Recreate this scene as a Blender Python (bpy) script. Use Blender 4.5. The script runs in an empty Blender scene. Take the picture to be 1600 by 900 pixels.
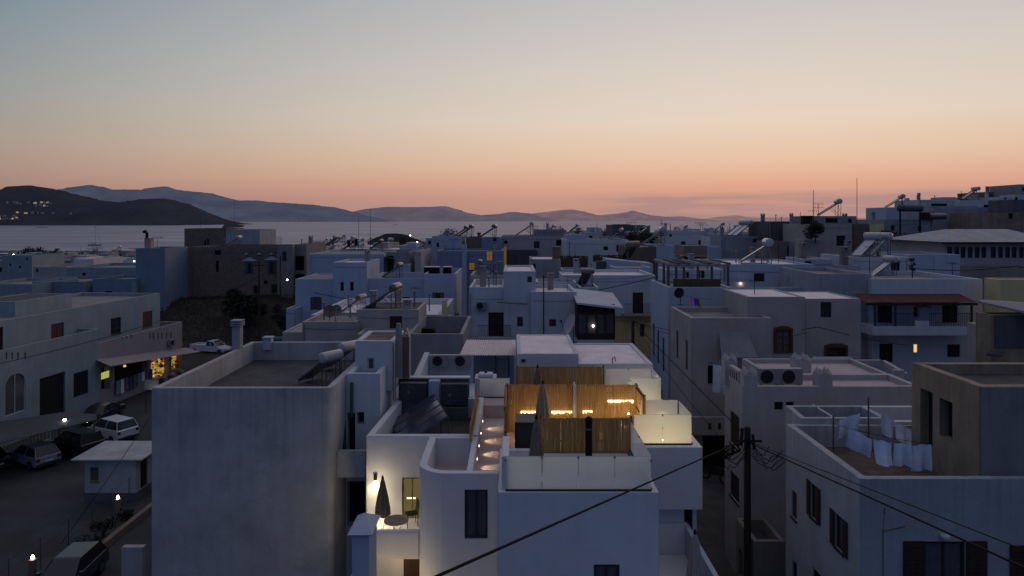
import bpy, bmesh, math, random
from mathutils import Vector, Matrix
random.seed(7)
S = 1066.7; HY = 344.0; H = 17.0
def X(px, d): return (px - 800.0) * d / S
def Z(py, d): return H - (py - HY) * d / S
def P(px, py, d): return Vector((X(px, d), d, Z(py, d)))
R = math.radians
scene = bpy.context.scene
col = scene.collection
def ss(a, b, x):
    t = min(1, max(0, (x - a) / (b - a))); return t * t * (3 - 2 * t)

# ------------------------------------------------------------------ materials
def lin(r, g, b):
    return tuple(((c / 255.0) / 12.92 if c <= 10 else ((c / 255.0 + .055) / 1.055) ** 2.4) for c in (r, g, b))
MATS = {}
def mat(name, c, rough=.85, var=.18, scale=.6, bump=.15, bscale=25, metal=0.0, spec=.3, streak=.0, bevel=0.0, stretch=(1, 1, 1), c2=None, emit=None, estr=0, drip=None, crack=0):
    m = bpy.data.materials.new(name); m.use_nodes = True
    nt = m.node_tree; N = nt.nodes; L = nt.links
    b = N['Principled BSDF']
    b.inputs['Roughness'].default_value = rough
    b.inputs['Metallic'].default_value = metal
    b.inputs['Specular IOR Level'].default_value = spec
    geo = N.new('ShaderNodeNewGeometry')
    if var > 0:
        mp = N.new('ShaderNodeMapping'); mp.inputs['Scale'].default_value = stretch
        L.new(geo.outputs['Position'], mp.inputs['Vector'])
        n1 = N.new('ShaderNodeTexNoise'); n1.inputs['Scale'].default_value = scale
        n1.inputs['Detail'].default_value = 6; n1.inputs['Roughness'].default_value = .65
        L.new(mp.outputs[0], n1.inputs['Vector'])
        rp = N.new('ShaderNodeValToRGB'); rp.color_ramp.elements[0].position = .3; rp.color_ramp.elements[1].position = .7
        d = c2 if c2 else tuple(x * (1 - var * 1.6) for x in c)
        rp.color_ramp.elements[0].color = (*d, 1); rp.color_ramp.elements[1].color = (*c, 1)
        L.new(n1.outputs['Fac'], rp.inputs['Fac'])
        out = rp.outputs['Color']
        if streak > 0:
            mp2 = N.new('ShaderNodeMapping'); mp2.inputs['Scale'].default_value = (2.2, 2.2, .18)
            L.new(geo.outputs['Position'], mp2.inputs['Vector'])
            n2 = N.new('ShaderNodeTexNoise'); n2.inputs['Scale'].default_value = 1.3; n2.inputs['Detail'].default_value = 5
            L.new(mp2.outputs[0], n2.inputs['Vector'])
            r2 = N.new('ShaderNodeMapRange'); r2.inputs[1].default_value = .35; r2.inputs[2].default_value = .65
            r2.inputs[3].default_value = 1 - streak; r2.inputs[4].default_value = 1
            L.new(n2.outputs['Fac'], r2.inputs[0])
            mx = N.new('ShaderNodeMix'); mx.data_type = 'RGBA'; mx.blend_type = 'MULTIPLY'; mx.inputs[0].default_value = 1
            L.new(out, mx.inputs[6]); L.new(r2.outputs[0], mx.inputs[7]); out = mx.outputs[2]
        def mul(o_, f_):
            mx = N.new('ShaderNodeMix'); mx.data_type = 'RGBA'; mx.blend_type = 'MULTIPLY'; mx.inputs[0].default_value = 1
            L.new(o_, mx.inputs[6]); L.new(f_, mx.inputs[7]); return mx.outputs[2]
        def mr(v_, a_, b_, c_, d_):
            n_ = N.new('ShaderNodeMapRange'); 
            for i_, q_ in zip((1, 2, 3, 4), (a_, b_, c_, d_)): n_.inputs[i_].default_value = q_
            L.new(v_, n_.inputs[0]); return n_.outputs[0]
        if drip:      # rain marks that start under the coping and fade downwards
            mp4 = N.new('ShaderNodeMapping'); mp4.inputs['Scale'].default_value = (5, 5, .10); L.new(geo.outputs['Position'], mp4.inputs['Vector'])
            n4 = N.new('ShaderNodeTexNoise'); n4.inputs['Scale'].default_value = 1.1; n4.inputs['Detail'].default_value = 4; L.new(mp4.outputs[0], n4.inputs['Vector'])
            sx = N.new('ShaderNodeSeparateXYZ'); L.new(geo.outputs['Position'], sx.inputs[0])
            m4 = N.new('ShaderNodeMath'); m4.operation = 'MULTIPLY'
            L.new(mr(n4.outputs['Fac'], .45, .70, 0, .24), m4.inputs[0]); L.new(mr(sx.outputs[2], drip[0], drip[1], .06, 1), m4.inputs[1])
            m5 = N.new('ShaderNodeMath'); m5.operation = 'SUBTRACT'; m5.inputs[0].default_value = 1; L.new(m4.outputs[0], m5.inputs[1])
            out = mul(out, m5.outputs[0])
        if crack:
            vz = N.new('ShaderNodeTexVoronoi'); vz.feature = 'DISTANCE_TO_EDGE'; vz.inputs['Scale'].default_value = .38
            n5 = N.new('ShaderNodeTexNoise'); n5.inputs['Scale'].default_value = 1.6; n5.inputs['Detail'].default_value = 5; L.new(geo.outputs['Position'], n5.inputs['Vector'])
            ad5 = N.new('ShaderNodeVectorMath'); ad5.operation = 'ADD'; L.new(geo.outputs['Position'], ad5.inputs[0]); L.new(n5.outputs['Color'], ad5.inputs[1]); L.new(ad5.outputs[0], vz.inputs['Vector'])
            out = mul(out, mr(vz.outputs['Distance'], .002, .012, 1 - crack, 1))
        L.new(out, b.inputs['Base Color'])
    else:
        b.inputs['Base Color'].default_value = (*c, 1)
    nrm = None
    if bevel > 0:
        bv = N.new('ShaderNodeBevel'); bv.samples = 3; bv.inputs['Radius'].default_value = bevel; nrm = bv.outputs[0]
    if bump > 0:
        n3 = N.new('ShaderNodeTexNoise'); n3.inputs['Scale'].default_value = bscale; n3.inputs['Detail'].default_value = 4
        mp3 = N.new('ShaderNodeMapping'); mp3.inputs['Scale'].default_value = stretch
        L.new(geo.outputs['Position'], mp3.inputs['Vector']); L.new(mp3.outputs[0], n3.inputs['Vector'])
        bp = N.new('ShaderNodeBump'); bp.inputs['Strength'].default_value = bump; bp.inputs['Distance'].default_value = .03
        L.new(n3.outputs['Fac'], bp.inputs['Height'])
        if nrm: L.new(nrm, bp.inputs['Normal'])
        nrm = bp.outputs[0]
    if nrm: L.new(nrm, b.inputs['Normal'])
    if emit:
        b.inputs['Emission Color'].default_value = (*emit, 1); b.inputs['Emission Strength'].default_value = estr
    MATS[name] = m
    return m
def emis(name, c, s):
    m = bpy.data.materials.new(name); m.use_nodes = True; nt = m.node_tree
    nt.nodes.remove(nt.nodes['Principled BSDF'])
    e = nt.nodes.new('ShaderNodeEmission'); e.inputs[0].default_value = (*c, 1); e.inputs[1].default_value = s
    nt.links.new(e.outputs[0], nt.nodes['Material Output'].inputs[0]); MATS[name] = m; return m

white = mat('white_plaster', (.58, .58, .60), bevel=.05, streak=.05, var=.08)
white_b = mat('bluish_white_plaster', (.54, .57, .61), streak=.07, var=.10)
white_g = mat('weathered_white_plaster', (.455, .455, .455), streak=.09, var=.2, scale=.7, bevel=.05, bump=.55, bscale=16, drip=(8.0, 10.5), crack=.09)
white_d = mat('dull_white_plaster', (.34, .36, .39), streak=.10, var=.16)
white_p = mat('pinkish_plaster', (.42, .38, .38), streak=.08, var=.1)
villa_w = mat('fresh_white_plaster', (.62, .62, .63), bevel=.06, streak=.04, var=.07, bump=.3, bscale=45)
white_t = mat('edge_dimmed_white_plaster', (.27, .335, .365), streak=.08, var=.14)  # lens falloff at the left edge is put into this darkened teal
white_r = mat('edge_greyed_white_plaster', (.38, .40, .415), streak=.06, var=.15, scale=.9, bevel=.05, bump=.4, bscale=18, drip=(7.2, 9.4), crack=.07)  # white walls greyed, lens falloff near the frame edges is in the colour
blue_s = mat('edge_dimmed_blue_plaster', (.20, .255, .32), streak=.08, var=.1)  # blue plaster with the left edge falloff darkened into its colour
cloth_b = mat('beige_canvas', (.36, .28, .19), var=.25, scale=12, bump=.2)
blue_w = mat('light_blue_plaster', (.40, .455, .55), streak=.06, var=.08)
blue_d = mat('deep_blue_plaster', (.22, .27, .38), streak=.06, var=.1)
beige = mat('beige_plaster', (.42, .37, .34), streak=.08, var=.14, bevel=.04)
beige_d = mat('dark_beige_plaster', (.27, .235, .215), streak=.12, var=.18)
tan = mat('tan_raw_render', (.34, .265, .19), streak=.16, var=.25, scale=.9, bevel=.04, drip=(10, 12), crack=.12)
yellow_w = mat('yellow_plaster', (.70, .56, .27), streak=.12, var=.1)
brown_w = mat('brown_plaster', (.20, .13, .11), streak=.15, var=.15)
stone = mat('rubble_stone', (.225, .165, .13), var=.3, scale=3.5, bump=.6, bscale=9)
grey_w = mat('grey_plaster', (.29, .28, .285), streak=.1, var=.15)
grey_d = mat('dark_grey_render', (.12, .12, .13), streak=.2, var=.2)
roof_w = mat('pink_lit_roof_coating', (.86, .75, .75), var=.16, scale=1.1, c2=(.66, .57, .58))  # pink of the dusk sky is put into the white coating's colour
roof_g = mat('grey_roof_screed', (.26, .25, .25), var=.25, scale=1.0)
roof_d = mat('dark_roof_felt', (.085, .085, .09), var=.35, scale=1.0, bump=.3)
roof_r = mat('rusty_roof', (.22, .14, .11), var=.5, scale=1.5)
terra = mat('terracotta_tile', (.17, .058, .045), var=.3, scale=4)
tilef = mat('tiled_terrace', (.54, .43, .41), var=.15, scale=2)  # pink sky light on the terraces is put into the tile colour
concrete = mat('concrete', (.33, .32, .31), var=.2, scale=2)
soil_r = mat('brown_terrace_soil', (.14, .10, .08), var=.4, scale=2.5, bump=.5, bscale=12)
asphalt = mat('asphalt', (.045, .046, .05), var=.3, scale=.5, bump=.3, bscale=40)
gravel = mat('gravel_lot', (.052, .058, .062), var=.35, scale=.35, bump=.6, bscale=14)  # dark corner falloff is put into the gravel colour
paving = mat('alley_paving', (.10, .092, .088), var=.3, scale=1.2, bump=.3, bscale=6)
earth = mat('dry_earth', (.05, .04, .03), var=.5, scale=.4, bump=.6, bscale=5)
dark = mat('dark_void', (.012, .012, .014), var=0, bump=0)
wood_d = mat('dark_brown_wood', (.055, .028, .02), var=.3, scale=6, stretch=(1, 1, .15), bump=.2)
wood_r = mat('red_brown_wood', (.125, .045, .034), var=.25, scale=6, stretch=(1, 1, .15), bump=.2)
wood_g = mat('grey_green_shutter', (.075, .085, .08), var=.2, scale=6)
wood_p = mat('weathered_pole_wood', (.05, .04, .035), var=.35, scale=5, stretch=(1, 1, .1), bump=.3)
orange_w = mat('salmon_plaster', (.55, .24, .17), var=.1)
frame_w = mat('white_frame', (.45, .45, .47), var=0, bump=0)
frame_g = mat('olive_green_frame', (.15, .16, .06), var=0, bump=0, rough=.5)
frame_k = mat('charcoal_frame', (.03, .032, .036), var=0, bump=0, rough=.5)
glass_d = mat('dark_glass', (.018, .02, .026), rough=.08, var=0, bump=0, spec=.5)
glass_g = mat('curtained_glass', (.10, .10, .115), rough=.2, var=.2, scale=5, bump=0, spec=.5)
steel = mat('galvanised_steel', (.12, .12, .125), rough=.45, metal=.5, var=.15, scale=6, bump=0)
tankm = mat('white_enamel_tank', (.45, .43, .43), rough=.25, var=.12, scale=5, bump=0, spec=.6)
tankg = mat('worn_steel_tank', (.26, .21, .19), rough=.22, metal=.5, var=.3, scale=5, bump=0)
collector = mat('solar_collector_glass', (.035, .04, .05), rough=.12, var=.1, bump=0, spec=.8)
collector_l = mat('pale_solar_collector', (.38, .40, .43), rough=.15, var=.1, bump=0, spec=.8)
pvm = mat('photovoltaic_glass', (.045, .055, .08), rough=.16, var=.25, scale=2, bump=0, spec=.8)
black = mat('black_paint', (.010, .010, .011), rough=.8, spec=.1, var=0, bump=0)
iron = mat('dark_iron', (.018, .018, .02), rough=.8, spec=.1, var=0, bump=0)
rubber = mat('rubber', (.012, .012, .012), rough=.9, var=0, bump=0)
acw = mat('ac_casing', (.24, .24, .24), rough=.5, var=.1, bump=0)
acd = mat('dark_ac_casing', (.045, .05, .06), rough=.5, var=.1, bump=0)
bamboo = mat('bamboo_cane', (.66, .40, .15), rough=.6, var=.4, scale=38, stretch=(1, 1, .03), bump=0, c2=(.26, .135, .04))
bamboo_d = mat('old_reed', (.13, .085, .045), rough=.8, var=.4, scale=12, stretch=(1, 1, .05), bump=0)
cloth_l = mat('pale_striped_canvas', (.44, .39, .36), var=.4, scale=28, bump=.2)
linen = mat('white_linen', (.74, .80, .92), var=.12, scale=3, bump=.9, bscale=5)
cloth_g = mat('grey_brown_canvas', (.17, .145, .13), var=.3, scale=12, bump=.2)
cloth_s = mat('striped_fringe_canvas', (.23, .18, .14), var=.5, scale=28, bump=.2)
corr = mat('corrugated_sheet', (.70, .60, .60), rough=.5, var=.15, scale=1.5, bump=0)
canopy_m = mat('shade_sheet', (.065, .072, .082), var=.2, scale=1, bump=.1)
leaf = mat('dark_foliage', (.045, .065, .03), var=.5, scale=2, bump=0)
leaf_d = mat('dusky_scrub', (.022, .026, .016), var=.5, scale=2, bump=0)
bark = mat('bark', (.05, .04, .03), var=.3, scale=8)
carw = mat('white_car_paint', (.55, .56, .58), rough=.25, var=0, bump=0, spec=.6)
cars_ = mat('silver_car_paint', (.22, .23, .25), rough=.25, var=0, bump=0, spec=.6)
card = mat('dark_car_paint', (.025, .03, .04), rough=.2, var=0, bump=0, spec=.7)
carb = mat('black_car_paint', (.012, .012, .014), rough=.2, var=0, bump=0, spec=.7)
teal = mat('teal_tarpaulin', (.03, .12, .14), var=.2, scale=2)
redl = mat('red_lens', (.12, .01, .01), rough=.2, var=0, bump=0)
pink = mat('pink_cloth', (.75, .20, .55), var=.1)
yell = mat('yellow_cloth', (.62, .50, .05), var=.1)
bluec = mat('navy_cloth', (.05, .07, .25), var=.1)
greenp = mat('green_painted_panel', (.03, .13, .09), var=.1)
fill_grey = mat('grey_metal', (.16, .165, .175), rough=.4, var=.1, bump=0)
mosaic = mat('round_table_top', (.30, .25, .17), var=.25, scale=5, bump=0)
e_led = emis('warm_led', (1, .74, .36), 3.2)
e_dot = emis('warm_lamp_lens', (1, .74, .42), 14)
e_cold = emis('white_lamp_lens', (1, .93, .78), 16)
e_win = emis('amber_lit_pane', (1, .52, .12), .15)
e_dim = emis('dim_amber_strip', (1, .5, .15), .12)
e_winb = emis('bright_lit_pane', (1, .66, .22), .9)
e_glow = emis('warm_room_pane', (.55, .42, .16), .22)
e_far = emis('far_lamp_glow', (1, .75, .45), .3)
e_sign = emis('yellow_lit_sign', (.75, .80, .15), .5)

def shopmat():
    m = bpy.data.materials.new('lit_shop_shelves'); m.use_nodes = True; nt = m.node_tree; N = nt.nodes; L = nt.links
    N.remove(N['Principled BSDF']); e = N.new('ShaderNodeEmission'); g = N.new('ShaderNodeNewGeometry')
    mp = N.new('ShaderNodeMapping'); mp.inputs['Scale'].default_value = (1, 1, 1.6); L.new(g.outputs['Position'], mp.inputs[0])
    v = N.new('ShaderNodeTexVoronoi'); v.inputs['Scale'].default_value = 3.2; L.new(mp.outputs[0], v.inputs['Vector'])
    r = N.new('ShaderNodeValToRGB'); cr = r.color_ramp; cr.interpolation = 'CONSTANT'
    sp = N.new('ShaderNodeSeparateColor'); L.new(v.outputs['Color'], sp.inputs[0]); L.new(sp.outputs[0], r.inputs[0])
    cs = [(0, (.03, .015, .01)), (.28, (.30, .12, .02)), (.45, (.75, .38, .05)), (.62, (.9, .6, .12)), (.75, (.12, .05, .02)), (.86, (.55, .5, .10)), (.94, (.9, .75, .4))]
    while len(cr.elements) < len(cs): cr.elements.new(.5)
    for el, (p, c) in zip(cr.elements, cs): el.position = p; el.color = (*c, 1)
    L.new(r.outputs[0], e.inputs[0]); e.inputs[1].default_value = .5; L.new(e.outputs[0], N['Material Output'].inputs[0]); return m
e_shop = shopmat()
def glassmat(name, tint, tr, gl, tl):
    m = bpy.data.materials.new(name); m.use_nodes = True; nt = m.node_tree; N = nt.nodes; L = nt.links
    N.remove(N['Principled BSDF'])
    t = N.new('ShaderNodeBsdfTranslucent'); t.inputs[0].default_value = (*tl, 1)
    d = N.new('ShaderNodeBsdfDiffuse'); d.inputs[0].default_value = (*[c * .62 for c in tl], 1)
    p = N.new('ShaderNodeBsdfTransparent'); p.inputs[0].default_value = (*tint, 1)
    g = N.new('ShaderNodeBsdfGlossy'); g.inputs['Roughness'].default_value = .12
    m0 = N.new('ShaderNodeMixShader'); m0.inputs[0].default_value = .38
    L.new(t.outputs[0], m0.inputs[1]); L.new(d.outputs[0], m0.inputs[2])
    m1 = N.new('ShaderNodeMixShader'); m1.inputs[0].default_value = tr
    L.new(m0.outputs[0], m1.inputs[1]); L.new(p.outputs[0], m1.inputs[2])
    m2 = N.new('ShaderNodeMixShader'); m2.inputs[0].default_value = gl
    L.new(m1.outputs[0], m2.inputs[1]); L.new(g.outputs[0], m2.inputs[2])
    L.new(m2.outputs[0], N['Material Output'].inputs[0]); MATS[name] = m; return m
frost = glassmat('frosted_glass', (.82, .9, .88), .11, .06, (.86, .87, .82))
frost_c = glassmat('cool_frosted_glass', (.78, .9, .92), .13, .10, (.76, .86, .88))

# ------------------------------------------------------------------ mesh builder
class MB:
    def __init__(s): s.v = []; s.f = []; s.m = []
    def poly(s, pts, mi=0):
        i = len(s.v); s.v += [Vector(p) for p in pts]; s.f.append(tuple(range(i, i + len(pts)))); s.m.append(mi)
    def hexa(s, p, mi=0):   # 8 points: bottom 4 ccw, top 4 ccw
        i = len(s.v); s.v += [Vector(q) for q in p]
        for f in ((3, 2, 1, 0), (4, 5, 6, 7), (0, 1, 5, 4), (1, 2, 6, 5), (2, 3, 7, 6), (3, 0, 4, 7)):
            s.f.append(tuple(i + k for k in f)); s.m.append(mi)
    def box(s, x0, x1, y0, y1, z0, z1, mi=0):
        s.hexa([(x0, y0, z0), (x1, y0, z0), (x1, y1, z0), (x0, y1, z0), (x0, y0, z1), (x1, y0, z1), (x1, y1, z1), (x0, y1, z1)], mi)
    def prism(s, pts, z0, z1, mi=0, top=True, bottom=True):
        i = len(s.v); n = len(pts)
        s.v += [Vector((p[0], p[1], z0)) for p in pts] + [Vector((p[0], p[1], z1)) for p in pts]
        for k in range(n):
            s.f.append((i + k, i + (k + 1) % n, i + n + (k + 1) % n, i + n + k)); s.m.append(mi)
        if top: s.f.append(tuple(range(i + n, i + 2 * n))); s.m.append(mi)
        if bottom: s.f.append(tuple(range(i + n - 1, i - 1, -1))); s.m.append(mi)
    def cyl(s, a, b, r0, r1=None, n=8, mi=0, caps=True):
        a = Vector(a); b = Vector(b); r1 = r0 if r1 is None else r1
        d = (b - a).normalized(); u = d.orthogonal().normalized(); w = d.cross(u)
        i = len(s.v)
        for c, r in ((a, r0), (b, r1)):
            for k in range(n):
                t = 2 * math.pi * k / n; s.v.append(c + (u * math.cos(t) + w * math.sin(t)) * r)
        for k in range(n):
            s.f.append((i + k, i + (k + 1) % n, i + n + (k + 1) % n, i + n + k)); s.m.append(mi)
        if caps:
            s.f.append(tuple(range(i + n - 1, i - 1, -1))); s.m.append(mi); s.f.append(tuple(range(i + n, i + 2 * n))); s.m.append(mi)
    def tube(s, pts, r, n=6, mi=0):
        pts = [Vector(p) for p in pts]; i = len(s.v); m = len(pts)
        for j, p in enumerate(pts):
            d = (pts[min(j + 1, m - 1)] - pts[max(j - 1, 0)]).normalized()
            u = d.cross(Vector((0, 0, 1)))
            u = u.normalized() if u.length > 1e-4 else Vector((1, 0, 0)); w = d.cross(u)
            for k in range(n):
                t = 2 * math.pi * k / n; s.v.append(p + (u * math.cos(t) + w * math.sin(t)) * r)
        for j in range(m - 1):
            for k in range(n):
                a = i + j * n + k; b = i + j * n + (k + 1) % n
                s.f.append((a, b, b + n, a + n)); s.m.append(mi)
    def lathe(s, prof, c, n=16, mi=0, fold=0, nf=8):
        i = len(s.v); c = Vector(c)
        for (r, z) in prof:
            for k in range(n):
                t = 2 * math.pi * k / n; rr = r * (1 + fold * math.cos(nf * t))
                s.v.append(c + Vector((rr * math.cos(t), rr * math.sin(t), z)))
        for j in range(len(prof) - 1):
            for k in range(n):
                a = i + j * n + k; b = i + j * n + (k + 1) % n
                s.f.append((a, b, b + n, a + n)); s.m.append(mi)
        m = len(prof)
        s.f.append(tuple(range(i + n - 1, i - 1, -1))); s.m.append(mi)
        s.f.append(tuple(range(i + (m - 1) * n, i + m * n))); s.m.append(mi)
    def xf(s, M, i0=0):
        for k in range(i0, len(s.v)): s.v[k] = M @ s.v[k]
        return s
    def build(s, name, mats, parent=None, smooth=False, bevel=0, world=True):
        me = bpy.data.meshes.new(name)
        vs = s.v
        if parent is not None and world:
            Mi = WM[parent.name].inverted(); vs = [Mi @ v for v in s.v]
        me.from_pydata([tuple(v) for v in vs], [], s.f)
        if not isinstance(mats, (list, tuple)): mats = [mats]
        for m in mats: me.materials.append(m)
        if len(mats) > 1:
            me.polygons.foreach_set('material_index', s.m)
        if smooth:
            me.polygons.foreach_set('use_smooth', [True] * len(me.polygons))
        me.update()
        o = bpy.data.objects.new(name, me); col.objects.link(o)
        if parent is not None: o.parent = parent; WM[o.name] = WM[parent.name].copy()
        else: WM[o.name] = Matrix()
        if bevel:
            b = o.modifiers.new('soft_edges', 'BEVEL'); b.width = bevel; b.segments = 2; b.limit_method = 'ANGLE'
        return o
WM = {}
def tag(o, label=None, cat=None, group=None, kind=None):
    if label: o['label'] = label
    if cat: o['category'] = cat
    if group: o['group'] = group
    if kind: o['kind'] = kind
    return o
def thing(name, label, cat, loc=(0, 0, 0), rz=0, group=None):
    o = bpy.data.objects.new(name, None); col.objects.link(o)
    o.empty_display_size = .2
    o.location = loc; o.rotation_euler = (0, 0, rz)
    WM[o.name] = Matrix.Translation(Vector(loc)) @ Matrix.Rotation(rz, 4, 'Z')
    return tag(o, label, cat, group)
def kids(o): return [c for c in bpy.data.objects if c.parent == o]
PROTO = {}
def dup(key, loc, rz=0, label=None, group=None, sc=1.0, swap=None):
    """first use moves the prototype itself, then copies of the thing, its parts and their sub-parts"""
    e = PROTO[key]
    if not e['used']:
        e['used'] = True; r = e['root']
        e['tree'] = [(c, kids(c)) for c in kids(r)]
    else:
        r = e['root'].copy(); col.objects.link(r)
        for c, gs in e['tree']:
            c2 = c.copy(); col.objects.link(c2); c2.parent = r
            for g in gs:
                g2 = g.copy(); col.objects.link(g2); g2.parent = c2
    r.location = loc; r.rotation_euler = (0, 0, rz); r.scale = (sc, sc, sc)
    if label: r['label'] = label
    if group: r['group'] = group
    elif 'group' in r: del r['group']
    return r
def struct(name, mb, m, **k):
    return tag(mb.build(name, m, None, **k), kind='structure')

# ------------------------------------------------------------------ buildings
def online(px, A, B):
    """where the sight line of picture column px crosses wall A-B, as distance along it and depth"""
    k = (px - 800.0) / S
    dx, dy = B[0] - A[0], B[1] - A[1]
    den = dx - k * dy
    t = (k * A[1] - A[0]) / den
    return t * math.hypot(dx, dy), A[1] + t * dy
def wall_face(mb, A, B, z0, z1, ops, dep=.16):
    L = math.hypot(B[0] - A[0], B[1] - A[1]); ux, uy = (B[0] - A[0]) / L, (B[1] - A[1]) / L
    nx, ny = uy, -ux
    def pt(u, z, i=0): return (A[0] + ux * u - nx * i, A[1] + uy * u - ny * i, z)
    us = sorted({0, L, *[min(max(o[0], 0), L) for o in ops], *[min(max(o[1], 0), L) for o in ops]})
    zs = sorted({z0, z1, *[min(max(o[2], z0), z1) for o in ops], *[min(max(o[3], z0), z1) for o in ops]})
    for a, b in zip(us, us[1:]):
        for c, d in zip(zs, zs[1:]):
            cu, cz = (a + b) / 2, (c + d) / 2
            if any(o[0] < cu < o[1] and o[2] < cz < o[3] for o in ops): continue
            mb.poly([pt(a, c), pt(b, c), pt(b, d), pt(a, d)])
    for o in ops:
        a, b, c, d = max(o[0], 0), min(o[1], L), max(o[2], z0), min(o[3], z1)
        if b - a < .02 or d - c < .02: continue
        q = dep
        mb.poly([pt(a, c), pt(a, c, q), pt(b, c, q), pt(b, c)]); mb.poly([pt(a, d), pt(b, d), pt(b, d, q), pt(a, d, q)])
        mb.poly([pt(a, c), pt(a, d), pt(a, d, q), pt(a, c, q)]); mb.poly([pt(b, c), pt(b, c, q), pt(b, d, q), pt(b, d)])
        if o[4] == 'slot': mb.poly([pt(a, c, q), pt(b, c, q), pt(b, d, q), pt(a, d, q)], 1)  # slot back is painted dark in place of the shade within
        if o[4].startswith('arch'):   # corner infill that makes the head round
            r = (b - a) / 2; n = 6
            for sgn in (0, 1):
                pts = []
                for k in range(n + 1):
                    t = math.pi / 2 * k / n
                    u = (a + r - r * math.cos(t)) if sgn == 0 else (b - r + r * math.cos(t))
                    pts.append(pt(u, d - r + r * math.sin(t)))
                pts.append(pt(a if sgn == 0 else b, d))
                mb.poly(pts[::-1] if sgn == 0 else pts)
FINE = True
def opening(root, A, B, o, fine, rec=.16):
    L = math.hypot(B[0] - A[0], B[1] - A[1]); ux, uy = (B[0] - A[0]) / L, (B[1] - A[1]) / L
    u0, u1, z0, z1, kind = o[:5]
    M = Matrix(((ux, -uy, 0, A[0] + ux * u0), (uy, ux, 0, A[1] + uy * u0), (0, 0, 1, z0), (0, 0, 0, 1)))
    w, h = u1 - u0, z1 - z0
    if kind in ('slot', 'none', 'shop_none'): return
    k = kind.split('_')[-1] if '_' in kind else kind
    pane = {'lit': e_win, 'bright': e_winb, 'curtain': glass_g, 'void': dark, 'glow': e_glow}.get(k, glass_d)
    fm = frame_w
    base = kind.split('_')[0]
    if base.startswith('brown') or base == 'door': fm = wood_d
    if base.startswith('red'): fm = wood_r
    if base in ('char',): fm = frame_k
    if base in ('olive',): fm = frame_g
    if base in ('greyshut',): fm = wood_g
    isdoor = 'door' in base
    if base == 'hole':
        m = MB(); m.poly([(0, rec - .005, 0), (w, rec - .005, 0), (w, rec - .005, h), (0, rec - .005, h)]); m.xf(M)
        return m.build('opening', dark, root)
    fw = min(.07, w * .16)
    m = MB()
    m.box(0, fw, .05, .12, 0, h); m.box(w - fw, w, .05, .12, 0, h); m.box(fw, w - fw, .05, .12, h - fw, h)
    if not isdoor: m.box(fw, w - fw, .05, .12, 0, fw)
    if w > .6 and not isdoor: m.box(w / 2 - fw * .4, w / 2 + fw * .4, .055, .115, fw, h - fw)
    if h > 1.0 and w > .6 and base in ('red', 'redshut', 'brown'):
        for q in (.33, .66): m.box(fw, w - fw, .07, .1, h * q - .02, h * q + .02)
    i0 = len(m.v)
    closed = base in ('redclosed', 'brownclosed')
    if closed: fm = wood_r if base == 'redclosed' else wood_d
    if isdoor or closed:     # solid leaf with raised panels
        leafm = MB(); leafm.box(fw, w - fw, .075, .105, 0 if isdoor else fw, h - fw)
        nl = 2 if w > .9 else 1
        for q in range(nl):
            a = fw + (w - 2 * fw) * q / nl + .05; b = fw + (w - 2 * fw) * (q + 1) / nl - .05
            for (c, e) in ((.08, .45), (.52, .93)):
                leafm.box(a, b, .06, .075, h * c, h * e)
        leafm.xf(M)
    if base not in ('arch', 'char') and not isdoor and fine:
        m.box(-.05, w + .05, -.05, .05, -.07, -.002)
    m.xf(M)
    if not fine:
        if isdoor or closed:
            leafm.v += m.v; n0 = len(leafm.v) - len(m.v); leafm.f += [tuple(i + n0 for i in f) for f in m.f]; leafm.m += m.m
            return leafm.build('door' if isdoor else 'window', fm, root)
        m.poly([M @ Vector(p) for p in ((0, .125, 0), (w, .125, 0), (w, .125, h), (0, .125, h))], 1)
        if base.endswith('shut'):
            for a, b in ((-w * .5, -.02), (w + .02, w * 1.5)):
                i1 = len(m.v); m.box(a, b, -.045, -.004, 0, h)
                for q in range(i1, len(m.v)): m.v[q] = M @ m.v[q]
        return m.build('window', [fm, pane], root)
    wn = m.build('door' if isdoor else 'window', fm, root)
    if isdoor or closed:
        leafm.build('door_leaf' if isdoor else 'shutter', fm, wn)
    else:
        g = MB(); g.poly([(fw, .10, 0), (w - fw, .10, 0), (w - fw, .10, h), (fw, .10, h)]); g.xf(M); g.build('pane', pane, wn)
        if base.endswith('shut'):
            for a, b in ((-w * .52, -.02), (w + .02, w * 1.52)):
                g = MB(); g.box(a, b, -.05, -.015, -.02, h + .02)
                n = max(4, int(h / .12))
                for q in range(n):
                    g.box(a + .06, b - .06, -.062, -.05, .06 + (h - .1) * q / n, .06 + (h - .1) * (q + .55) / n)
                g.xf(M); g.build('shutter', fm, wn)
    return wn
def inset(pts, t):
    n = len(pts); out = []
    for i in range(n):
        p0, p1, p2 = Vector(pts[i - 1][:2]), Vector(pts[i][:2]), Vector(pts[(i + 1) % n][:2])
        d1 = (p1 - p0).normalized(); d2 = (p2 - p1).normalized()
        n1 = Vector((-d1.y, d1.x)); n2 = Vector((-d2.y, d2.x))
        b = (n1 + n2); k = t * 2 / b.length_squared
        out.append(tuple(p1 + b * k))
    return out
RZ = {}; VOLS = {}
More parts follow.
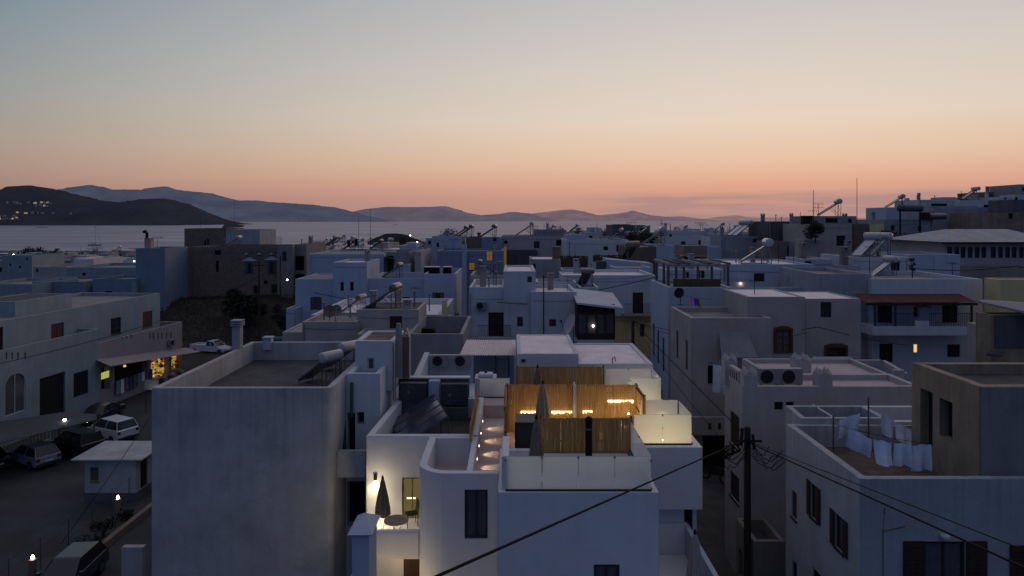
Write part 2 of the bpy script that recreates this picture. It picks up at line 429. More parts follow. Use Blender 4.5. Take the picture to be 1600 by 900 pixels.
def vol(root, pts, z0, z1, m, ops=None, par=.45, pt=.22, roof=None, fine=False, rec=.16):
    """one block of a house: pierced outer walls, parapet and roof deck"""
    ops = ops or {}
    n = len(pts); mb = MB(); todo = []
    for i in range(n):
        A, B = pts[i], pts[(i + 1) % n]; lst = []
        for o in ops.get(i, []):
            if o[-1] == 'none': continue
            if o[0] == 'w': q = (o[1], o[2], o[3], o[4], o[5])
            else:
                px0, px1, py0, py1, kind = o
                ua, da = online(px0, A, B); ub, db = online(px1, A, B)
                za, zb = Z(py1, da), Z(py0, da)
                q = (min(ua, ub), max(ua, ub), za, zb, kind)
            L = math.hypot(B[0] - A[0], B[1] - A[1])
            q = (max(.03, q[0]), min(L - .03, q[1]), max(q[2], z0 + .02), min(q[3], z1 - .03), q[4])
            if q[1] - q[0] > .05 and q[3] - q[2] > .05: lst.append(q); todo.append((A, B, q))
        wall_face(mb, A, B, z0, z1, lst, rec)
    zr = z1 - par
    VOLS.setdefault(root.name, []).append((pts, z0, z1, par))
    if par > .02:
        ins = inset(pts, pt)
        for i in range(n):
            a, b, c, d = pts[i], pts[(i + 1) % n], ins[(i + 1) % n], ins[i]
            mb.poly([(*a[:2], z1), (*b[:2], z1), (*c, z1), (*d, z1)])
            mb.poly([(*d, z1), (*c, z1), (*c, zr), (*d, zr)])
    else:
        ins = pts
    w = mb.build('wall', [m, dark], root)
    if roof is not False:
        r = MB(); r.poly([(p[0], p[1], zr) for p in ins]); r.build('roof', roof or roof_g, root)
    for A, B, q in todo: opening(root, A, B, q, fine, rec)
    RZ[root.name] = zr
    return zr
def house(label, px0, px1, d, yt, dep, m, ops=None, name='house', cat='house', group=None, z0=-1.0, gz=0, **k):
    x0, x1 = X(px0, d), X(px1, d)
    root = thing(name, label, cat, ((x0 + x1) / 2, d + dep / 2, gz), 0, group)
    vol(root, [(x0, d), (x1, d), (x1, d + dep), (x0, d + dep)], z0, Z(yt, d), m, ops, **k)
    return root
def blk(root, px0, px1, d, yt, dep, m, ops=None, z0=-1.0, **k):
    x0, x1 = X(px0, d), X(px1, d)
    return vol(root, [(x0, d), (x1, d), (x1, d + dep), (x0, d + dep)], z0, Z(yt, d), m, ops, **k)
def pbox(name, root, px0, px1, py0, py1, d, dep, m, bevel=0):
    """a box part whose front face fills a picture rectangle at depth d"""
    mb = MB(); mb.box(X(px0, d), X(px1, d), d, d + dep, Z(py1, d), Z(py0, d)); return mb.build(name, m, root, bevel=bevel)
def chimney(root, px, w, py0, py1, d, m=None, style='slab'):
    mb = MB(); x = X(px, d); hw = w / 2; z0, z1 = Z(py1, d), Z(py0, d)
    hh = z1 - z0
    if style == 'slab':
        mb.box(x - hw, x + hw, d, d + w, z0, z1 - .34)
        for k in range(3): mb.box(x - hw - .07, x + hw + .07, d - .07, d + w + .07, z1 - .30 + k * .11, z1 - .24 + k * .11)
        mb.box(x - hw + .06, x + hw - .06, d + .06, d + w - .06, z1 - .34, z1 - .05)
    elif style == 'pot':
        mb.box(x - hw, x + hw, d, d + w, z0, z0 + hh * .6); mb.lathe([(hw * .8, 0), (hw, hh * .2), (hw * .6, hh * .4)], (x, d + hw, z0 + hh * .6), 10)
    else:
        mb.box(x - hw, x + hw, d, d + w, z0, z1 - .05); mb.box(x - hw - .05, x + hw + .05, d - .05, d + w + .05, z1 - .05, z1)
    return mb.build('chimney', m or white, root)
def garnish(root, seed, k=0, chim=1, vents=2, drains=1):
    rn = random.Random(seed); pts, z0, z1, par = VOLS[root.name][k]; zr = z1 - par
    A, B, D = Vector(pts[0]), Vector(pts[1]), Vector(pts[-1])
    def at(u, v): q = A + (B - A) * u + (D - A) * v; return q
    for _ in range(chim):
        q = at(rn.uniform(.12, .88), rn.uniform(.5, .9)); w_ = rn.uniform(.18, .28); h_ = rn.uniform(.7, 1.3); b = MB()
        b.box(q.x - w_, q.x + w_, q.y - w_, q.y + w_, zr, z1 + h_); b.box(q.x - w_ - .06, q.x + w_ + .06, q.y - w_ - .06, q.y + w_ + .06, z1 + h_, z1 + h_ + .08)
        for s_ in (-1, 1): b.box(q.x + s_ * w_ * .8 - .04, q.x + s_ * w_ * .8 + .04, q.y - w_, q.y + w_, z1 + h_ + .08, z1 + h_ + .26)
        b.box(q.x - w_ - .04, q.x + w_ + .04, q.y - w_ - .04, q.y + w_ + .04, z1 + h_ + .26, z1 + h_ + .33); b.build('chimney', rn.choice((white_b, grey_w, white_d, beige_d)), root)
    for _ in range(vents):
        q = at(rn.uniform(.1, .9), rn.uniform(.2, .9)); h_ = rn.uniform(.4, 1.1) + par; b = MB()
        b.cyl((q.x, q.y, zr), (q.x, q.y, zr + h_), .06, n=7); b.lathe([(.06, h_ - .02), (.13, h_), (.13, h_ + .1), (.03, h_ + .16)], (q.x, q.y, zr), 8); b.build('vent_pipe', fill_grey, root)
    for _ in range(drains):
        u = rn.choice((.04, .96, .05, .95)); q = at(u, 0); b = MB(); b.cyl((q.x, q.y - .06, max(z0, 0)), (q.x, q.y - .06, zr + .05), .045, n=6); b.build('drain_pipe', rn.choice((fill_grey, white_d)), root)
    q0, q1 = at(.03, 0), at(.97, 0); b = MB(); zz_ = zr - rn.uniform(.3, .6)
    b.tube([(q0.x, q0.y - .015, zz_ + .1), ((q0.x + q1.x) / 2, q0.y - .02, zz_), (q1.x, q1.y - .02, zz_ + .05)], .011, 4); b.build('wall_cable', frame_k, root)
def railing(root, p0, p1, h=.95, name='railing', m=None, step=.12, r=.014):
    p0, p1 = Vector(p0), Vector(p1); mb = MB(); L = (p1 - p0).length
    up = Vector((0, 0, h))
    mb.tube([p0 + up, p1 + up], r * 1.4, 5); mb.tube([p0 + up * .1, p1 + up * .1], r, 5)
    n = max(2, int(L / step))
    for k in range(n + 1):
        q = p0.lerp(p1, k / n); mb.cyl(q, q + up, r, n=5)
    return mb.build(name, m or iron, root)
# ------------------------------------------------------------------ camera, sky, sun
cam = bpy.data.cameras.new('camera'); co = bpy.data.objects.new('camera', cam); col.objects.link(co)
cam.sensor_width = 36; cam.lens = 36 * S / 1600; cam.shift_y = -(450 - HY) / 1600
cam.clip_start = .1; cam.clip_end = 200000
co.location = (0, 0, H); co.rotation_euler = (R(90), 0, 0)
scene.camera = co
scene.view_settings.view_transform = 'Standard'; scene.view_settings.look = 'None'
scene.view_settings.exposure = 0; scene.view_settings.gamma = 1
scene.cycles.use_denoising = True
scene.cycles.max_bounces = 7; scene.cycles.diffuse_bounces = 3; scene.cycles.transparent_max_bounces = 16
scene.cycles.sample_clamp_indirect = 4

w = bpy.data.worlds.new('World'); scene.world = w; w.use_nodes = True
nt = w.node_tree; N = nt.nodes; L = nt.links; N.clear()
out = N.new('ShaderNodeOutputWorld'); bg = N.new('ShaderNodeBackground'); L.new(bg.outputs[0], out.inputs[0])
tc = N.new('ShaderNodeTexCoord')
sep = N.new('ShaderNodeSeparateXYZ'); L.new(tc.outputs['Generated'], sep.inputs[0])
def math_n(op, a, b=None, c=None):
    n = N.new('ShaderNodeMath'); n.operation = op
    for i, v in enumerate((a, b, c)):
        if v is None: continue
        if isinstance(v, (int, float)): n.inputs[i].default_value = v
        else: L.new(v, n.inputs[i])
    return n.outputs[0]
def ramp(stops, fac):
    r = N.new('ShaderNodeValToRGB'); cr = r.color_ramp
    while len(cr.elements) < len(stops): cr.elements.new(.5)
    for e, (p, c) in zip(cr.elements, stops): e.position = p; e.color = (*lin(*c), 1)
    L.new(fac, r.inputs[0]); return r.outputs[0]
def mrange(v, a, b, c=0., d=1., smooth=True):
    n = N.new('ShaderNodeMapRange'); n.interpolation_type = 'SMOOTHSTEP' if smooth else 'LINEAR'
    for i, q in zip((1, 2, 3, 4), (a, b, c, d)): n.inputs[i].default_value = q
    L.new(v, n.inputs[0]); return n.outputs[0]
def mixc(f, a, b):
    n = N.new('ShaderNodeMix'); n.data_type = 'RGBA'
    for s_, v in ((0, f), (6, a), (7, b)):
        if isinstance(v, (int, float)): n.inputs[s_].default_value = v
        elif isinstance(v, tuple): n.inputs[s_].default_value = (*v, 1)
        else: L.new(v, n.inputs[s_])
    return n.outputs[2]
zz = math_n('MAXIMUM', sep.outputs[2], 0.0)
zf = math_n('POWER', zz, .5)          # finer steps near the horizon
hl = math_n('SQRT', math_n('ADD', math_n('MULTIPLY', sep.outputs[0], sep.outputs[0]), math_n('MULTIPLY', sep.outputs[1], sep.outputs[1])))
hl = math_n('MAXIMUM', hl, .0001)
SAZ = R(21)
dt = math_n('DIVIDE', math_n('ADD', math_n('MULTIPLY', sep.outputs[0], math.sin(SAZ)), math_n('MULTIPLY', sep.outputs[1], math.cos(SAZ))), hl)
def q(z): return z ** .5
ZEN = (155, 152, 165)
right = ramp([(q(.0), (178, 140, 134)), (q(.028), (204, 153, 135)), (q(.05), (222, 167, 142)), (q(.085), (232, 194, 166)),
              (q(.14), (232, 213, 194)), (q(.21), (221, 209, 198)), (q(.31), (200, 196, 195)), (q(.55), (196, 186, 186)), (1, ZEN)], zf)
left = ramp([(q(.0), (130, 106, 114)), (q(.03), (151, 123, 120)), (q(.06), (166, 141, 128)), (q(.10), (163, 152, 140)),
             (q(.16), (147, 152, 151)), (q(.23), (126, 143, 152)), (q(.31), (102, 127, 143)), (q(.55), (120, 130, 148)), (1, ZEN)], zf)
back = ramp([(q(.0), (35, 66, 104)), (q(.08), (42, 76, 119)), (q(.2), (53, 88, 136)), (q(.5), (82, 105, 147)), (1, ZEN)], zf)
f1 = mrange(dt, .50, 1.03, 0., 1., False); f2 = mrange(dt, -.25, .52)
sky = mixc(f1, left, right); sky = mixc(f2, back, sky)
# thin mauve cloud bank low over the sea
nz = N.new('ShaderNodeTexNoise'); nz.inputs['Scale'].default_value = 7; nz.inputs['Detail'].default_value = 5
mp = N.new('ShaderNodeMapping'); mp.inputs['Scale'].default_value = (1, 1, 16); L.new(tc.outputs['Generated'], mp.inputs[0]); L.new(mp.outputs[0], nz.inputs['Vector'])
band = math_n('MULTIPLY', mrange(sep.outputs[2], .044, .030), mrange(sep.outputs[0], .0, .22))
cl = math_n('MULTIPLY', band, mrange(nz.outputs['Fac'], .40, .60, .25, .95))
cl = math_n('MULTIPLY', cl, f2)
sky = mixc(math_n('MULTIPLY', cl, .75), sky, lin(160, 134, 134))
nis = N.new('ShaderNodeTexSky'); nis.sky_type = 'NISHITA'; nis.sun_disc = False
nis.sun_elevation = R(.4); nis.sun_rotation = SAZ; nis.air_density = 1.2
ad = N.new('ShaderNodeMix'); ad.data_type = 'RGBA'; ad.blend_type = 'ADD'; ad.inputs[0].default_value = .004
L.new(sky, ad.inputs[6]); L.new(nis.outputs[0], ad.inputs[7])
L.new(ad.outputs[2], bg.inputs[0]); bg.inputs[1].default_value = 1.0

sun = bpy.data.lights.new('sun', 'SUN'); sun.energy = .24; sun.angle = R(25); sun.color = (1, .55, .38)
so = bpy.data.objects.new('sun', sun); col.objects.link(so)
sd = Vector((math.sin(R(60)), math.cos(R(60)), math.tan(R(8))))
so.rotation_euler = sd.to_track_quat('Z', 'Y').to_euler(); so.location = (40, 80, 60)

def lamp(kind, loc, power, c=(1, .70, .36), r=.05, target=None, ang=70, blend=.6):
    l = bpy.data.lights.new('warm_lamp', kind); l.energy = power; l.color = c; l.shadow_soft_size = r
    o = bpy.data.objects.new('warm_lamp', l); col.objects.link(o); o.location = loc
    if kind == 'SPOT':
        l.spot_size = R(ang); l.spot_blend = blend
        o.rotation_euler = (Vector(loc) - Vector(target)).to_track_quat('Z', 'Y').to_euler()
    return o

# ------------------------------------------------------------------ terrain, sea, islands
def ground(x, y):
    t = ss(72, 175, y); f = 1 - ss(300, 430, y)
    g = t * (8.5 * ss(-75, 15, x) + 8.5 * ss(75, 170, x) * ss(90, 175, y)) * f
    g -= 2.0 * ss(120, 260, y) * (1 - ss(-75, 15, x))
    g += 4.8 * ss(90, 101, y) * ss(-60, -53, x) * (1 - ss(-34, -26, x)) * (1 - ss(125, 170, y))
    g -= 9 * ss(440, 520, y)
    return g
mb = MB()
xs = [-900, -600, -420, -300, -220, -170, -130] + [-100 + 4 * k for k in range(64)] + [165, 190, 230, 290, 380, 520, 800]
ys = [-60, -30, -10] + [0 + 4 * k for k in range(50)] + [210, 225, 245, 270, 300, 340, 380, 420, 460, 490, 520, 560]
nx = len(xs)
for y in ys:
    for x in xs: mb.v.append(Vector((x, y, ground(x, y))))
for j in range(len(ys) - 1):
    for i in range(nx - 1):
        a = j * nx + i; mb.f.append((a, a + 1, a + 1 + nx, a + nx)); mb.m.append(0)
struct('ground', mb, earth, smooth=True)
def sheet(name, pts, z, m):
    b = MB(); b.poly([(p[0], p[1], z) for p in pts]); return struct(name, b, m)
sheet('parking_lot', [(-60, 18), (-19.2, 18), (-19.2, 60), (-33, 62), (-60, 62)], .004, gravel)
sheet('street', [(-22.6, 0), (-14.1, 0), (-14.1, 60), (-24, 92), (-60, 92), (-60, 62.004), (-33, 62.004), (-19.2, 60.004)], .008, asphalt)
sheet('alley', [(6.4, 0), (10.6, 0), (13.5, 60), (8, 66), (6.4, 60)], .012, paving)

sea = bpy.data.materials.new('sea_water'); sea.use_nodes = True
snt = sea.node_tree; b = snt.nodes['Principled BSDF']
b.inputs['Base Color'].default_value = (.05, .075, .125, 1); b.inputs['Specular Tint'].default_value = (.72, .86, 1, 1); b.inputs['Roughness'].default_value = .30
b.inputs['Specular IOR Level'].default_value = .12
g = snt.nodes.new('ShaderNodeNewGeometry'); bp = None
for sc_, st, di in ((.05, 1.0, 4.0), (.35, 1.0, .9)):
    n = snt.nodes.new('ShaderNodeTexNoise'); n.inputs['Scale'].default_value = sc_; n.inputs['Detail'].default_value = 6; n.inputs['Roughness'].default_value = .7
    m_ = snt.nodes.new('ShaderNodeMapping'); m_.inputs['Scale'].default_value = (.55, 1.0, 1)
    snt.links.new(g.outputs['Position'], m_.inputs[0]); snt.links.new(m_.outputs[0], n.inputs['Vector'])
    b2 = snt.nodes.new('ShaderNodeBump'); b2.inputs['Strength'].default_value = st; b2.inputs['Distance'].default_value = di
    snt.links.new(n.outputs['Fac'], b2.inputs['Height'])
    if bp: snt.links.new(bp.outputs[0], b2.inputs['Normal'])
    bp = b2
snt.nodes.remove(b)
df = snt.nodes.new('ShaderNodeBsdfDiffuse'); df.inputs[0].default_value = (.035, .055, .10, 1)
gs = snt.nodes.new('ShaderNodeBsdfGlossy'); gs.inputs[0].default_value = (.92, .88, .98, 1); gs.inputs['Roughness'].default_value = .32
ms = snt.nodes.new('ShaderNodeMixShader'); nw = snt.nodes.new('ShaderNodeTexNoise'); nw.inputs['Scale'].default_value = .012; nw.inputs['Detail'].default_value = 5
mw = snt.nodes.new('ShaderNodeMapping'); mw.inputs['Scale'].default_value = (.35, 1, 1); snt.links.new(g.outputs['Position'], mw.inputs[0]); snt.links.new(mw.outputs[0], nw.inputs['Vector'])
rw_ = snt.nodes.new('ShaderNodeMapRange'); rw_.inputs[1].default_value = .3; rw_.inputs[2].default_value = .7; rw_.inputs[3].default_value = .25; rw_.inputs[4].default_value = .42
snt.links.new(nw.outputs['Fac'], rw_.inputs[0]); snt.links.new(rw_.outputs[0], ms.inputs[0])
for sh_ in (df, gs): snt.links.new(bp.outputs[0], sh_.inputs['Normal'])
snt.links.new(df.outputs[0], ms.inputs[1]); snt.links.new(gs.outputs[0], ms.inputs[2]); snt.links.new(ms.outputs[0], snt.nodes['Material Output'].inputs[0])
mb = MB(); mb.poly([(-90000, 140, -3), (90000, 140, -3), (90000, 120000, -3), (-90000, 120000, -3)])
struct('sea', mb, sea)

def hazemat(name, c, haze, k):  # air haze is put into the hills as a mottled emission colour
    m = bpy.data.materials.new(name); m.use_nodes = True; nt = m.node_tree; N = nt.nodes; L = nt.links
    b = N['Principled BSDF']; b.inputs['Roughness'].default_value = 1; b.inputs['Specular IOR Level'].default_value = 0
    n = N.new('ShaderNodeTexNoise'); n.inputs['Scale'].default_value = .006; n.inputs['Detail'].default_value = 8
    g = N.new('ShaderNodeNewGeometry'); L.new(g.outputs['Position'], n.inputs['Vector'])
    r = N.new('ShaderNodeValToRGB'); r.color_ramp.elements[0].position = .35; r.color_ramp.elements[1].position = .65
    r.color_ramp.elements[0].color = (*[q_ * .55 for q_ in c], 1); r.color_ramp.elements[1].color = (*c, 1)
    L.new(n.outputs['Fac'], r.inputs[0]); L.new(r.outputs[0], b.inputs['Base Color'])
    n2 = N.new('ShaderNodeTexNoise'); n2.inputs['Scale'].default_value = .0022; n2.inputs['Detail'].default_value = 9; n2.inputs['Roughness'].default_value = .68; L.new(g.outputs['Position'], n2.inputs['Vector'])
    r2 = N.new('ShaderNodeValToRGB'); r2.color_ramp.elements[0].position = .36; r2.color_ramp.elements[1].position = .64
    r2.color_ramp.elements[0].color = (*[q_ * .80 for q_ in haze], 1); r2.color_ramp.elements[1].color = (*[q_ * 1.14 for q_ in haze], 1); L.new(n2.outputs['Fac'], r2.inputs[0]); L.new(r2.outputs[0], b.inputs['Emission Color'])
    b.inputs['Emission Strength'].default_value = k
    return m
def island(name, prof, d0, d1, m, rough=1.0, foot=None):
    """a ridge of hills: crest heights along its length, slopes to the sea on both sides"""
    rnd = random.Random(len(prof) * 13 + int(d0)); mb = MB(); cols = []
    n = 160
    for i in range(n + 1):
        px = prof[0][0] + (prof[-1][0] - prof[0][0]) * i / n
        for (a, za), (b_, zb) in zip(prof, prof[1:]):
            if a <= px <= b_: t = (px - a) / (b_ - a); t = t * t * (3 - 2 * t) * .5 + t * .5; py = za + (zb - za) * t; break
        dm = (d0 + d1) / 2
        hz = max(2, Z(py, dm) + 3)
        x = X(px, dm); c = []
        for j in range(9):
            t = j / 8
            prof_h = min(1, t / .5) if t <= .5 else (1 - t) / .5
            hh = hz * (math.sin(prof_h * math.pi / 2) ** 1.1)
            nse = rnd.uniform(-1, 1) * hz * .05 * rough if 0 < j < 8 and j != 4 else (rnd.uniform(-1, 1) * hz * .008)
            c.append(Vector((x + rnd.uniform(-.2, .2) * (d1 - d0) * .05, d0 + (d1 - d0) * t, -4 + hh + nse)))
        cols.append(c)
    for c in cols: mb.v += c
    for i in range(n):
        for j in range(8):
            a = i * 9 + j; mb.f.append((a, a + 9, a + 10, a + 1)); mb.m.append(0)
    return struct(name, mb, m, smooth=True)
h0 = hazemat('hazy_island_scrub', (.035, .032, .03), lin(31, 36, 50), .55)
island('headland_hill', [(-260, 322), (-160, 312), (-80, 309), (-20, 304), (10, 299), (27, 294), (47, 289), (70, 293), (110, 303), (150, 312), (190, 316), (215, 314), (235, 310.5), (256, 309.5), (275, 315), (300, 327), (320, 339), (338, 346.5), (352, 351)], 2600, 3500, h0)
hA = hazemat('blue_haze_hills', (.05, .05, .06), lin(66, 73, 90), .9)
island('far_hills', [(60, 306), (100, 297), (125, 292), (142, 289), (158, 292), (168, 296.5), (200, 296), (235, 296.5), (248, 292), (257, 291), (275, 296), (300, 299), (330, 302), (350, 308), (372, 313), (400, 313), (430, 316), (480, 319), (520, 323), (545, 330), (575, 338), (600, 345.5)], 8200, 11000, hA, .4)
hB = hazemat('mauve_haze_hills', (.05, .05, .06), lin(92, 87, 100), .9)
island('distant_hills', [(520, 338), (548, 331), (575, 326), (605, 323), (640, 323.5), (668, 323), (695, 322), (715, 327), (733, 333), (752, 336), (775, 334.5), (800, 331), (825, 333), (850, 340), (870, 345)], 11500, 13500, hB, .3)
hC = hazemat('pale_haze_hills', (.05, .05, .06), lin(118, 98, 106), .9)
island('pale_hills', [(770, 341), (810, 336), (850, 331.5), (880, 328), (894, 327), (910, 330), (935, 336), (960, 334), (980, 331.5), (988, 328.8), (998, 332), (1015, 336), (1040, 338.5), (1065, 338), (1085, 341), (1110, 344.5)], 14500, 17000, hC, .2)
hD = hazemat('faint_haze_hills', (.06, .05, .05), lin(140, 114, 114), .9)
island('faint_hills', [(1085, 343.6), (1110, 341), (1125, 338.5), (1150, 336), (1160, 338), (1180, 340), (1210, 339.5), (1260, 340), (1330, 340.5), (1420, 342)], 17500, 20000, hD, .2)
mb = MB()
island('near_promontory', [(572, 378), (590, 368), (604, 363), (618, 362.5), (632, 364), (645, 370), (662, 376), (672, 381)], 470, 540, hazemat('hazy_promontory_scrub', (.03, .028, .03), lin(28, 27, 38), .4), .6)

# ------------------------------------------------------------------ prototypes
def heater_proto(name, collm, tankmat, n=1):
    r = thing(name, 'x', 'solar heater'); PROTO[name] = dict(root=r, used=False)
    m = MB(); wd = .95 * n
    # collector slopes down towards -X, tank lies along Y at its upper end
    for k in range(n):
        y0 = -wd / 2 + .95 * k + .02; y1 = y0 + .91
        m.hexa([(-1.75, y0, .10), (-.05, y0, 1.22), (-.05, y1, 1.22), (-1.75, y1, .10), (-1.79, y0, .17), (-.09, y0, 1.29), (-.09, y1, 1.29), (-1.79, y1, .17)])
    m.build('collector', collm, r, world=False)
    f = MB()
    for k in range(n):
        y0 = -wd / 2 + .95 * k + .02; y1 = y0 + .91
        for ya, yb in ((y0 - .01, y0 + .03), (y1 - .03, y1 + .01)):
            f.hexa([(-1.78, ya, .12), (-.06, ya, 1.25), (-.06, yb, 1.25), (-1.78, yb, .12), (-1.82, ya, .20), (-.10, ya, 1.33), (-.10, yb, 1.33), (-1.82, yb, .20)])
    for y in (-wd / 2, wd / 2):
        f.tube([(-1.75, y, 0), (.25, y, 0)], .025, 5); f.tube([(0, y, 0), (0, y, 1.3)], .025, 5); f.tube([(.3, y, 0), (.3, y, 1.3)], .025, 5)
        f.tube([(-1.75, y, 0), (-1.75, y, .14)], .025, 5); f.tube([(.3, y, 0), (-.6, y, .85)], .02, 5)
    f.tube([(.3, -wd / 2, .05), (.3, wd / 2, 1.25)], .018, 5)
    f.build('stand', steel, r, world=False)
    t = MB(); L_ = max(1.25, wd * 1.02)
    pr = [(.05, -L_ / 2 - .05), (.20, -L_ / 2 - .035), (.275, -L_ / 2), (.28, -L_ / 2 + .02), (.28, L_ / 2 - .02), (.275, L_ / 2), (.20, L_ / 2 + .035), (.05, L_ / 2 + .05)]
    t.lathe(pr, (0, 0, 0), 16); t.xf(Matrix.Translation((.15, 0, 1.55)) @ Matrix.Rotation(R(90), 4, 'X'))
    t.build('tank', tankmat, r, smooth=True, world=False)
heater_proto('solar_water_heater', collector, tankm)
heater_proto('pale_solar_water_heater', collector_l, tankm)
heater_proto('worn_solar_water_heater', collector, tankg)
PROTO['pale_solar_water_heater']['root'].name = 'solar_water_heater'
PROTO['worn_solar_water_heater']['root'].name = 'solar_water_heater'
heater_proto('double_solar_water_heater', collector_l, tankm, 2)
PROTO['double_solar_water_heater']['root'].name = 'solar_water_heater'
def ac_proto(key, m, n=1, w=.85, h=.62):
    r = thing('air_conditioner', 'x', 'air conditioner'); PROTO[key] = dict(root=r, used=False)
    b = MB(); H_ = h * n; b.box(-w / 2, w / 2, -.16, .16, .06, .06 + H_)
    for x in (-w * .38, w * .38): b.box(x - .03, x + .03, -.18, .18, 0, .06)
    b.build('casing', m, r, bevel=.015, world=False)
    for k in range(n):
        g = MB(); cx = -w * .16; cz = .06 + h * (k + .5); rr = h * .41
        for q_ in range(5):
            r0 = rr * (q_ + 1) / 5; pts = [(cx + r0 * math.cos(t * math.pi / 10), -.172, cz + r0 * math.sin(t * math.pi / 10)) for t in range(21)]
            g.tube(pts, .007, 4)
        for q_ in range(8):
            t = q_ * math.pi / 4; g.cyl((cx, -.172, cz), (cx + rr * math.cos(t), -.172, cz + rr * math.sin(t)), .006, n=4)
        g.cyl((cx, -.18, cz), (cx, -.165, cz), rr * .2, n=10)
        go = g.build('fan_grille', fill_grey if m is acd else iron, r, world=False)
        d = MB(); d.cyl((cx, -.166, cz), (cx, -.162, cz), rr, n=24); d.build('fan_recess', frame_k, go, world=False)
ac_proto('ac', acw); ac_proto('ac_dark', acd, 1, 1.15, .9); ac_proto('ac_dark2', acd, 2, 1.15, .74)
def antenna(label, px, y0, y1, d, style='mast', group=None, r=.02):
    p = P(px, y1, d); q_ = P(px, y0, d); h = q_.z - p.z
    o = thing('mast_antenna' if style == 'mast' else 'tv_antenna', label, 'antenna', p, 0, group)
    m = MB(); m.cyl((0, 0, 0), (0, 0, h), r, r * .6, 6); m.build('mast', iron, o, world=False)
    if style != 'mast':
        b = MB(); s_ = d / 60
        for zf_ in ((.97, .72) if style == 'double' else (.95,)):
            b.cyl((-.45 * s_, 0, h * zf_), (.45 * s_, 0, h * zf_), .016 * s_, n=4)
            for k in range(6):
                x = (-.42 + .168 * k) * s_; b.cyl((x, -.3 * s_, h * zf_), (x, .3 * s_, h * zf_), .010 * s_, n=4); b.cyl((x, 0, h * zf_ - .12 * s_), (x, 0, h * zf_ + .12 * s_), .010 * s_, n=4)
        b.build('dipoles', iron, o, world=False)
    return o
def dish(label, loc, rz, r=.4, m=None, tilt=28, group=None):
    o = thing('satellite_dish', label, 'satellite dish', loc, rz, group)
    b = MB(); prof = [(.01, 0), (r * .35, .03 * r), (r * .7, .12 * r), (r, .26 * r)]
    n = 20; i = 0
    for (q_, z) in prof:
        for k in range(n):
            t = 2 * math.pi * k / n; b.v.append(Vector((q_ * math.cos(t), q_ * math.sin(t), z)))
    for j in range(3):
        for k in range(n): b.f.append((j * n + k, j * n + (k + 1) % n, (j + 1) * n + (k + 1) % n, (j + 1) * n + k)); b.m.append(0)
    M = Matrix.Translation((0, 0, .55 + r * .6)) @ Matrix.Rotation(R(90 - tilt), 4, 'X')
    b.xf(M); b.build('reflector', m or fill_grey, o, smooth=True, world=False)
    a = MB(); fp = M @ Vector((0, 0, r * 1.05)); lo = M @ Vector((0, -r * .95, .2 * r))
    a.tube([lo, fp], .015, 5); a.build('feed_arm', iron, o, world=False)
    a = MB(); a.box(fp.x - .04, fp.x + .04, fp.y - .05, fp.y + .05, fp.z - .04, fp.z + .04); a.build('feed_horn', black, o, world=False)
    a = MB(); c = M @ Vector((0, 0, -.03)); a.cyl((0, .12, 0), (0, .12, c.z), .025, n=6); a.cyl((0, .12, c.z), c, .025, n=6); a.box(-.15, .15, -.03, .27, 0, .02); a.build('mount', iron, o, world=False)
    return o
def umbrella(label, loc, h, m, rb=.2, z_hem=.75, fringe=False, group=None, open_base=True):
    o = thing('closed_parasol', label, 'parasol', loc, random.uniform(0, 1), group)
    c = MB(); c.lathe([(rb * .75, z_hem), (rb, z_hem + .08), (rb * .96, z_hem + .3), (rb * .72, z_hem + (h - z_hem) * .5), (rb * .45, h - .35), (.045, h - .08), (.02, h - .05)], (0, 0, 0), 40, fold=.2, nf=8)
    c.build('canopy', m, o, smooth=True, world=False)
    p = MB(); p.cyl((0, 0, 0), (0, 0, h - .04), .02, n=8); p.build('pole', frame_w, o, world=False)
    f = MB(); f.lathe([(.045, h - .10), (.05, h - .02), (.03, h + .03), (.01, h + .07)], (0, 0, 0), 10); f.build('finial', black, o, world=False)
    b = MB(); b.lathe([(.26, 0), (.26, .05), (.05, .09), (.03, .3)], (0, 0, .004), 16); b.build('base', concrete, o, world=False)
    if fringe:
        g = MB()
        for k in range(46):
            t = 2 * math.pi * k / 46; r_ = rb * (.86 + .1 * math.cos(8 * t))
            g.cyl((r_ * math.cos(t), r_ * math.sin(t), z_hem + .03), (r_ * .95 * math.cos(t) + random.uniform(-.02, .02), r_ * .95 * math.sin(t), z_hem - .16), .007, .003, 4)
        g.build('fringe', linen, o, world=False)
    return o
def bush(name, label, cat, loc, r, h, m=None, group=None, n=500, stem=.0, seed=1):
    rn = random.Random(seed); o = thing(name, label, cat, loc, 0, group)
    c = MB(); lobes = [(rn.uniform(-.6, .6) * r, rn.uniform(-.6, .6) * r, stem + rn.uniform(.25, .8) * (h - stem), rn.uniform(.3, .5) * r) for _ in range(9)]
    for _ in range(n):
        lx, ly, lz, lr = rn.choice(lobes)
        v = Vector((rn.gauss(0, 1), rn.gauss(0, 1), rn.gauss(0, 1))).normalized() * lr * rn.uniform(.5, 1.05)
        p = Vector((lx, ly, lz)) + Vector((v.x, v.y, v.z * .9))
        s_ = rn.uniform(.05, .11) * max(.8, r * .9); a = Vector((rn.gauss(0, 1), rn.gauss(0, 1), rn.gauss(0, 1))).normalized(); b_ = a.orthogonal().normalized()
        c.poly([p - a * s_, p + b_ * s_ * .5, p + a * s_, p - b_ * s_ * .5])
    c.build('crown', m or leaf, o, world=False)
    t = MB(); t.cyl((0, 0, -.1), (0, 0, stem + h * .4), max(.05, r * .06), .03, 7)
    for k in range(5):
        lx, ly, lz, lr = lobes[k]; t.cyl((0, 0, stem + h * .15), (lx * .8, ly * .8, lz), .035, .012, 5)
    t.build('trunk', bark, o, world=False)
    return o
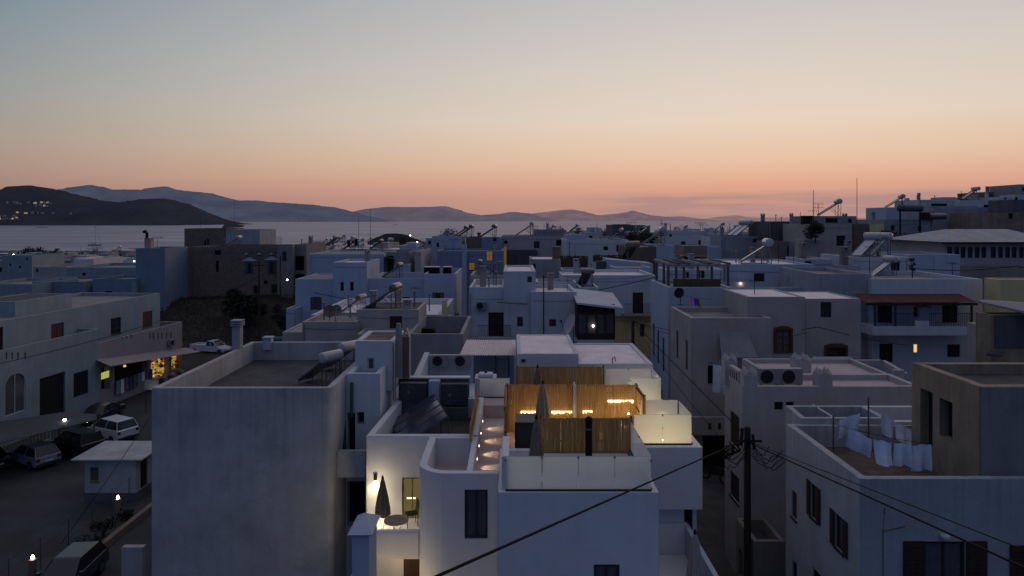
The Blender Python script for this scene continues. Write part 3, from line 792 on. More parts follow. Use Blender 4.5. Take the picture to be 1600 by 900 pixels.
def pine(label, px, y0, y1, d, wd=.33):
    p = P(px, y1, d); h = Z(y0, d) - p.z; o = thing('norfolk_pine', label, 'tree', p)
    t = MB(); t.cyl((0, 0, 0), (0, 0, h), h * .014, h * .003, 7); t.build('trunk', bark, o, world=False)
    c = MB(); rn = random.Random(int(px)); nl = 9
    for k in range(nl):
        z = h * (.22 + .74 * k / nl); L_ = h * wd * (1 - k / (nl + .6))
        for q_ in range(6):
            t_ = q_ * math.pi / 3 + k * .5; dr = Vector((math.cos(t_), math.sin(t_), .25)); sd_ = Vector((-math.sin(t_), math.cos(t_), 0))
            for e in range(9):
                f = (e + 1) / 9; p0 = Vector((0, 0, z)) + dr * L_ * f
                s_ = L_ * .16 * (1.2 - f * .6)
                for sg in (-1, 1):
                    c.poly([p0 - dr * s_ * .3, p0 + sd_ * sg * s_ * 1.2 + dr * s_ * .5 + Vector((0, 0, s_ * .5)), p0 + dr * s_ + Vector((0, 0, s_ * .6))])
    c.build('crown', leaf_d, o, world=False)
    return o
def car(label, loc, rz, paint, kind='hatch', group=None, cover=None):
    o = thing('parked_pickup' if kind == 'pickup' else 'parked_car', label, 'pickup truck' if kind == 'pickup' else 'car', loc, rz, group)
    if kind == 'hatch': Lf, Lb, zb, zt, w_, cab = 2.0, -1.95, .92, 1.47, .84, (-1.85, 1.0, -1.45, .25)
    elif kind == 'suv': Lf, Lb, zb, zt, w_, cab = 2.1, -2.1, 1.05, 1.68, .90, (-2.02, 1.05, -1.75, .35)
    elif kind == 'pickup': Lf, Lb, zb, zt, w_, cab = 2.45, -2.65, .98, 1.62, .86, (-.35, 1.35, -.2, .55)
    else: Lf, Lb, zb, zt, w_, cab = 2.2, -2.2, .90, 1.42, .86, (-1.65, 1.05, -1.0, .2)
    x0, x1, t0, t1 = cab; m = MB()
    prof = [(Lb, .32), (Lf - .05, .30), (Lf, .5), (Lf - .06, .70), (x1, zb - .04), (x0, zb), (Lb, zb - .06)]
    n = len(prof); i = 0
    for y, k in ((-w_, 0), (w_, 0)):
        for x, z in prof: m.v.append(Vector((x, y * (1 if z < zb - .15 else .96), z)))
    for k in range(n): m.f.append((k, n + k, n + (k + 1) % n, (k + 1) % n)); m.m.append(0)
    m.f.append(tuple(range(n))); m.m.append(0); m.f.append(tuple(range(2 * n - 1, n - 1, -1))); m.m.append(0)
    wt = w_ * .74
    m.hexa([(t0, -wt, zt - .05), (t1, -wt, zt - .05), (t1, wt, zt - .05), (t0, wt, zt - .05), (t0 + .08, -wt * .9, zt), (t1 - .1, -wt * .9, zt), (t1 - .1, wt * .9, zt), (t0 + .08, wt * .9, zt)])
    for sy in (-1, 1):
        for (xa, xb) in ((x0, t0), (x1, t1), ((x0 + x1) / 2, (t0 + t1) / 2)):
            m.tube([(xa, sy * w_ * .93, zb - .03), (xb, sy * wt * .98, zt - .03)], .035, 5)
    if kind == 'pickup':
        for y0_, y1_ in ((-w_, -w_ + .06), (w_ - .06, w_)): m.box(Lb + .02, x0, y0_, y1_, zb - .03, zb + .12)
        m.box(Lb + .02, Lb + .08, -w_ + .06, w_ - .06, zb - .03, zb + .12)
    m.build('body', paint, o, bevel=.035, world=False)
    gl = MB(); e = .012; zi = zb - .02
    gl.hexa([(x0 + .02, -w_ * .90, zi), (x1 - .02, -w_ * .90, zi), (x1 - .02, w_ * .90, zi), (x0 + .02, w_ * .90, zi), (t0 + .02, -wt * .96, zt - .045), (t1 - .02, -wt * .96, zt - .045), (t1 - .02, wt * .96, zt - .045), (t0 + .02, wt * .96, zt - .045)])
    gl.build('windows', glass_d, o, world=False)
    for sx in ((Lf - .75, Lb + .75)):
        for sy in (-1, 1):
            wm = MB(); wm.cyl((sx, sy * (w_ - .17), .31), (sx, sy * (w_ + .015), .31), .315, n=20); wo = wm.build('wheel', rubber, o, world=False)
            rm = MB(); rm.cyl((sx, sy * (w_ + .012), .31), (sx, sy * (w_ + .025), .31), .2, n=12); rm.build('rim', steel, wo, world=False)
    for sy in (-1, 1):
        q_ = MB(); q_.box(Lf - .09, Lf + .012, sy * w_ * .72 - .17, sy * w_ * .72 + .17, .60, .72); q_.build('headlight', frame_w, o, world=False)
        q_ = MB(); q_.box(Lb - .015, Lb + .06, sy * w_ * .80 - .11, sy * w_ * .80 + .11, zb - .30, zb - .08); q_.build('taillight', redl, o, world=False)
        q_ = MB(); q_.box(x1 - .35, x1 - .2, sy * (w_ + .09) - .08, sy * (w_ + .09) + .08, zb + .02, zb + .15); q_.build('mirror', paint, o, world=False)
    for xa_, za_ in ((Lb, .52), (Lf, .42)):
        q_ = MB(); q_.box(xa_ - .055, xa_ + .055, -.26, .26, za_, za_ + .11); q_.build('number_plate', frame_w, o, world=False)
    for xa_, xb_, za_, zb_ in ((Lb - .05, Lb + .1, .30, .48), (Lf - .1, Lf + .04, .28, .42)):
        q_ = MB(); q_.box(xa_, xb_, -w_ * .96, w_ * .96, za_, zb_); q_.build('bumper', frame_k, o, world=False)
    return o
def cable(label, a, b, r=.02, sag=.0, n=14, group=None, m=None):
    a, b = Vector(a), Vector(b); pts = []
    for k in range(n + 1):
        t = k / n; p = a.lerp(b, t); p.z -= sag * 4 * t * (1 - t); pts.append(p)
    mb = MB(); mb.tube(pts, r, 6); o = mb.build('power_cable', m or black, None, smooth=True)
    return tag(o, label, 'cable', group)
# ------------------------------------------------------------------ the lit villa
YB = 33.0
villa = thing('villa', 'white modern villa with warmly lit roof terraces in the middle of the foreground', 'house', (1.0, 27, 0))
F = 8.3                                             # terrace floor level
V1 = [(X(778, 20.1), 20.1), (4.33, 20.1), (4.33, 24.0), (X(778, 20.1), 24.0)]
vol(villa, V1, -1, 8.98, villa_w, {0: [(928, 968, 882, 940, 'char_curtain')]}, par=.68, pt=.25, roof=roof_w, fine=True)
# right wing that overhangs the lower terrace
V2 = [(4.334, 24.5), (6.84, 24.5), (6.84, YB), (4.334, YB)]
vol(villa, V2, 6.62, 8.84, villa_w, {}, par=.40, pt=.28, roof=roof_w)
sl = MB(); sl.poly([(4.334, 24.5, 6.62), (4.334, YB, 6.62), (6.84, YB, 6.62), (6.84, 24.5, 6.62)]); sl.build('soffit', villa_w, villa)
vol(villa, [(4.334, 24.9), (6.74, 24.9), (6.74, YB), (4.334, YB)], -1, 6.618, villa_w, {0: [(1069, 1082, 793, 830, 'char')], 1: [('w', 1.0, 2.0, 3.5, 5.2, 'char'), ('w', 4.0, 5.0, 3.5, 5.2, 'char')]}, par=0, roof=False, fine=True)
# middle block carrying the terraces
vol(villa, [(-.35, 24.002), (4.33, 24.002), (4.33, YB), (-.35, YB)], -1, 8.3, villa_w, {}, par=0, roof=tilef)
vol(villa, [(-1.25, 25.2), (-.354, 25.2), (-.354, YB), (-1.25, YB)], -1, 8.3, villa_w, {}, par=0, roof=tilef)
# walkway front part between the tub and the front volume
WK = 21.5
vol(villa, [(-1.25, 21.72), (-.42, 21.72), (-.42, 25.196), (-1.25, 25.196)], 7.4, 8.296, villa_w, {}, par=0, roof=tilef)
# curved tower with an open tub roof
pts = []; cx, r_ = -2.04, 1.0
for k in range(9):
    t = R(180 + 90 * k / 8); pts.append((cx + r_ * math.cos(t), WK + r_ + r_ * math.sin(t)))
pts += [(-.43, WK), (-.43, 25.19), (-3.04, 25.19)]
mb = MB(); n = len(pts); ins = []
ip = []
for k in range(9):
    t = R(180 + 90 * k / 8); ip.append((cx + (r_ - .26) * math.cos(t), WK + r_ + (r_ - .26) * math.sin(t)))
ip += [(-1.45, WK + .26), (-1.45, 25.0), (-2.78, 25.0)]
ZT = 9.02
A_, B_ = pts[8], pts[9]
op = []
for (a, b, c, d_, kind) in [(726, 762, 765, 842, 'char_curtain')]:
    ua, da = online(a, A_, B_); ub, db = online(b, A_, B_); op.append((ua, ub, Z(d_, da), Z(c, da), kind))
for k in range(n):
    if k == 8: wall_face(mb, A_, B_, -1, ZT, op, .2)
    elif k == 9: mb.poly([(*pts[9], -1), (*pts[10], -1), (*pts[10], 8.29), (*pts[9], 8.29)]); mb.poly([(-.43, WK, 8.29), (-.43, WK + .26, 8.29), (-.43, WK + .26, ZT), (-.43, WK, ZT)])
    elif k == 10: mb.poly([(-.43, 25.19, -1), (-3.04, 25.19, -1), (-3.04, 25.19, 8.29), (-.43, 25.19, 8.29)]); mb.poly([(-1.25, 25.19, 8.29), (-3.04, 25.19, 8.29), (-3.04, 25.19, ZT), (-1.25, 25.19, ZT)])
    else: mb.poly([(*pts[k], -1), (*pts[(k + 1) % n], -1), (*pts[(k + 1) % n], ZT), (*pts[k], ZT)])
for k in range(9):
    k2 = k + 1
    a, b = pts[k], (pts[k2] if k < 8 else None)
    if k < 8: mb.poly([(*a, ZT), (*b, ZT), (*ip[k2], ZT), (*ip[k], ZT)])
mb.poly([(*pts[8], ZT), (*pts[9], ZT), (-.43, WK + .26, ZT), (-1.45, WK + .26, ZT), (*ip[8], ZT)])
mb.poly([(*ip[10], ZT), (-1.25, 25.0, ZT), (-1.25, 25.19, ZT), (-3.04, 25.19, ZT), (*ip[11], ZT)])
mb.poly([(*ip[11], ZT), (-3.04, 25.19, ZT), (*pts[0], ZT), (*ip[0], ZT)])
mb.poly([(-1.45, WK + .26, ZT), (-1.25, WK + .26, ZT), (-1.25, 25.0, ZT), (-1.45, 25.0, ZT)])
mb.poly([(-1.25, WK + .26, 8.29), (-1.25, 25.19, 8.29), (-1.25, 25.19, ZT), (-1.25, WK + .26, ZT)])
mb.poly([(-1.25, WK + .26, 8.29), (-.43, WK + .26, 8.29), (-.43, WK + .26, ZT), (-1.25, WK + .26, ZT)])
for k in range(12):
    a, b = ip[k], ip[(k + 1) % 12]; mb.poly([(*b, 8.05), (*a, 8.05), (*a, ZT), (*b, ZT)])
mb.build('wall', [villa_w, dark], villa)
for o in op: opening(villa, A_, B_, o, True)
mb = MB(); mb.poly([(*p, 8.05) for p in ip]); mb.build('roof', tilef, villa)
# left wing: lit balcony wall, service roof pit
V4 = [(-5.38, 25.2), (-1.256, 25.2), (-1.256, 30.7), (-5.1, 30.7)]
vol(villa, V4, -1, 9.03, villa_w, {0: [(628, 660, 746, 833, 'olive_glow')]}, par=.85, pt=.26, roof=roof_d, fine=True, rec=.12)
mb = MB(); mb.box(-1.45, -1.25, 25.2, 30.5, 9.0, 9.06); mb.build('coping', villa_w, villa)
# raised landing at the end of the walkway
mb = MB(); mb.box(-1.25, -.36, 30.0, 32.95, 8.304, 8.86); mb.build('landing', tilef, villa)
# left balcony: floor, parapet, lower loggia
mb = MB(); mb.box(-5.3, -3.05, 22.6, 25.195, 5.78, 6.0); mb.build('balcony_floor', villa_w, villa)
mb = MB(); mb.box(-5.2, -3.05, 22.35, 22.6, 5.95, 6.78); mb.build('balcony_parapet', villa_w, villa, bevel=.02)
mb = MB(); mb.box(-5.3, -3.05, 24.6, 24.9, -1, 5.775); mb.build('wall', villa_w, villa)
mb = MB(); mb.box(-3.9, -3.1, 24.55, 24.6, 3.6, 5.35); mb.build('louvre_door', wood_d, villa)
# chimney-like gate pillar with pyramid cap
d = 18.5; x0, x1 = X(550, d), X(577, d)
mb = MB(); mb.box(x0, x1, d, d + 1.0, -1, 8.46); cxp, cyp = (x0 + x1) / 2, d + .5
mb.box(x0 - .06, x1 + .06, d - .06, d + 1.06, 8.46, 8.52)
a, b = .22, .65
mb.poly([(x0 - .1, d - .12, 8.52), (x1 + .1, d - .12, 8.52), (cxp, cyp, 8.86)]); mb.poly([(x1 + .1, d - .12, 8.52), (x1 + .1, d + 1.12, 8.52), (cxp, cyp, 8.86)])
mb.poly([(x1 + .1, d + 1.12, 8.52), (x0 - .1, d + 1.12, 8.52), (cxp, cyp, 8.86)]); mb.poly([(x0 - .1, d + 1.12, 8.52), (x0 - .1, d - .12, 8.52), (cxp, cyp, 8.86)])
mb.poly([(x0 - .1, d - .12, 8.52), (x0 - .1, d + 1.12, 8.52), (x1 + .1, d + 1.12, 8.52), (x1 + .1, d - .12, 8.52)])
tag(mb.build('masonry_pillar', blue_w), 'pale blue square pillar with a pyramid cap at the bottom edge', 'pillar')
mb = MB(); mb.hexa([(-4.45, 14.5, -1), (-4.2, 14.5, -1), (-4.2, 22.3, -1), (-4.45, 22.3, -1), (-4.45, 14.5, 5.9), (-4.2, 14.5, 5.9), (-4.6, 22.3, 6.75), (-4.85, 22.3, 6.75)])
tag(mb.build('stair_wall', villa_w), 'sloping white stair wall behind the pale blue pillar', 'wall')
# lower right terrace
mb = MB(); mb.box(4.34, 6.5, 15.5, 24.88, 4.7, 4.9); mb.build('terrace_floor', villa_w, villa)
mb = MB(); mb.box(6.26, 6.42, 15.5, 24.88, 4.0, 5.95); mb.build('terrace_parapet', blue_w, villa)
mb = MB(); mb.box(4.34, 6.36, 24.7, 24.895, 4.9, 6.0); mb.build('terrace_wall', villa_w, villa)
# roof block behind the terraces
rb = thing('house', 'white house whose two pink lit flat roofs lie right behind the bamboo terrace', 'house', (3.5, 36, 0))
vol(rb, [(.25, 33.4), (3.25, 33.4), (3.25, 39.1), (.25, 39.1)], -1, 10.46, white, {0: [(814, 822, 561, 568, 'arch')]}, par=.03, pt=.18, roof=roof_w)
vol(rb, [(3.254, 33.4), (6.9, 33.4), (6.9, 39.1), (3.254, 39.1)], -1, 9.96, white, {1: [('w', 1, 1.8, 5, 6.4, 'brown'), ('w', 3.2, 4, 5, 6.4, 'brown')]}, par=.06, pt=.22, roof=roof_w)
mb = MB(); mb.tube([(X(957, 33.6), 33.6, 9.9), (X(957, 33.6), 33.6, 10.2), (X(961, 33.6), 33.7, 10.25), (X(963, 33.6), 33.8, 10.0)], .03, 6); mb.build('vent_pipe', fill_grey, rb)

def cane_fence(label, p0, p1, z0, z1, r=.0125, m=None, gap=.86, rails=True, seed=3, jit=.03):
    p0, p1 = Vector((*p0, 0)), Vector((*p1, 0)); L_ = (p1 - p0).length; n = int(L_ / (2 * r * gap)); rn = random.Random(seed)
    o = thing('bamboo_fence', label, 'fence', ((p0.x + p1.x) / 2, (p0.y + p1.y) / 2, z0))
    b = MB(); L2_ = 2; nrm = Vector((-(p1 - p0).y, (p1 - p0).x, 0)).normalized()
    for k in range(n):
        q_ = p0.lerp(p1, (k + .5) / n) + nrm * rn.uniform(-.012, .012); t = (p1 - p0).normalized() * rn.uniform(-.02, .02)
        b.cyl((q_.x, q_.y, z0), (q_.x + t.x, q_.y + t.y, z1 + rn.uniform(-jit, jit * .3)), r * rn.uniform(.85, 1.1), n=6)
    for k in range(n):
        q_ = p0.lerp(p1, rn.random()) + nrm * (r * 1.7 + rn.uniform(0, .008)); t = (p1 - p0).normalized() * rn.uniform(-.05, .05)
        b.cyl((q_.x, q_.y, z0), (q_.x + t.x, q_.y + t.y, z1 - rn.uniform(0, .08)), r * rn.uniform(.9, 1.3), n=5)
    b.build('canes', m or bamboo, o)
    if rails:
        f = MB()
        for zf_ in (.12, .55, .96):
            z = z0 + (z1 - z0) * zf_
            f.hexa([(*(p0 + nrm * .02).xy, z - .03), (*(p1 + nrm * .02).xy, z - .03), (*(p1 + nrm * .06).xy, z - .03), (*(p0 + nrm * .06).xy, z - .03), (*(p0 + nrm * .02).xy, z + .03), (*(p1 + nrm * .02).xy, z + .03), (*(p1 + nrm * .06).xy, z + .03), (*(p0 + nrm * .06).xy, z + .03)])
        f.build('rail', wood_d, o)
        for q_ in (p0, p1):
            f = MB(); f.box(q_.x - .04, q_.x + .04, q_.y + .03, q_.y + .11, z0, z1 + .02); f.build('post', wood_d, o)
    return o
cane_fence('bamboo screen at the front of the roof terrace behind the black stove pipe', (1.0, 23.72), (4.16, 23.72), 8.3, 10.14, seed=1)
cane_fence('wide bamboo screen with light strips along it across the middle of the terrace', (-.2, 28.0), (2.5, 28.0), 8.3, 10.26, seed=2)
cane_fence('bamboo screen with one bright strip near its top right of the white divider', (2.58, 28.0), (5.1, 28.0), 8.3, 10.26, seed=9)
cane_fence('rearmost bamboo screen in front of the pink lit roof', (.26, 32.6), (4.36, 32.6), 8.3, 10.02, seed=4)
cane_fence('bamboo screen seen edge on along the left side of the seating corner', (-.24, 24.6), (-.24, 27.9), 8.3, 10.22, seed=5)
cane_fence('low strip of bamboo fence beside the lit walkway', (-1.50, 24.6), (-1.50, 30.2), 8.98, 9.56, seed=6, rails=False)
cane_fence('dark bamboo screen seen edge on at the right end of the terrace', (5.14, 26.4), (5.14, 28.0), 8.3, 10.2, seed=7)
mb = MB(); mb.box(2.515, 2.565, 27.2, 28.05, 8.3, 10.36)
tag(mb.build('divider_panel', frame_w), 'thin white divider standing between two bamboo screens', 'panel')
# planter and bench, dark stair head
mb = MB(); mb.box(.95, 4.0, 23.2, 23.66, 8.304, 8.93); tag(mb.build('built_bench', villa_w, bevel=.02), 'white built bench along the foot of the front bamboo screen', 'bench')
sh = thing('stair_hatch', 'dark stair opening beside the front bamboo screen', 'stair hatch', (.35, 24.6, 8.3))
mb = MB(); mb.box(.15, .9, 24.3, 25.6, 8.304, 9.75); mb.build('opening_shade', frame_k, sh)  # dark block stands for the shade inside the stair opening
mb = MB()
for (a, b) in ((.10, .15), (.90, .95)): mb.box(a, b, 24.26, 24.34, 8.304, 9.8)
mb.box(.15, .9, 24.26, 24.34, 9.75, 9.8); mb.build('door_frame', wood_d, sh)
# stove pipe
d = 22.9; xx = X(920, d)
sp = thing('stove_pipe', 'black stove pipe with a silver ring in front of the bamboo screen', 'stove pipe', (xx, d, 8.3))
mb = MB(); mb.cyl((xx, d, 8.3), (xx, d, 10.22), .115, n=20); mb.build('pipe', black, sp, smooth=False)
mb = MB(); mb.cyl((xx, d, 9.98), (xx, d, 10.03), .122, n=20); mb.build('clamp_ring', steel, sp)
mb = MB(); mb.lathe([(.09, 10.22), (.13, 10.24), (.13, 10.32), (.10, 10.38), (.03, 10.42)], (xx, d, 0), 18); mb.build('cowl', black, sp)
# parasols
umbrella('closed grey parasol standing left of the front bamboo screen', (X(838, 22.4), 22.4, 8.3), 2.25, cloth_g, .25, .45)
umbrella('closed beige parasol in front of the light strip on the wide bamboo screen', (X(848, 26.4), 26.4, 8.3), 2.45, cloth_b, .27, .8)
umbrella('closed brown parasol behind the rearmost fence line', (X(840, 31.6), 31.6, 8.3), 1.95, cloth_s, .2, .6)
umbrella('closed fringed striped parasol on the lit left balcony', (X(598, 23.9), 23.9, 6.0), 2.0, cloth_s, .23, .62, True)
umbrella('closed striped parasol on the lower blue terrace beside the alley', (X(1086, 21.5), 21.5, 4.9), 2.3, cloth_l, .27, .35)
# round table and chair
tb = thing('round_table', 'round mosaic table on the lit left balcony', 'table', (X(619, 23.4), 23.4, 6.0))
mb = MB(); mb.cyl((0, 0, .70), (0, 0, .73), .42, n=32); mb.build('tabletop', mosaic, tb, world=False)
mb = MB()
for k in range(3):
    t = k * 2.1 + .4; mb.tube([(.3 * math.cos(t), .3 * math.sin(t), 0), (.12 * math.cos(t), .12 * math.sin(t), .4), (.28 * math.cos(t), .28 * math.sin(t), .70)], .012, 6)
mb.build('legs', iron, tb, world=False)
def chair(label, loc, rz):
    c = thing('metal_chair', label, 'chair', loc, rz)
    m = MB(); m.box(-.2, .2, -.2, .2, .43, .45); m.build('seat', iron, c, world=False)
    for x in (-.19, .19):
        for y in (-.19, .19):
            m = MB(); m.tube([(x, y, 0), (x, y, .43)], .014, 6); m.build('leg', iron, c, world=False)
    m = MB(); m.tube([(-.19, .19, .45), (-.18, .25, .88), (.18, .25, .88), (.19, .19, .45)], .014, 6)
    for k in range(5): m.tube([(-.12 + .06 * k, .2, .45), (-.12 + .06 * k, .245, .88)], .007, 4)
    m.build('backrest', iron, c, world=False)
chair('black metal chair beside the olive door on the lit balcony', (X(643, 24.6), 24.6, 6.0), -1.2)
chair('black metal chair on the dark lower terrace at the bottom edge', (X(1041, 21.0), 21.0, 4.9), .6)
# glass balustrades
def balustrade(label, p0, p1, z0, z1, n=1, gm=None):
    p0, p1 = Vector((*p0, 0)), Vector((*p1, 0)); o = thing('glass_balustrade', label, 'glass balustrade', ((p0.x + p1.x) / 2, (p0.y + p1.y) / 2, z0))
    dr = (p1 - p0).normalized(); nr = Vector((-dr.y, dr.x, 0)); L_ = (p1 - p0).length
    for k in range(n):
        a = p0 + dr * (L_ * k / n + .012); b = p0 + dr * (L_ * (k + 1) / n - .012); m = MB()
        m.poly([(a.x, a.y, z0 + .04), (b.x, b.y, z0 + .04), (b.x, b.y, z1), (a.x, a.y, z1)]); m.build('glass_panel', gm or frost, o)
    m = MB(); a, b = p0 - nr * .04, p1 - nr * .04; c, e = p1 + nr * .04, p0 + nr * .04
    m.hexa([(a.x, a.y, z0 - .003), (b.x, b.y, z0 - .003), (c.x, c.y, z0 - .003), (e.x, e.y, z0 - .003), (a.x, a.y, z0 + .05), (b.x, b.y, z0 + .05), (c.x, c.y, z0 + .05), (e.x, e.y, z0 + .05)]); m.build('base_shoe', frame_k, o)
    m = MB()
    for k in range(1, n):
        q_ = p0 + dr * (L_ * k / n); m.box(q_.x - .025, q_.x + .025, q_.y - .025, q_.y + .025, z1 - .05, z1 + .012)
    for q_ in (p0, p1): m.box(q_.x - .02, q_.x + .02, q_.y - .02, q_.y + .02, z1 - .14, z1 - .08)
    m.build('clamp', fill_grey, o)
    m = MB(); t = .006; a, b, c, e = p0 - nr * t, p1 - nr * t, p1 + nr * t, p0 + nr * t
    m.hexa([(a.x, a.y, z1 + .001), (b.x, b.y, z1 + .001), (c.x, c.y, z1 + .001), (e.x, e.y, z1 + .001), (a.x, a.y, z1 + .009), (b.x, b.y, z1 + .009), (c.x, c.y, z1 + .009), (e.x, e.y, z1 + .009)]); m.build('edge', frame_w, o)
    return o
fx0, fx1 = X(790, 20.2), 4.12
balustrade('long frosted glass balustrade of four panels along the front of the terrace', (fx0, 20.22), (fx1, 20.22), 8.985, 10.0, 4, frost_c)
balustrade('frosted glass balustrade on the right side of the front terrace seen obliquely', (fx1, 20.26), (fx1, 23.95), 8.985, 10.0, 2, frost_c)
mb = MB(); mb.box(fx0 - .12, fx0 + .1, 20.3, 22.2, 8.6, 9.98); tag(mb.build('end_wall', villa_w, bevel=.02), 'short white wall at the left end of the front glass balustrade', 'wall')
balustrade('glowing frosted glass balustrade of two panels on the right hand balcony', (4.42, 24.8), (6.53, 24.8), 8.845, 9.93, 2)
balustrade('frosted glass side of the glowing right hand balcony', (6.53, 24.84), (6.53, 26.7), 8.845, 9.93, 1)
balustrade('greenish glass at the back of the glowing right hand balcony', (6.49, 26.72), (5.0, 26.72), 8.845, 9.95, 1)
balustrade('glowing frosted glass panel of the second balcony beside the alley', (5.24, 30.3), (6.62, 30.3), 8.845, 9.98, 1)
balustrade('side glass of the second balcony beside the alley', (6.62, 30.34), (6.62, 32.2), 8.845, 9.98, 1)
balustrade('pale glass at the back of the second balcony below the pink roof edge', (6.58, 32.22), (4.4, 32.22), 8.845, 9.98, 2)
balustrade('small frosted glass panel closing the far end of the lit walkway', (-1.5, 31.3), (-.1, 31.3), 8.86, 9.75, 1)
for xx, yy, zz_ in ((5.5, 24.96, 8.92), (5.5, 24.96, 9.1)):
    pass
# lamps ------------------------------------------------------------
def stud(label, loc, r=.03, m=None, name='lamp_stud'):
    b = MB(); b.lathe([(r * .4, -r * .6), (r, -r * .2), (r, r * .2), (r * .4, r * .6)], loc, 10); return tag(b.build(name, m or e_dot), label, 'lamp')
stud('tiny floor lamp glowing behind the seam of the right hand balcony glass', (5.52, 24.98, 8.95), .022)
for xx, yy in ((5.0, 25.3), (6.1, 25.3)): lamp('POINT', (xx, yy + .45, 9.0), 12, (1, .80, .40), .25)
lamp('POINT', (5.6, 26.0, 9.0), 10, (1, .80, .42), .25)
lamp('POINT', (5.95, 31.1, 9.0), 16, (1, .80, .40), .28)
lamp('POINT', (5.0, 31.2, 9.0), 2.5, (1, .80, .45), .28)
lamp('POINT', (-.0, 21.2, 8.9), 1.5, (1, .86, .68), .2)
for k, (yy) in enumerate((22.6, 24.0, 25.4, 26.9, 28.5)):
    st = thing('step_light', '%s recessed step light in the left wall of the walkway' % ('nearest', 'second nearest', 'middle', 'second farthest', 'farthest')[k], 'lamp', (-1.25, yy, 8.62))
    b = MB(); b.box(-1.249, -1.225, yy - .07, yy + .07, 8.56, 8.68); b.build('housing', frame_w, st)
    b = MB(); b.box(-1.2245, -1.221, yy - .05, yy + .05, 8.575, 8.635); b.build('lens', e_dot, st)
    lamp('SPOT', (-1.19, yy, 8.62), 13, (1, .76, .48), .02, (-.72, yy - .05, 8.3), 80, .7)
b = MB(); b.box(-1.25, -1.2, 21.8, 22.0, 8.3, 8.36); 
def strip(label, x0, x1, y, z, n):
    o = thing('light_strip', label, 'light strip', ((x0 + x1) / 2, y, z)); rn = random.Random(int(x0 * 31) + n)
    for k in range(n):
        a = x0 + (x1 - x0) * k / n; b_ = a + (x1 - x0) / n * rn.uniform(.55, .98)
        m = MB(); m.box(a, b_, y - .012, y + .012, z - .018 - rn.uniform(0, .09), z + .02); m.build('led_segment', e_led, o)
    return o
strip('dashed warm light strip low on the bamboo left of the beige parasol', .36, 1.17, 27.93, 9.17, 14)
strip('dashed warm light strip low on the bamboo right of the beige parasol', 1.62, 2.46, 27.93, 9.17, 14)
strip('short warm light strip behind the black stove pipe', 2.9, 3.3, 27.93, 9.19, 7)
strip('long thin warm light strip near the top right of the bamboo', 3.92, 4.98, 27.93, 9.62, 12)
stud('small warm lamp at the foot of the bamboo at the right end of the terrace', (4.75, 27.8, 9.12), .04)
for xx, zz_, p in ((.8, 9.0, 11), (2.0, 9.0, 11), (3.2, 9.0, 9), (4.5, 9.4, 14), (4.4, 8.9, 4)):
    lamp('POINT', (xx, 27.05, zz_), p, (1, .76, .36), .12)
# spot on the alley side wall
wl = thing('wall_lamp', 'bright wall lamp on the far right corner of the villa above the alley', 'lamp', (6.9, 32.6, 9.4))
b = MB(); b.cyl((6.93, 32.6, 9.25), (6.93, 32.6, 9.55), .05, n=10); b.build('housing', frame_k, wl)
b = MB(); b.cyl((6.93, 32.6, 9.551), (6.93, 32.6, 9.57), .04, n=10); b.cyl((6.93, 32.6, 9.23), (6.93, 32.6, 9.249), .04, n=10); b.build('lens', e_cold, wl)
lamp('POINT', (7.05, 32.5, 9.75), 1.2, (1, .85, .6), .04)
# balcony sconce
scx, scy = X(586, 25.05), 25.1
sc = thing('wall_sconce', 'dark cylindrical sconce lighting the left balcony wall', 'lamp', (scx, scy, Z(748, 25)))
b = MB(); b.cyl((scx, scy, Z(752, 25)), (scx, scy, Z(744, 25)), .06, n=12); b.build('housing', black, sc)
b = MB(); b.cyl((scx, scy, Z(752.6, 25)), (scx, scy, Z(752.05, 25)), .05, n=12); b.build('lens', e_dot, sc)
lamp('POINT', (scx + .1, scy - .55, Z(756, 25)), 22, (1, .78, .46), .08)  # added fill hung before the sconce to warm the balcony wall
lamp('SPOT', (scx, scy - .12, Z(753, 25)), 50, (1, .76, .42), .05, (scx, scy - .10, 6.0), 140, .9)
stud('bright low lamp behind the pillar cap on the left balcony', (-4.95, 24.7, 6.25), .06, e_cold)
lamp('POINT', (-4.6, 23.8, 6.6), 62, (1, .74, .38), .06)
lamp('POINT', (-3.8, 21.0, 4.6), 60, (1, .74, .42), .15)
lamp('POINT', (-3.9, 23.6, 5.2), 22, (1, .72, .36), .1)
strip('white light strip seen through the olive balcony door', X(636, 25.32), X(650, 25.32), 25.31, Z(778, 25.3), 1)
lamp('POINT', (-2.2, 23.2, 8.8), .5, (1, .5, .3), .2)

# service pit: photovoltaic panels, heat pumps
pv = thing('solar_panel_array', 'four dark solar panels tilted in the roof pit behind the lit balcony wall', 'solar panels', (-3.9, 27.6, 8.2))
hb, hf = Vector((-3.35, 29.6, 9.42)), Vector((-2.45, 26.2, 9.42)); dn = Vector((-1.75, -.45, -1.05))
for k in range(4):
    a = hb.lerp(hf, k / 4 + .006); b_ = hb.lerp(hf, (k + 1) / 4 - .006); up = Vector((-.03, 0, .05))
    m = MB(); m.hexa([a, a + dn, b_ + dn, b_, a + up, a + dn + up, b_ + dn + up, b_ + up]); m.build('panel', pvm, pv)
    f = MB()
    for p_, q_ in ((a, b_), (b_, b_ + dn), (b_ + dn, a + dn), (a + dn, a)): f.tube([p_ + up * 1.02, q_ + up * 1.02], .02, 4)
    f.build('panel_frame', frame_k, pv)
m = MB()
for q_ in (hb, hb.lerp(hf, .5), hf): m.cyl((q_.x, q_.y, 8.18), q_, .025, n=6); e_ = q_ + dn; m.cyl((e_.x, e_.y, 8.18), e_, .025, n=6)
m.build('stand', steel, pv)
def ac(key, label, loc, rz=0, sc=1.0, group=None): return dup(key, loc, rz, label, group, sc)
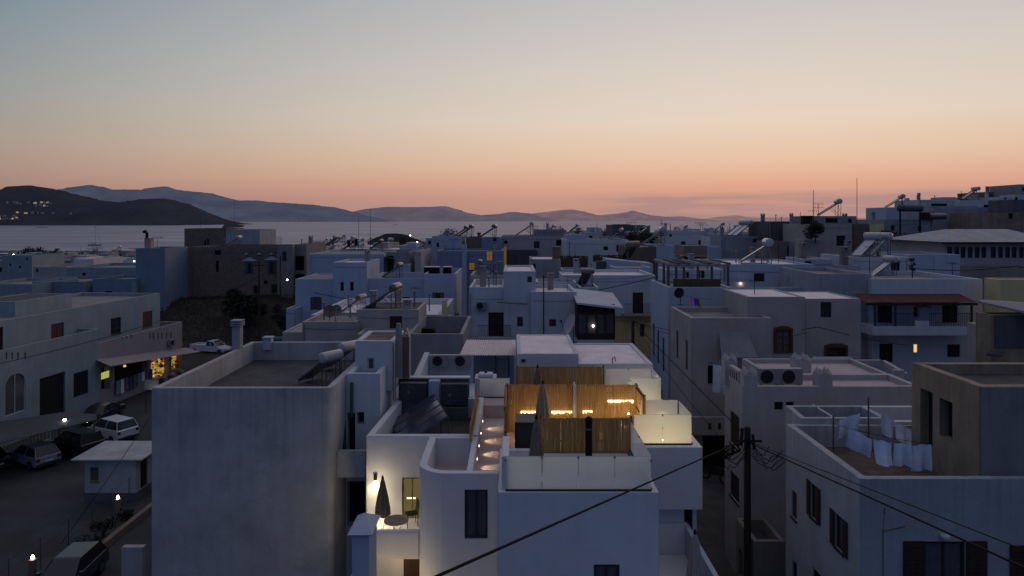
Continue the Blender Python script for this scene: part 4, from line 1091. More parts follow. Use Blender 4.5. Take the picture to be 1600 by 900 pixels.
ac('ac_dark2', 'tall dark heat pump with two fans at the left of the roof pit', (X(646, 30.3), 30.3, 8.18), 0, 1.05)
ac('ac_dark', 'dark single fan heat pump right of the blue pier in the roof pit', (X(710, 30.3), 30.3, 8.75), 0, 1.05)
mb = MB(); mb.box(X(690, 30.2), X(731, 30.2), 30.0, 30.6, 8.185, 8.75); tag(mb.build('machine_plinth', grey_d), 'dark plinth under the single fan heat pump', 'plinth')
pit = thing('pit_wall', 'white topped service wall with a blue pier behind the heat pumps', 'wall', (-3.1, 31, 8.2))
mb = MB(); mb.box(X(623, 30.75), X(733, 30.75), 30.75, 31.0, -1, 9.86); mb.build('wall', grey_d, pit)
mb = MB(); mb.box(X(622, 30.7), X(734, 30.7), 30.68, 31.06, 9.862, 9.93); mb.build('coping', villa_w, pit)
mb = MB(); mb.box(X(670, 30.4), X(687, 30.4), 30.3, 30.745, 9.0, 9.855); mb.box(X(669.5, 30.4), X(687.5, 30.4), 30.25, 30.745, 8.94, 9.0); mb.build('pier', blue_w, pit)
# flat white hatch
hx, hd = X(759, 32.2), 32.2
ht = thing('water_tank', 'low white tank with a dark lid knob behind the walkway glass', 'water tank', (hx, hd, 9.0))
b = MB(); b.box(-.34, .34, -.3, .3, .62, .8); b.build('tank_body', white, ht, bevel=.06, world=False); b = MB(); b.cyl((0, 0, .8), (0, 0, .85), .06, n=10); b.build('lid_knob', black, ht, world=False)
b = MB(); b.box(-.5, .5, -.4, .6, -10, .62); b.build('base_block', white_b, ht, world=False)
# ------------------------------------------------------------------ near left: big plain house
hl = thing('house', 'large plain grey white house with a dark flat roof filling the lower left', 'house', (-10.3, 31, 0))
xa, xb = X(237, 26), -6.85
pts = [(xa, 26)] + [(xb - .3 + .3 * math.sin(R(t)), 26.3 - .3 * math.cos(R(t))) for t in (0, 22, 45, 67, 90)] + [(xb, 36), (xa, 36)]
vol(hl, pts, -1, 10.60, white_g, {}, par=.92, pt=.26, roof=roof_d)
vol(hl, [(xb + .004, 28.2), (-5.45, 28.2), (-5.45, 36), (xb + .004, 36)], -1, 10.66, white_b, {0: [(535, 555, 645, 709, 'hole'), (557.5, 569, 644, 664, 'hole'), (529, 571, 752, 822, 'hole')]}, par=.25, roof=roof_g, rec=.5)
mb = MB(); mb.box(xb + .005, -5.72, 26.65, 28.19, 6.95, 7.2); mb.box(xb + .005, -5.72, 26.65, 26.85, 7.2, 7.98); mb.build('balcony', white_g, hl)
mb = MB(); mb.cyl((X(549.5, 28.1), 28.12, 8.9), (X(549.5, 28.1), 28.12, 10.3), .07, n=8); mb.build('drain_pipe', greenp, hl)
vol(hl, [(X(555, 29.6), 29.6), (X(616, 29.6), 29.6), (X(616, 29.6), 32.4), (X(555, 29.6), 32.4)], 9.6, Z(533, 29.6), white_b, {0: [(574, 585, 559, 578, 'win_curtain')]}, par=.08, roof=roof_r, fine=True)
mb = MB()
for xx in (614.5, 617.5): mb.cyl((X(xx, 29.5), 29.5, 9.2), (X(xx, 29.5), 29.5, 11.7), .03, n=6)
mb.build('drain_pipe', fill_grey, hl)
chimney(hl, 368.5, .40, 500, 558, 33.8, white_r)
chimney(hl, 417, .40, 527, 547, 35.6, blue_w, 'plain')
chimney(hl, 622, .32, 506, 590, 29.9, grey_w, 'pot')
mb = MB(); dd = 30.1; x0, x1 = X(628, dd), X(640, dd); zt = Z(527, dd); zb = Z(592, dd)
mb.box(x0 + .03, x1 - .03, dd, dd + .3, zb, zt); i_ = MB()
mb.build('chimney', brown_w, hl)
mb = MB(); mb.box(x0, x0 + .028, dd - .02, dd + .3, zb, zt); mb.box(x1 - .028, x1, dd - .02, dd + .3, zb, zt)
mb.hexa([(x0, dd - .02, zt), (x0 + .05, dd - .02, zt), (x0 + .05, dd + .3, zt), (x0, dd + .3, zt), ((x0 + x1) / 2 - .03, dd - .02, Z(513, dd)), ((x0 + x1) / 2 + .02, dd - .02, Z(513, dd)), ((x0 + x1) / 2 + .02, dd + .3, Z(513, dd)), ((x0 + x1) / 2 - .03, dd + .3, Z(513, dd))])
mb.hexa([(x1 - .05, dd - .02, zt), (x1, dd - .02, zt), (x1, dd + .3, zt), (x1 - .05, dd + .3, zt), ((x0 + x1) / 2 - .02, dd - .018, Z(513, dd)), ((x0 + x1) / 2 + .03, dd - .018, Z(513, dd)), ((x0 + x1) / 2 + .03, dd + .3, Z(513, dd)), ((x0 + x1) / 2 - .02, dd + .3, Z(513, dd))])
mb.build('chimney_cowl', white_p, hl)
dup('solar_water_heater', (X(514, 30.2), 30.2, 9.68), R(-32), 'solar water heater with a pale tank on the big dark roof, nearer of two', 'solar heaters on the big dark roof', .85)
dup('solar_water_heater', (X(543, 32.6), 32.6, 9.68), R(-32), 'solar water heater behind another one, against the small roof room', 'solar heaters on the big dark roof', .85)
for k, (px, l) in enumerate(((537, 3.0), (544, 2.6))):
    m = MB(); x = X(px, 27.9); m.hexa([(x - .1, 27.3, 7.2), (x + .1, 27.3, 7.2), (x + .1, 27.34, 7.2), (x - .1, 27.34, 7.2), (x - .36, 28.1, 7.2 + l * .62), (x - .16, 28.1, 7.2 + l * .62), (x - .16, 28.14, 7.2 + l * .62), (x - .36, 28.14, 7.2 + l * .62)])
    tag(m.build('wooden_plank', wood_p), ('longer', 'shorter')[k] + ' plank leaning in the dark balcony corner of the big house', 'plank', 'planks leaning on the balcony')

# kiosk in the parking lot
kz = Z(718, 40.9)
ks = thing('kiosk', 'small white flat roofed kiosk with a dark base in the parking lot', 'kiosk', (-24.2, 43, 0))
vol(ks, [(-25.85, 41.3), (-22.75, 41.3), (-22.75, 44.0), (-25.85, 44.0)], .5, kz - .1, white_r, {0: [(141, 154, 730, 752, 'olive_curtain')], 1: [('w', .5, 1.3, .5, 2.3, 'char')]}, par=0, roof=False, fine=True)
mb = MB(); mb.box(-25.87, -22.73, 41.28, 44.0, 0, .5); mb.build('base_band', grey_d, ks)
mb = MB(); mb.box(-26.45, -22.2, 40.9, 44.4, kz - .1, kz); mb.build('roof', white_g, ks, bevel=.02)
kx = thing('shed', 'small pale shed wall squeezed between kiosk and big house', 'shed', (-22, 47, 0))
vol(kx, [(-22.4, 45.5), (-20.6, 45.5), (-20.6, 49), (-22.4, 49)], 0, 2.7, white_p, {0: [('w', .9, 1.5, .3, 1.8, 'char')]}, par=0, roof=roof_w)
# fence, lamp posts, shrubs, gate walls
fe = thing('wire_fence', 'thin post and wire fence between parking lot and lane', 'fence', (-23, 36, 0))
pp = []
for k, dd in enumerate((31.2, 33.3, 35.4, 37.4, 39.3, 41.0)):
    b = MB(); b.cyl((-23, dd, 0), (-23, dd, 1.55), .025, n=6); b.build('post', steel, fe); pp.append(dd)
b = MB()
for z in (.5, 1.0, 1.45): b.tube([(-23, 31.2, z), (-23, 41.0, z)], .006, 4)
b.build('wire', iron, fe)
for (dd, lab) in ((38.8, 'low lamp post glowing beside the kiosk'), (31.9, 'low lamp post glowing at the lower left edge beside the dark car')):
    lp = thing('lamp_post', lab, 'lamp', (-22.4, dd, 0))
    b = MB(); b.box(-22.52, -22.28, dd - .12, dd + .12, 0, 1.15); b.build('pillar', brown_w, lp)
    b = MB(); b.lathe([(.03, 1.15), (.06, 1.20), (.065, 1.28), (.03, 1.35)], (-22.4, dd, 0), 12); b.build('globe', e_cold, lp)
    lamp('POINT', (-22.4, dd - .2, 1.6), 1.2, (1, .9, .7), .08)
bush('garden_shrub', 'dark rounded shrub on the lane edge in front of the kiosk lamp', 'shrub', (-21.9, 36.6, 0), .8, 1.0, leaf_d, n=500, seed=3)
bush('garden_shrub', 'low dark shrub on the lane edge nearest the dark car', 'shrub', (-21.8, 35.0, 0), .7, .8, leaf, n=400, seed=4)
bush('garden_shrub', 'small dark shrub at the foot of the kiosk lamp post', 'shrub', (-21.8, 38.6, 0), .45, .7, leaf_d, n=300, seed=5)
mb = MB(); mb.box(-21.3, -21.0, 34.5, 45.4, 0, .35); tag(mb.build('kerb_wall', stone), 'low stone kerb wall running from the lane up to the kiosk', 'wall')
mb = MB(); mb.box(-18.2, -17.2, 31.8, 32.1, 0, 1.75); tag(mb.build('gate_wall', white_g), 'short pale wall stub against the big house', 'wall')
mb = MB(); mb.hexa([(-16.9, 28.2, 0), (-16.7, 28.2, 0), (-14.2, 29.6, 0), (-14.4, 29.6, 0), (-16.9, 28.2, 1.2), (-16.7, 28.2, 1.2), (-14.2, 29.6, 2.0), (-14.4, 29.6, 2.0)]); tag(mb.build('ramp_wall', white_g), 'sloping white coping at the bottom edge beside the big house', 'wall')
# cars
car('dark hatchback in the lane at the lower left corner', (-20.5, 31.6, .012), R(-86), card, 'hatch')
car('white suv parked with its back to the street beyond the shade sheet', (-31.2, 53.2, .012), R(152), carw, 'suv')
car('silver hatchback under the shade sheet with a pale tailgate', (-33.4, 47.6, .012), R(152), cars_, 'hatch')
car('black saloon at the left edge under the shade sheet', (-36.4, 46.9, .012), R(152), carb, 'saloon')
car('dark suv between the silver hatchback and the white suv', (-31.9, 50.0, .012), R(152), carb, 'suv')
car('black car parked outside the shop window', (-34.9, 58.2, .012), R(95), carb, 'saloon')
car('white pickup truck parked at the foot of the dark bank', (X(331, 87.5), 87.5, .012), R(-14), carw, 'pickup')
car('grey saloon with a glowing amber headlamp right of the pickup', (X(391, 84.5), 84.5, .012), R(-62), cars_, 'saloon')
b = MB(); b.cyl((X(386, 82.3), 82.2, .66), (X(386, 82.3), 82.1, .66), .1, n=10); tag(b.build('headlamp_glow', e_winb), 'amber lit headlamp on the grey saloon behind the chimney', 'lamp')
tk = thing('covered_truck', 'truck with a teal tarpaulin near the wooden pole', 'truck', (X(436, 84), 84, 0))
b = MB(); b.hexa([(-2.0, -1, .9), (2.0, -1, .9), (2.0, 1, .9), (-2.0, 1, .9), (-1.9, -.7, 2.6), (1.9, -.7, 2.6), (1.9, .7, 2.6), (-1.9, .7, 2.6)]); b.build('tarpaulin', teal, tk, bevel=.15, world=False)
b = MB(); b.box(-2.3, 2.2, -1, 1, .45, .9); b.build('truck_bed', card, tk, world=False)
for x in (-1.5, 1.4):
    for y in (-.95, .95):
        b = MB(); b.cyl((x, y - .12, .4), (x, y + .12, .4), .4, n=16); b.build('wheel', rubber, tk, world=False)
# shade sheet over the parked cars
cp = thing('shade_canopy', 'long grey shade sheet stretched over the parked cars', 'canopy', (-33, 47, 0))
def atz(px, py, z): dd = (H - z) * S / (py - HY); return (X(px, dd), dd, z)
b = MB(); c4 = [atz(-60, 707, 2.6), atz(152, 655, 2.6), atz(150, 647, 2.6), atz(97, 644, 2.6), atz(-60, 668, 2.6)]
n_ = len(c4); b.poly(c4); b.poly([(p[0], p[1], p[2] - .05) for p in c4[::-1]])
for k in range(n_): a_, d_ = c4[k], c4[(k + 1) % n_]; b.poly([(a_[0], a_[1], a_[2] - .05), (d_[0], d_[1], d_[2] - .05), d_, a_])
b.build('sheet', canopy_m, cp)
for q_ in (c4[1], c4[3], c4[0]):
    b = MB(); b.cyl((q_[0] - .3, q_[1] + .1, 0), (q_[0] - .3, q_[1] + .1, 2.55), .05, n=8); b.build('post', steel, cp)
p = atz(101, 656, 2.72); stud('larger white lamp glowing on the shade sheet', p, .11, e_cold)
p = atz(136, 659, 2.55); stud('smaller white lamp at the edge of the shade sheet', p, .075, e_cold)
p = atz(146, 675, 1.2); stud('tiny white glint beside the parked suv', p, .04, e_cold)

# street building with the lit shop
A0 = Vector((-38.1, 50.8)); B0 = Vector((-35.9, 74.3)); U = (B0 - A0).normalized(); V = Vector((-U.y, U.x))
def F(u, v): q_ = A0 + U * u + V * v; return (q_.x, q_.y)
white_ps = mat('pink_lit_dimmed_plaster', (.34, .285, .29), streak=.08, var=.1)  # sunset pink on the wall and the edge falloff are in this colour
sh = thing('shop_building', 'long white street building with a lit shop under an awning at its right end', 'shop', (*F(8, 6), 0))
def slots(pxs, y0, y1, w=2.4): return [(p_, p_ + w, y0, y1, 'slot') for p_ in pxs]
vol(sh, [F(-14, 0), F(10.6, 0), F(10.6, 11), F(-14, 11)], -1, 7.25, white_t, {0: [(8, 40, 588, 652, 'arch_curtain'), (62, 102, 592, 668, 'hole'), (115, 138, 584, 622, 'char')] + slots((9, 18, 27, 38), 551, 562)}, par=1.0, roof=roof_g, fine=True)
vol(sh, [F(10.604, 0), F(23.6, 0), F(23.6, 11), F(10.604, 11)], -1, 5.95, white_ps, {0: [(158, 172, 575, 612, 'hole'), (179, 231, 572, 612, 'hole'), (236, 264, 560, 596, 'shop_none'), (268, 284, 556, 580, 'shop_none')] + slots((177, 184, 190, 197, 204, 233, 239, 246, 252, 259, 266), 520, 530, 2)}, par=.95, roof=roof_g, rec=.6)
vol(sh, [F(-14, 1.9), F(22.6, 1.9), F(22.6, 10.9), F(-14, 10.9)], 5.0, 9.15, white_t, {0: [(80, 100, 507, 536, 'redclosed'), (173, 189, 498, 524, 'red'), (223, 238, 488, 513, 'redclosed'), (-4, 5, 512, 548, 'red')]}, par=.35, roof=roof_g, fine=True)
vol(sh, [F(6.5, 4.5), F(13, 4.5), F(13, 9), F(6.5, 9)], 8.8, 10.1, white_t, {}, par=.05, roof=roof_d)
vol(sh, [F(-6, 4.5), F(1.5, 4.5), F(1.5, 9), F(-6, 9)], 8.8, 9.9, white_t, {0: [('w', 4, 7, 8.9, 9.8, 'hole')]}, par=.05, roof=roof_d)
b = MB(); q_ = [Vector((*F(10.2, 0), 4.55)), Vector((*F(24.3, 0), 3.0)), Vector((*F(24.6, -1.5), 2.55)), Vector((*F(10.0, -1.5), 4.05))]
b.hexa([*[v - Vector((0, 0, .05)) for v in q_], *q_]); b.build('awning', white_ps, sh)
for px0, px1, py0, py1, s_ in ((236, 264, 560, 596, 5), (268, 284, 556, 580, 9)):
    ua, da = online(px0, F(10.6, 0), F(23.6, 0)); ub, db = online(px1, F(10.6, 0), F(23.6, 0)); z0_, z1_ = Z(py1, da), Z(py0, da)
    rn = random.Random(s_); ua += 10.6; ub += 10.6
    b = MB(); b.poly([(*F(ua, .55), z0_), (*F(ub, .55), z0_), (*F(ub, .55), z1_), (*F(ua, .55), z1_)]); b.build('shop_window', e_shop, sh)
lamp('POINT', (*F(19.0, -.6), 2.9), 4, (1, .7, .3), .2); lamp('POINT', (*F(14.5, -.7), 3.2), 2.0, (1, .74, .36), .15)
b = MB(); b.lathe([(.03, -.1), (.13, -.02), (.1, .1)], (*F(13.6, -.35), 3.25), 10); b.build('wall_light', e_winb, sh)
b = MB(); b.prism([F(10.9, -.02), F(11.9, -.02), F(11.9, .02), F(10.9, .02)], 2.6, 3.2); b.build('lit_sign', e_sign, sh)
rn = random.Random(4)
for k in range(9):
    u_ = 12.6 + k * .62; b = MB(); z_ = rn.uniform(.7, 1.2); b.prism([F(u_, -.25), F(u_ + .45, -.25), F(u_ + .45, -.18), F(u_, -.18)], z_, 2.05)
    tag(b.build('hanging_garment', [grey_w, linen, brown_w, bluec, cloth_g][k % 5]), 'garment hanging outside the shop under the awning', 'garment', 'garments hanging outside the shop')
for k in range(7):
    u_ = 17.4 + k * .75; c_ = F(u_, -.9 - .2 * (k % 2)); b = MB(); b.box(c_[0] - .25, c_[0] + .25, c_[1] - .25, c_[1] + .25, .02, rn.uniform(.5, 1.0)); b.lathe([(.22, .0), (.26, .2), (.1, .35)], (c_[0], c_[1], .8), 8)
    tag(b.build('goods_stand', [beige, wood_r, grey_w, bluec][k % 4]), 'small stand of goods in front of the lit shop window', 'goods stand', 'goods stands outside the shop')
ac('ac', 'air conditioner on the pink lit end wall of the shop building', (*F(21.3, -.25), 3.75), math.atan2(U.y, U.x))
sg = thing('sign_board', 'blank pale sign board on a post beside the lit shop', 'sign', (X(237, 60), 60, 0))
b = MB(); b.box(-.6, .6, -.04, .04, 2.1, 3.0); b.build('board', white_d, sg, world=False)
b = MB(); b.box(-.64, .64, -.03, .05, 2.06, 2.1); b.box(-.64, .64, -.03, .05, 3.0, 3.04); b.cyl((-.5, 0, 0), (-.5, 0, 2.1), .04, n=6); b.cyl((.5, 0, 0), (.5, 0, 2.1), .04, n=6); b.build('frame', frame_k, sg, world=False)
stud('amber lamp under the blank sign board', (X(239, 59.5), 59.5, Z(611, 59.5)), .1, e_dot)
railing(thing('terrace_railing', 'white railing in front of the arched door at the left edge', 'railing', (*F(-2, -2), 0)), (*F(-6, -2.2), 0), (*F(2.2, -2.2), 0), 1.0, 'bars', frame_w, .35, .025)

# wooden bank, scrub and pole
b = MB(); rn = random.Random(11)
for _ in range(11000):
    x = rn.uniform(-59, -27); y = rn.uniform(90.5, 103); z = ground(x, y)
    if z < .6 and rn.random() < .7: continue
    s_ = rn.uniform(.07, .2); a_ = Vector((rn.gauss(0, 1), rn.gauss(0, 1), abs(rn.gauss(0, 1)))).normalized(); c_ = a_.orthogonal().normalized(); p = Vector((x, y, z + rn.uniform(0, .3)))
    b.poly([p - c_ * s_ * .22, p + c_ * s_ * .22, p + a_ * s_ * 1.9])
tag(b.build('bank_scrub', leaf_d), 'dry scrub covering the dark bank behind the pickup', 'scrub', kind='stuff')
bush('hillside_tree', 'dark spreading tree on the bank below the stone building', 'tree', (X(388, 94.5), 94.5, ground(X(388, 94.5), 94.5) - .1), 3.2, 5.6, leaf_d, n=2200, stem=1.0, seed=8)
bush('hillside_tree', 'dark tree at the right end of the bank beside the blue house', 'tree', (X(447, 91), 91, 0), 2.0, 6.6, leaf_d, n=1300, stem=1.2, seed=9)
def pole(label, px, y0, y1, d, r=.12, arm=True):
    p_ = P(px, y1, d); h = Z(y0, d) - p_.z; o = thing('utility_pole', label, 'pole', p_)
    b = MB(); b.cyl((0, 0, 0), (0, 0, h), r, r * .75, 12); b.build('shaft', wood_p, o, world=False)
    if arm:
        b = MB(); b.box(-.7, .7, -.06, .06, h - .55, h - .43); b.build('crossarm', wood_p, o, world=False)
        for x in (-.6, -.3, .3, .6):
            b = MB(); b.lathe([(.03, h - .43), (.05, h - .36), (.03, h - .28)], (x, 0, 0), 8); b.build('insulator', fill_grey, o, world=False)
    return o
pole('tall dark wooden utility pole left of centre beside the pickup lane', 405, 408, 552, 80, .15)
pole('slimmer utility pole in front of the stone building', 438, 400, 472, 95, .11, False)
stud('bright white lamp on the corner of the stone building', P(449, 437, 95), .11, e_cold)
lamp('POINT', P(449, 437, 94.6), 6, (1, .85, .55), .1)

# ------------------------------------------------------------------ left middle: stone building etc.
l2 = house('big dark brown stone building with shuttered windows above the bank', 296, 440, 105, 386, 12, stone, {0: [(337, 342, 407, 425, 'hole'), (335, 345, 391, 398, 'hole'), (386.5, 392.5, 411, 428, 'greyshut'), (421.5, 427.5, 409, 428, 'greyshut'), (396, 403, 446, 459, 'char'), (424, 434, 444, 458, 'char'), (412, 418, 438, 444, 'hole')]}, name='stone_house', z0=0, roof=roof_g)
blk(l2, 433, 457, 103.6, 382, 1.39, beige_d, {0: [(441, 447.5, 393, 408, 'char')]}, z0=0, par=.1)
blk(l2, 457.2, 478.5, 105, 382, 11, beige_d, {0: [(458, 475, 400, 423, 'hole'), (458, 476, 428, 440, 'hole')]}, z0=0, rec=1.2)
blk(l2, 288, 353, 117.2, 357, 8, stone, {0: [(319, 322, 375, 383, 'hole'), (323.5, 326.5, 373, 383, 'hole')]}, z0=0)
blk(l2, 353.1, 406, 117.2, 359, 8, white_d, z0=0)
b = MB(); b.poly([P(383, 352, 118), P(352, 349, 118), P(345, 358, 118)]); b.poly([P(345, 358, 118), P(352, 349, 121), P(383, 352, 121), P(379, 355, 121)]); b.build('roof_pent', stone, l2)
for px in (385, 405, 424):
    b = MB(); b.lathe([(.05, 0), (.3, .1), (.05, .35)], P(px, 398.5, 104.9), 8); b.build('roof_finial', concrete, l2)
for px, py in ((389.5, 408), (424.5, 406.5)):
    b = MB(); p_ = P(px, py, 104.85); b.prism([(p_.x - 1.1, p_.y), (p_.x + 1.1, p_.y), (p_.x + 1.1, p_.y + .12), (p_.x - 1.1, p_.y + .12)], p_.z, p_.z + .15)
    b.hexa([(p_.x - .9, p_.y, p_.z + .15), (p_.x + .9, p_.y, p_.z + .15), (p_.x + .9, p_.y + .1, p_.z + .15), (p_.x - .9, p_.y + .1, p_.z + .15), (p_.x - .1, p_.y, p_.z + .55), (p_.x + .1, p_.y, p_.z + .55), (p_.x + .1, p_.y + .1, p_.z + .55), (p_.x - .1, p_.y + .1, p_.z + .55)]); b.build('pediment', white_b, l2)
dup('solar_water_heater', P(372, 386, 106.5), 0, 'solar water heater with a bright tank on the stone building roof', sc=1.0 )
antenna('mast antenna rising from the small pent roof on the stone building', 366, 312, 352, 119)
antenna('short mast antenna on the brown upper storey of the stone building', 313, 335, 357, 117.5)
l1 = house('tall blunt pale blue house left of the stone building', 212, 258, 98, 388, 6.9, blue_s, z0=-2)
chimney(l1, 230.5, .9, 372, 388, 98.4, beige, 'plain')
b = MB(); p_ = P(229.5, 372, 98.7); b.tube([p_, p_ + Vector((0, 0, .7)), p_ + Vector((-.25, 0, 1.0)), p_ + Vector((-.5, 0, .85))], .22, 8); b.build('chimney_cowl', black, l1)
antenna('short tv antenna on the roof edge of the tall pale blue house', 246, 370, 387, 99, 'tv', r=.03)
b_ = house('low white building with blunt sides between the shop building and the tall blue house', 145, 211.5, 97, 436, 8, blue_s, {0: [(164, 175, 455, 466, 'hole')]}, z0=-2)
blk(b_, 205, 211.9, 96.6, 440, .38, white_t, z0=-2, par=0)
house('pale blue flat house behind the long street building at the left edge', -40, 50, 92, 444, 10, white_t, z0=-2)
house('second pale blue flat house behind the street building', 50.3, 131, 96, 440, 10, blue_s, {0: [(60, 70, 448, 455, 'win')]}, z0=-2)
house('long low grey house in front of the tall blue house', 104, 213, 108, 418, 12, white_t, {0: [(128, 134, 426, 432, 'hole')]}, z0=-2)
house('peach house with a flat roof in the left harbour rows', 52, 104, 125, 417, 12, white_p, {0: [(56, 60, 420, 425, 'hole')]}, z0=-3)
house('white corner house with small blue windows at the left edge', 3, 50, 138, 399, 10, white_t, {0: [(14, 18, 411, 417, 'win'), (29, 33, 415, 420, 'win'), (40, 44, 402, 408, 'win')]}, z0=-3)
house('white house with a long pale parapet in the left harbour rows', 115, 146, 132, 405, 10, white, z0=-3)
house('small white house with a dark roof shed near the tall blue house', 150, 212, 150, 408, 12, white_b, {0: [(152, 158, 410, 414, 'hole')]}, z0=-3)

# ------------------------------------------------------------------ centre left
c1 = house('beige house with two satellite dishes on its roof', 472, 557, 48, 503, 5, beige, {0: [(490, 503, 536, 546, 'char')]}, par=.22, roof=roof_g)
blk(c1, 441, 471.8, 49, 519, 4.5, beige, par=.05, roof=concrete)
blk(c1, 557.3, 654, 49, 484, 4.6, beige, {0: [(609, 628, 494, 524, 'browndoor')]}, par=.12, roof=roof_d, z0=6)
blk(c1, 557.3, 636, 46.5, 522, 2.49, beige, par=.05, roof=roof_g)
blk(c1, 636.4, 724, 44.5, 522, 8.5, grey_w, par=1.3, pt=.24, roof=roof_d)
blk(c1, 654.3, 700, 53.3, 500, 3, grey_w, par=.1)
chimney(c1, 636.5, .5, 468, 486, 49.3, beige)
dish('larger brown satellite dish on the beige roof left of centre', (X(515, 49), 49, RZ[c1.name] if False else Z(503, 48) - .22), R(20), .45, brown_w, 15)
dish('second satellite dish beside the larger one on the beige roof', (X(525, 49.6), 49.6, Z(503, 48) - .22), R(40), .42, fill_grey, 15)
dup('worn_solar_water_heater', P(615, 484, 51), R(-10), 'tall solar water heater on the beige stair room', sc=1.1)
b = MB(); b.box(-.6, .6, -.4, .4, 0, .75); b.box(-.45, .45, -.3, .3, .75, .82); b.xf(Matrix.Translation((X(667, 50), 50, Z(522, 44.5) - 1.3))); tag(b.build('water_tank', black, bevel=.05), 'black box water tank on the walled roof terrace', 'water tank')
for k, (px, py) in enumerate(((528, 518), (528, 532))):
    pass
c2 = house('white house with a broad bright flat roof behind the beige stair room', 486, 690, 57, 492, 12, white_b, z0=-1, par=.55, pt=.4, roof=roof_w)
blk(c2, 690.3, 697, 57.5, 470, 1, yellow_w, par=0)
dup('worn_solar_water_heater', P(562, 492, 60), R(-15), 'solar water heater with a peach lit tank on the broad bright roof', sc=1.0 )
c3 = house('blue white house with two small arched windows', 447, 462, 72, 482, 8, blue_w, z0=-1, par=.1)
blk(c3, 461.5, 573, 74, 436, 8, blue_w, {0: [(489.5, 498, 464, 484, 'greyshut_curtain')]}, par=.1)
blk(c3, 520, 573.3, 73.6, 410, 7, blue_w, {0: [(531, 538, 440, 455.5, 'arch'), (546, 553.5, 440, 455.5, 'arch')]}, par=.25, roof=roof_w)
blk(c3, 573.4, 664, 74.2, 435, 9, blue_w, {0: [(584, 589.5, 464, 476, 'greyshut'), (631, 637, 464, 476, 'greyshut')]}, par=1.0)
blk(c3, 662, 712, 73.4, 428, 9, blue_w, {0: [(680, 689, 457, 476, 'greyshut')]}, par=.9)
dup('worn_solar_water_heater', P(622, 435, 78), R(-12), 'solar water heater on the blue white house behind the arched windows', sc=1.0 )
for px, w_, lab in ((675, 1.7, 'wider dark water tank with a white lid on the blue white roof'), (699, .9, 'narrow dark water tank with a white lid on the blue white roof')):
    t_ = thing('water_tank', lab, 'water tank', P(px, 430, 77)); b = MB(); b.box(-w_ / 2, w_ / 2, -.5, .5, 0, .9); b.build('tank_body', black, t_, world=False, bevel=.03); b = MB(); b.box(-w_ / 2 - .06, w_ / 2 + .06, -.55, .55, .9, 1.0); b.build('lid', white, t_, world=False)
c5 = house('long blue white house with a covered balcony on its right side', 481, 600, 95, 397, 11, blue_w, z0=-1, par=.1)
blk(c5, 600.3, 640, 97, 394, 9, grey_w, {0: [(603, 615, 400, 424, 'hole')]}, z0=-1)
blk(c5, 648, 658, 95.5, 393, 12, white_p, z0=-1, par=0); blk(c5, 615, 639, 94, 414, 2.9, blue_w, z0=-1, par=.3)
blk(c5, 624, 650, 108, 384, 8, blue_w, z0=-1)
b = MB(); a_, e_ = P(600, 402, 94.5), P(616, 406, 92)
b.hexa([a_, P(600, 402, 97), P(616, 405, 97), e_, a_ + Vector((0, 0, .12)), P(600, 402, 97) + Vector((0, 0, .12)), P(616, 405, 97) + Vector((0, 0, .12)), e_ + Vector((0, 0, .12))]); b.build('pergola_roof', wood_d, c5)
for px in (601, 606, 611):
    b = MB(); q_ = P(px, 404, 94); b.cyl((q_.x, 94, Z(425, 94)), (q_.x, 94, q_.z), .1, n=6); b.build('pergola_post', wood_d, c5)
c6 = house('deep blue house with two amber lit windows', 683, 786, 102, 392, 10, blue_d, {0: [(760, 769.5, 391, 407, 'win_lit'), (732.5, 742, 410, 422, 'red_lit')]}, z0=-1, par=.3, fine=True)
blk(c6, 722, 729, 101.4, 382, .58, blue_w, z0=-1, par=0)
blk(c6, 675, 722, 113, 369, 9, blue_w, {0: [(682, 686, 379, 386, 'hole')]}, z0=-1); blk(c6, 728, 752, 113, 371, 8, brown_w, z0=-1); blk(c6, 752.3, 783, 113, 372, 8, blue_d, {0: [(770, 776, 372, 380, 'hole')]}, z0=-1)
c7 = house('tall greyish pink house with a roof heater left of centre skyline', 783, 886, 118, 369, 11, white_p, {0: [(834, 843, 377, 388, 'char'), (788, 793, 376, 381, 'hole'), (869, 882, 375, 384, 'hole')]}, z0=0, par=.15)
blk(c7, 786, 840, 116, 391, 1.9, grey_d, z0=0, par=.1); blk(c7, 835, 884, 124, 359, 5, grey_w, z0=0, par=.1)
b = MB(); b.box(*(lambda q_: (q_.x - .17, q_.x + .17, q_.y, q_.y + .1, q_.z, q_.z + 2.9))(P(789.5, 416, 101.6))); tag(b.build('lit_drain_strip', e_dim), 'narrow amber lit strip at the edge of the deep blue house', 'light')
dup('pale_solar_water_heater', P(829, 369, 119), R(-5), 'solar water heater silhouetted on the greyish pink house', sc=1.4 )
c8 = house('wide white house with two small windows right of the greyish pink house', 885, 982, 106, 375, 11, white, {0: [(943, 950, 385, 391, 'hole'), (963, 972, 383, 393, 'char')]}, z0=0, par=.3)
dup('pale_solar_water_heater', P(969, 374, 108), R(-20), 'small solar heater with a peach collector on the wide white house', sc=1.0 )
blk(c8, 885, 915, 110, 367, 5, blue_w, z0=0, par=0)
c9 = house('brown fronted house with a white roof edge', 982, 1026, 92, 386, 9, brown_w, z0=0, par=.12)
blk(c9, 1026.2, 1053, 91.5, 384, 9, blue_w, z0=0); blk(c9, 981, 1027, 91.8, 383.4, 9, white, z0=12.6, par=0) if False else None
dup('pale_solar_water_heater', P(1033, 384, 94), R(-5), 'large solar heater with a white collector on the brown fronted house', sc=1.5)
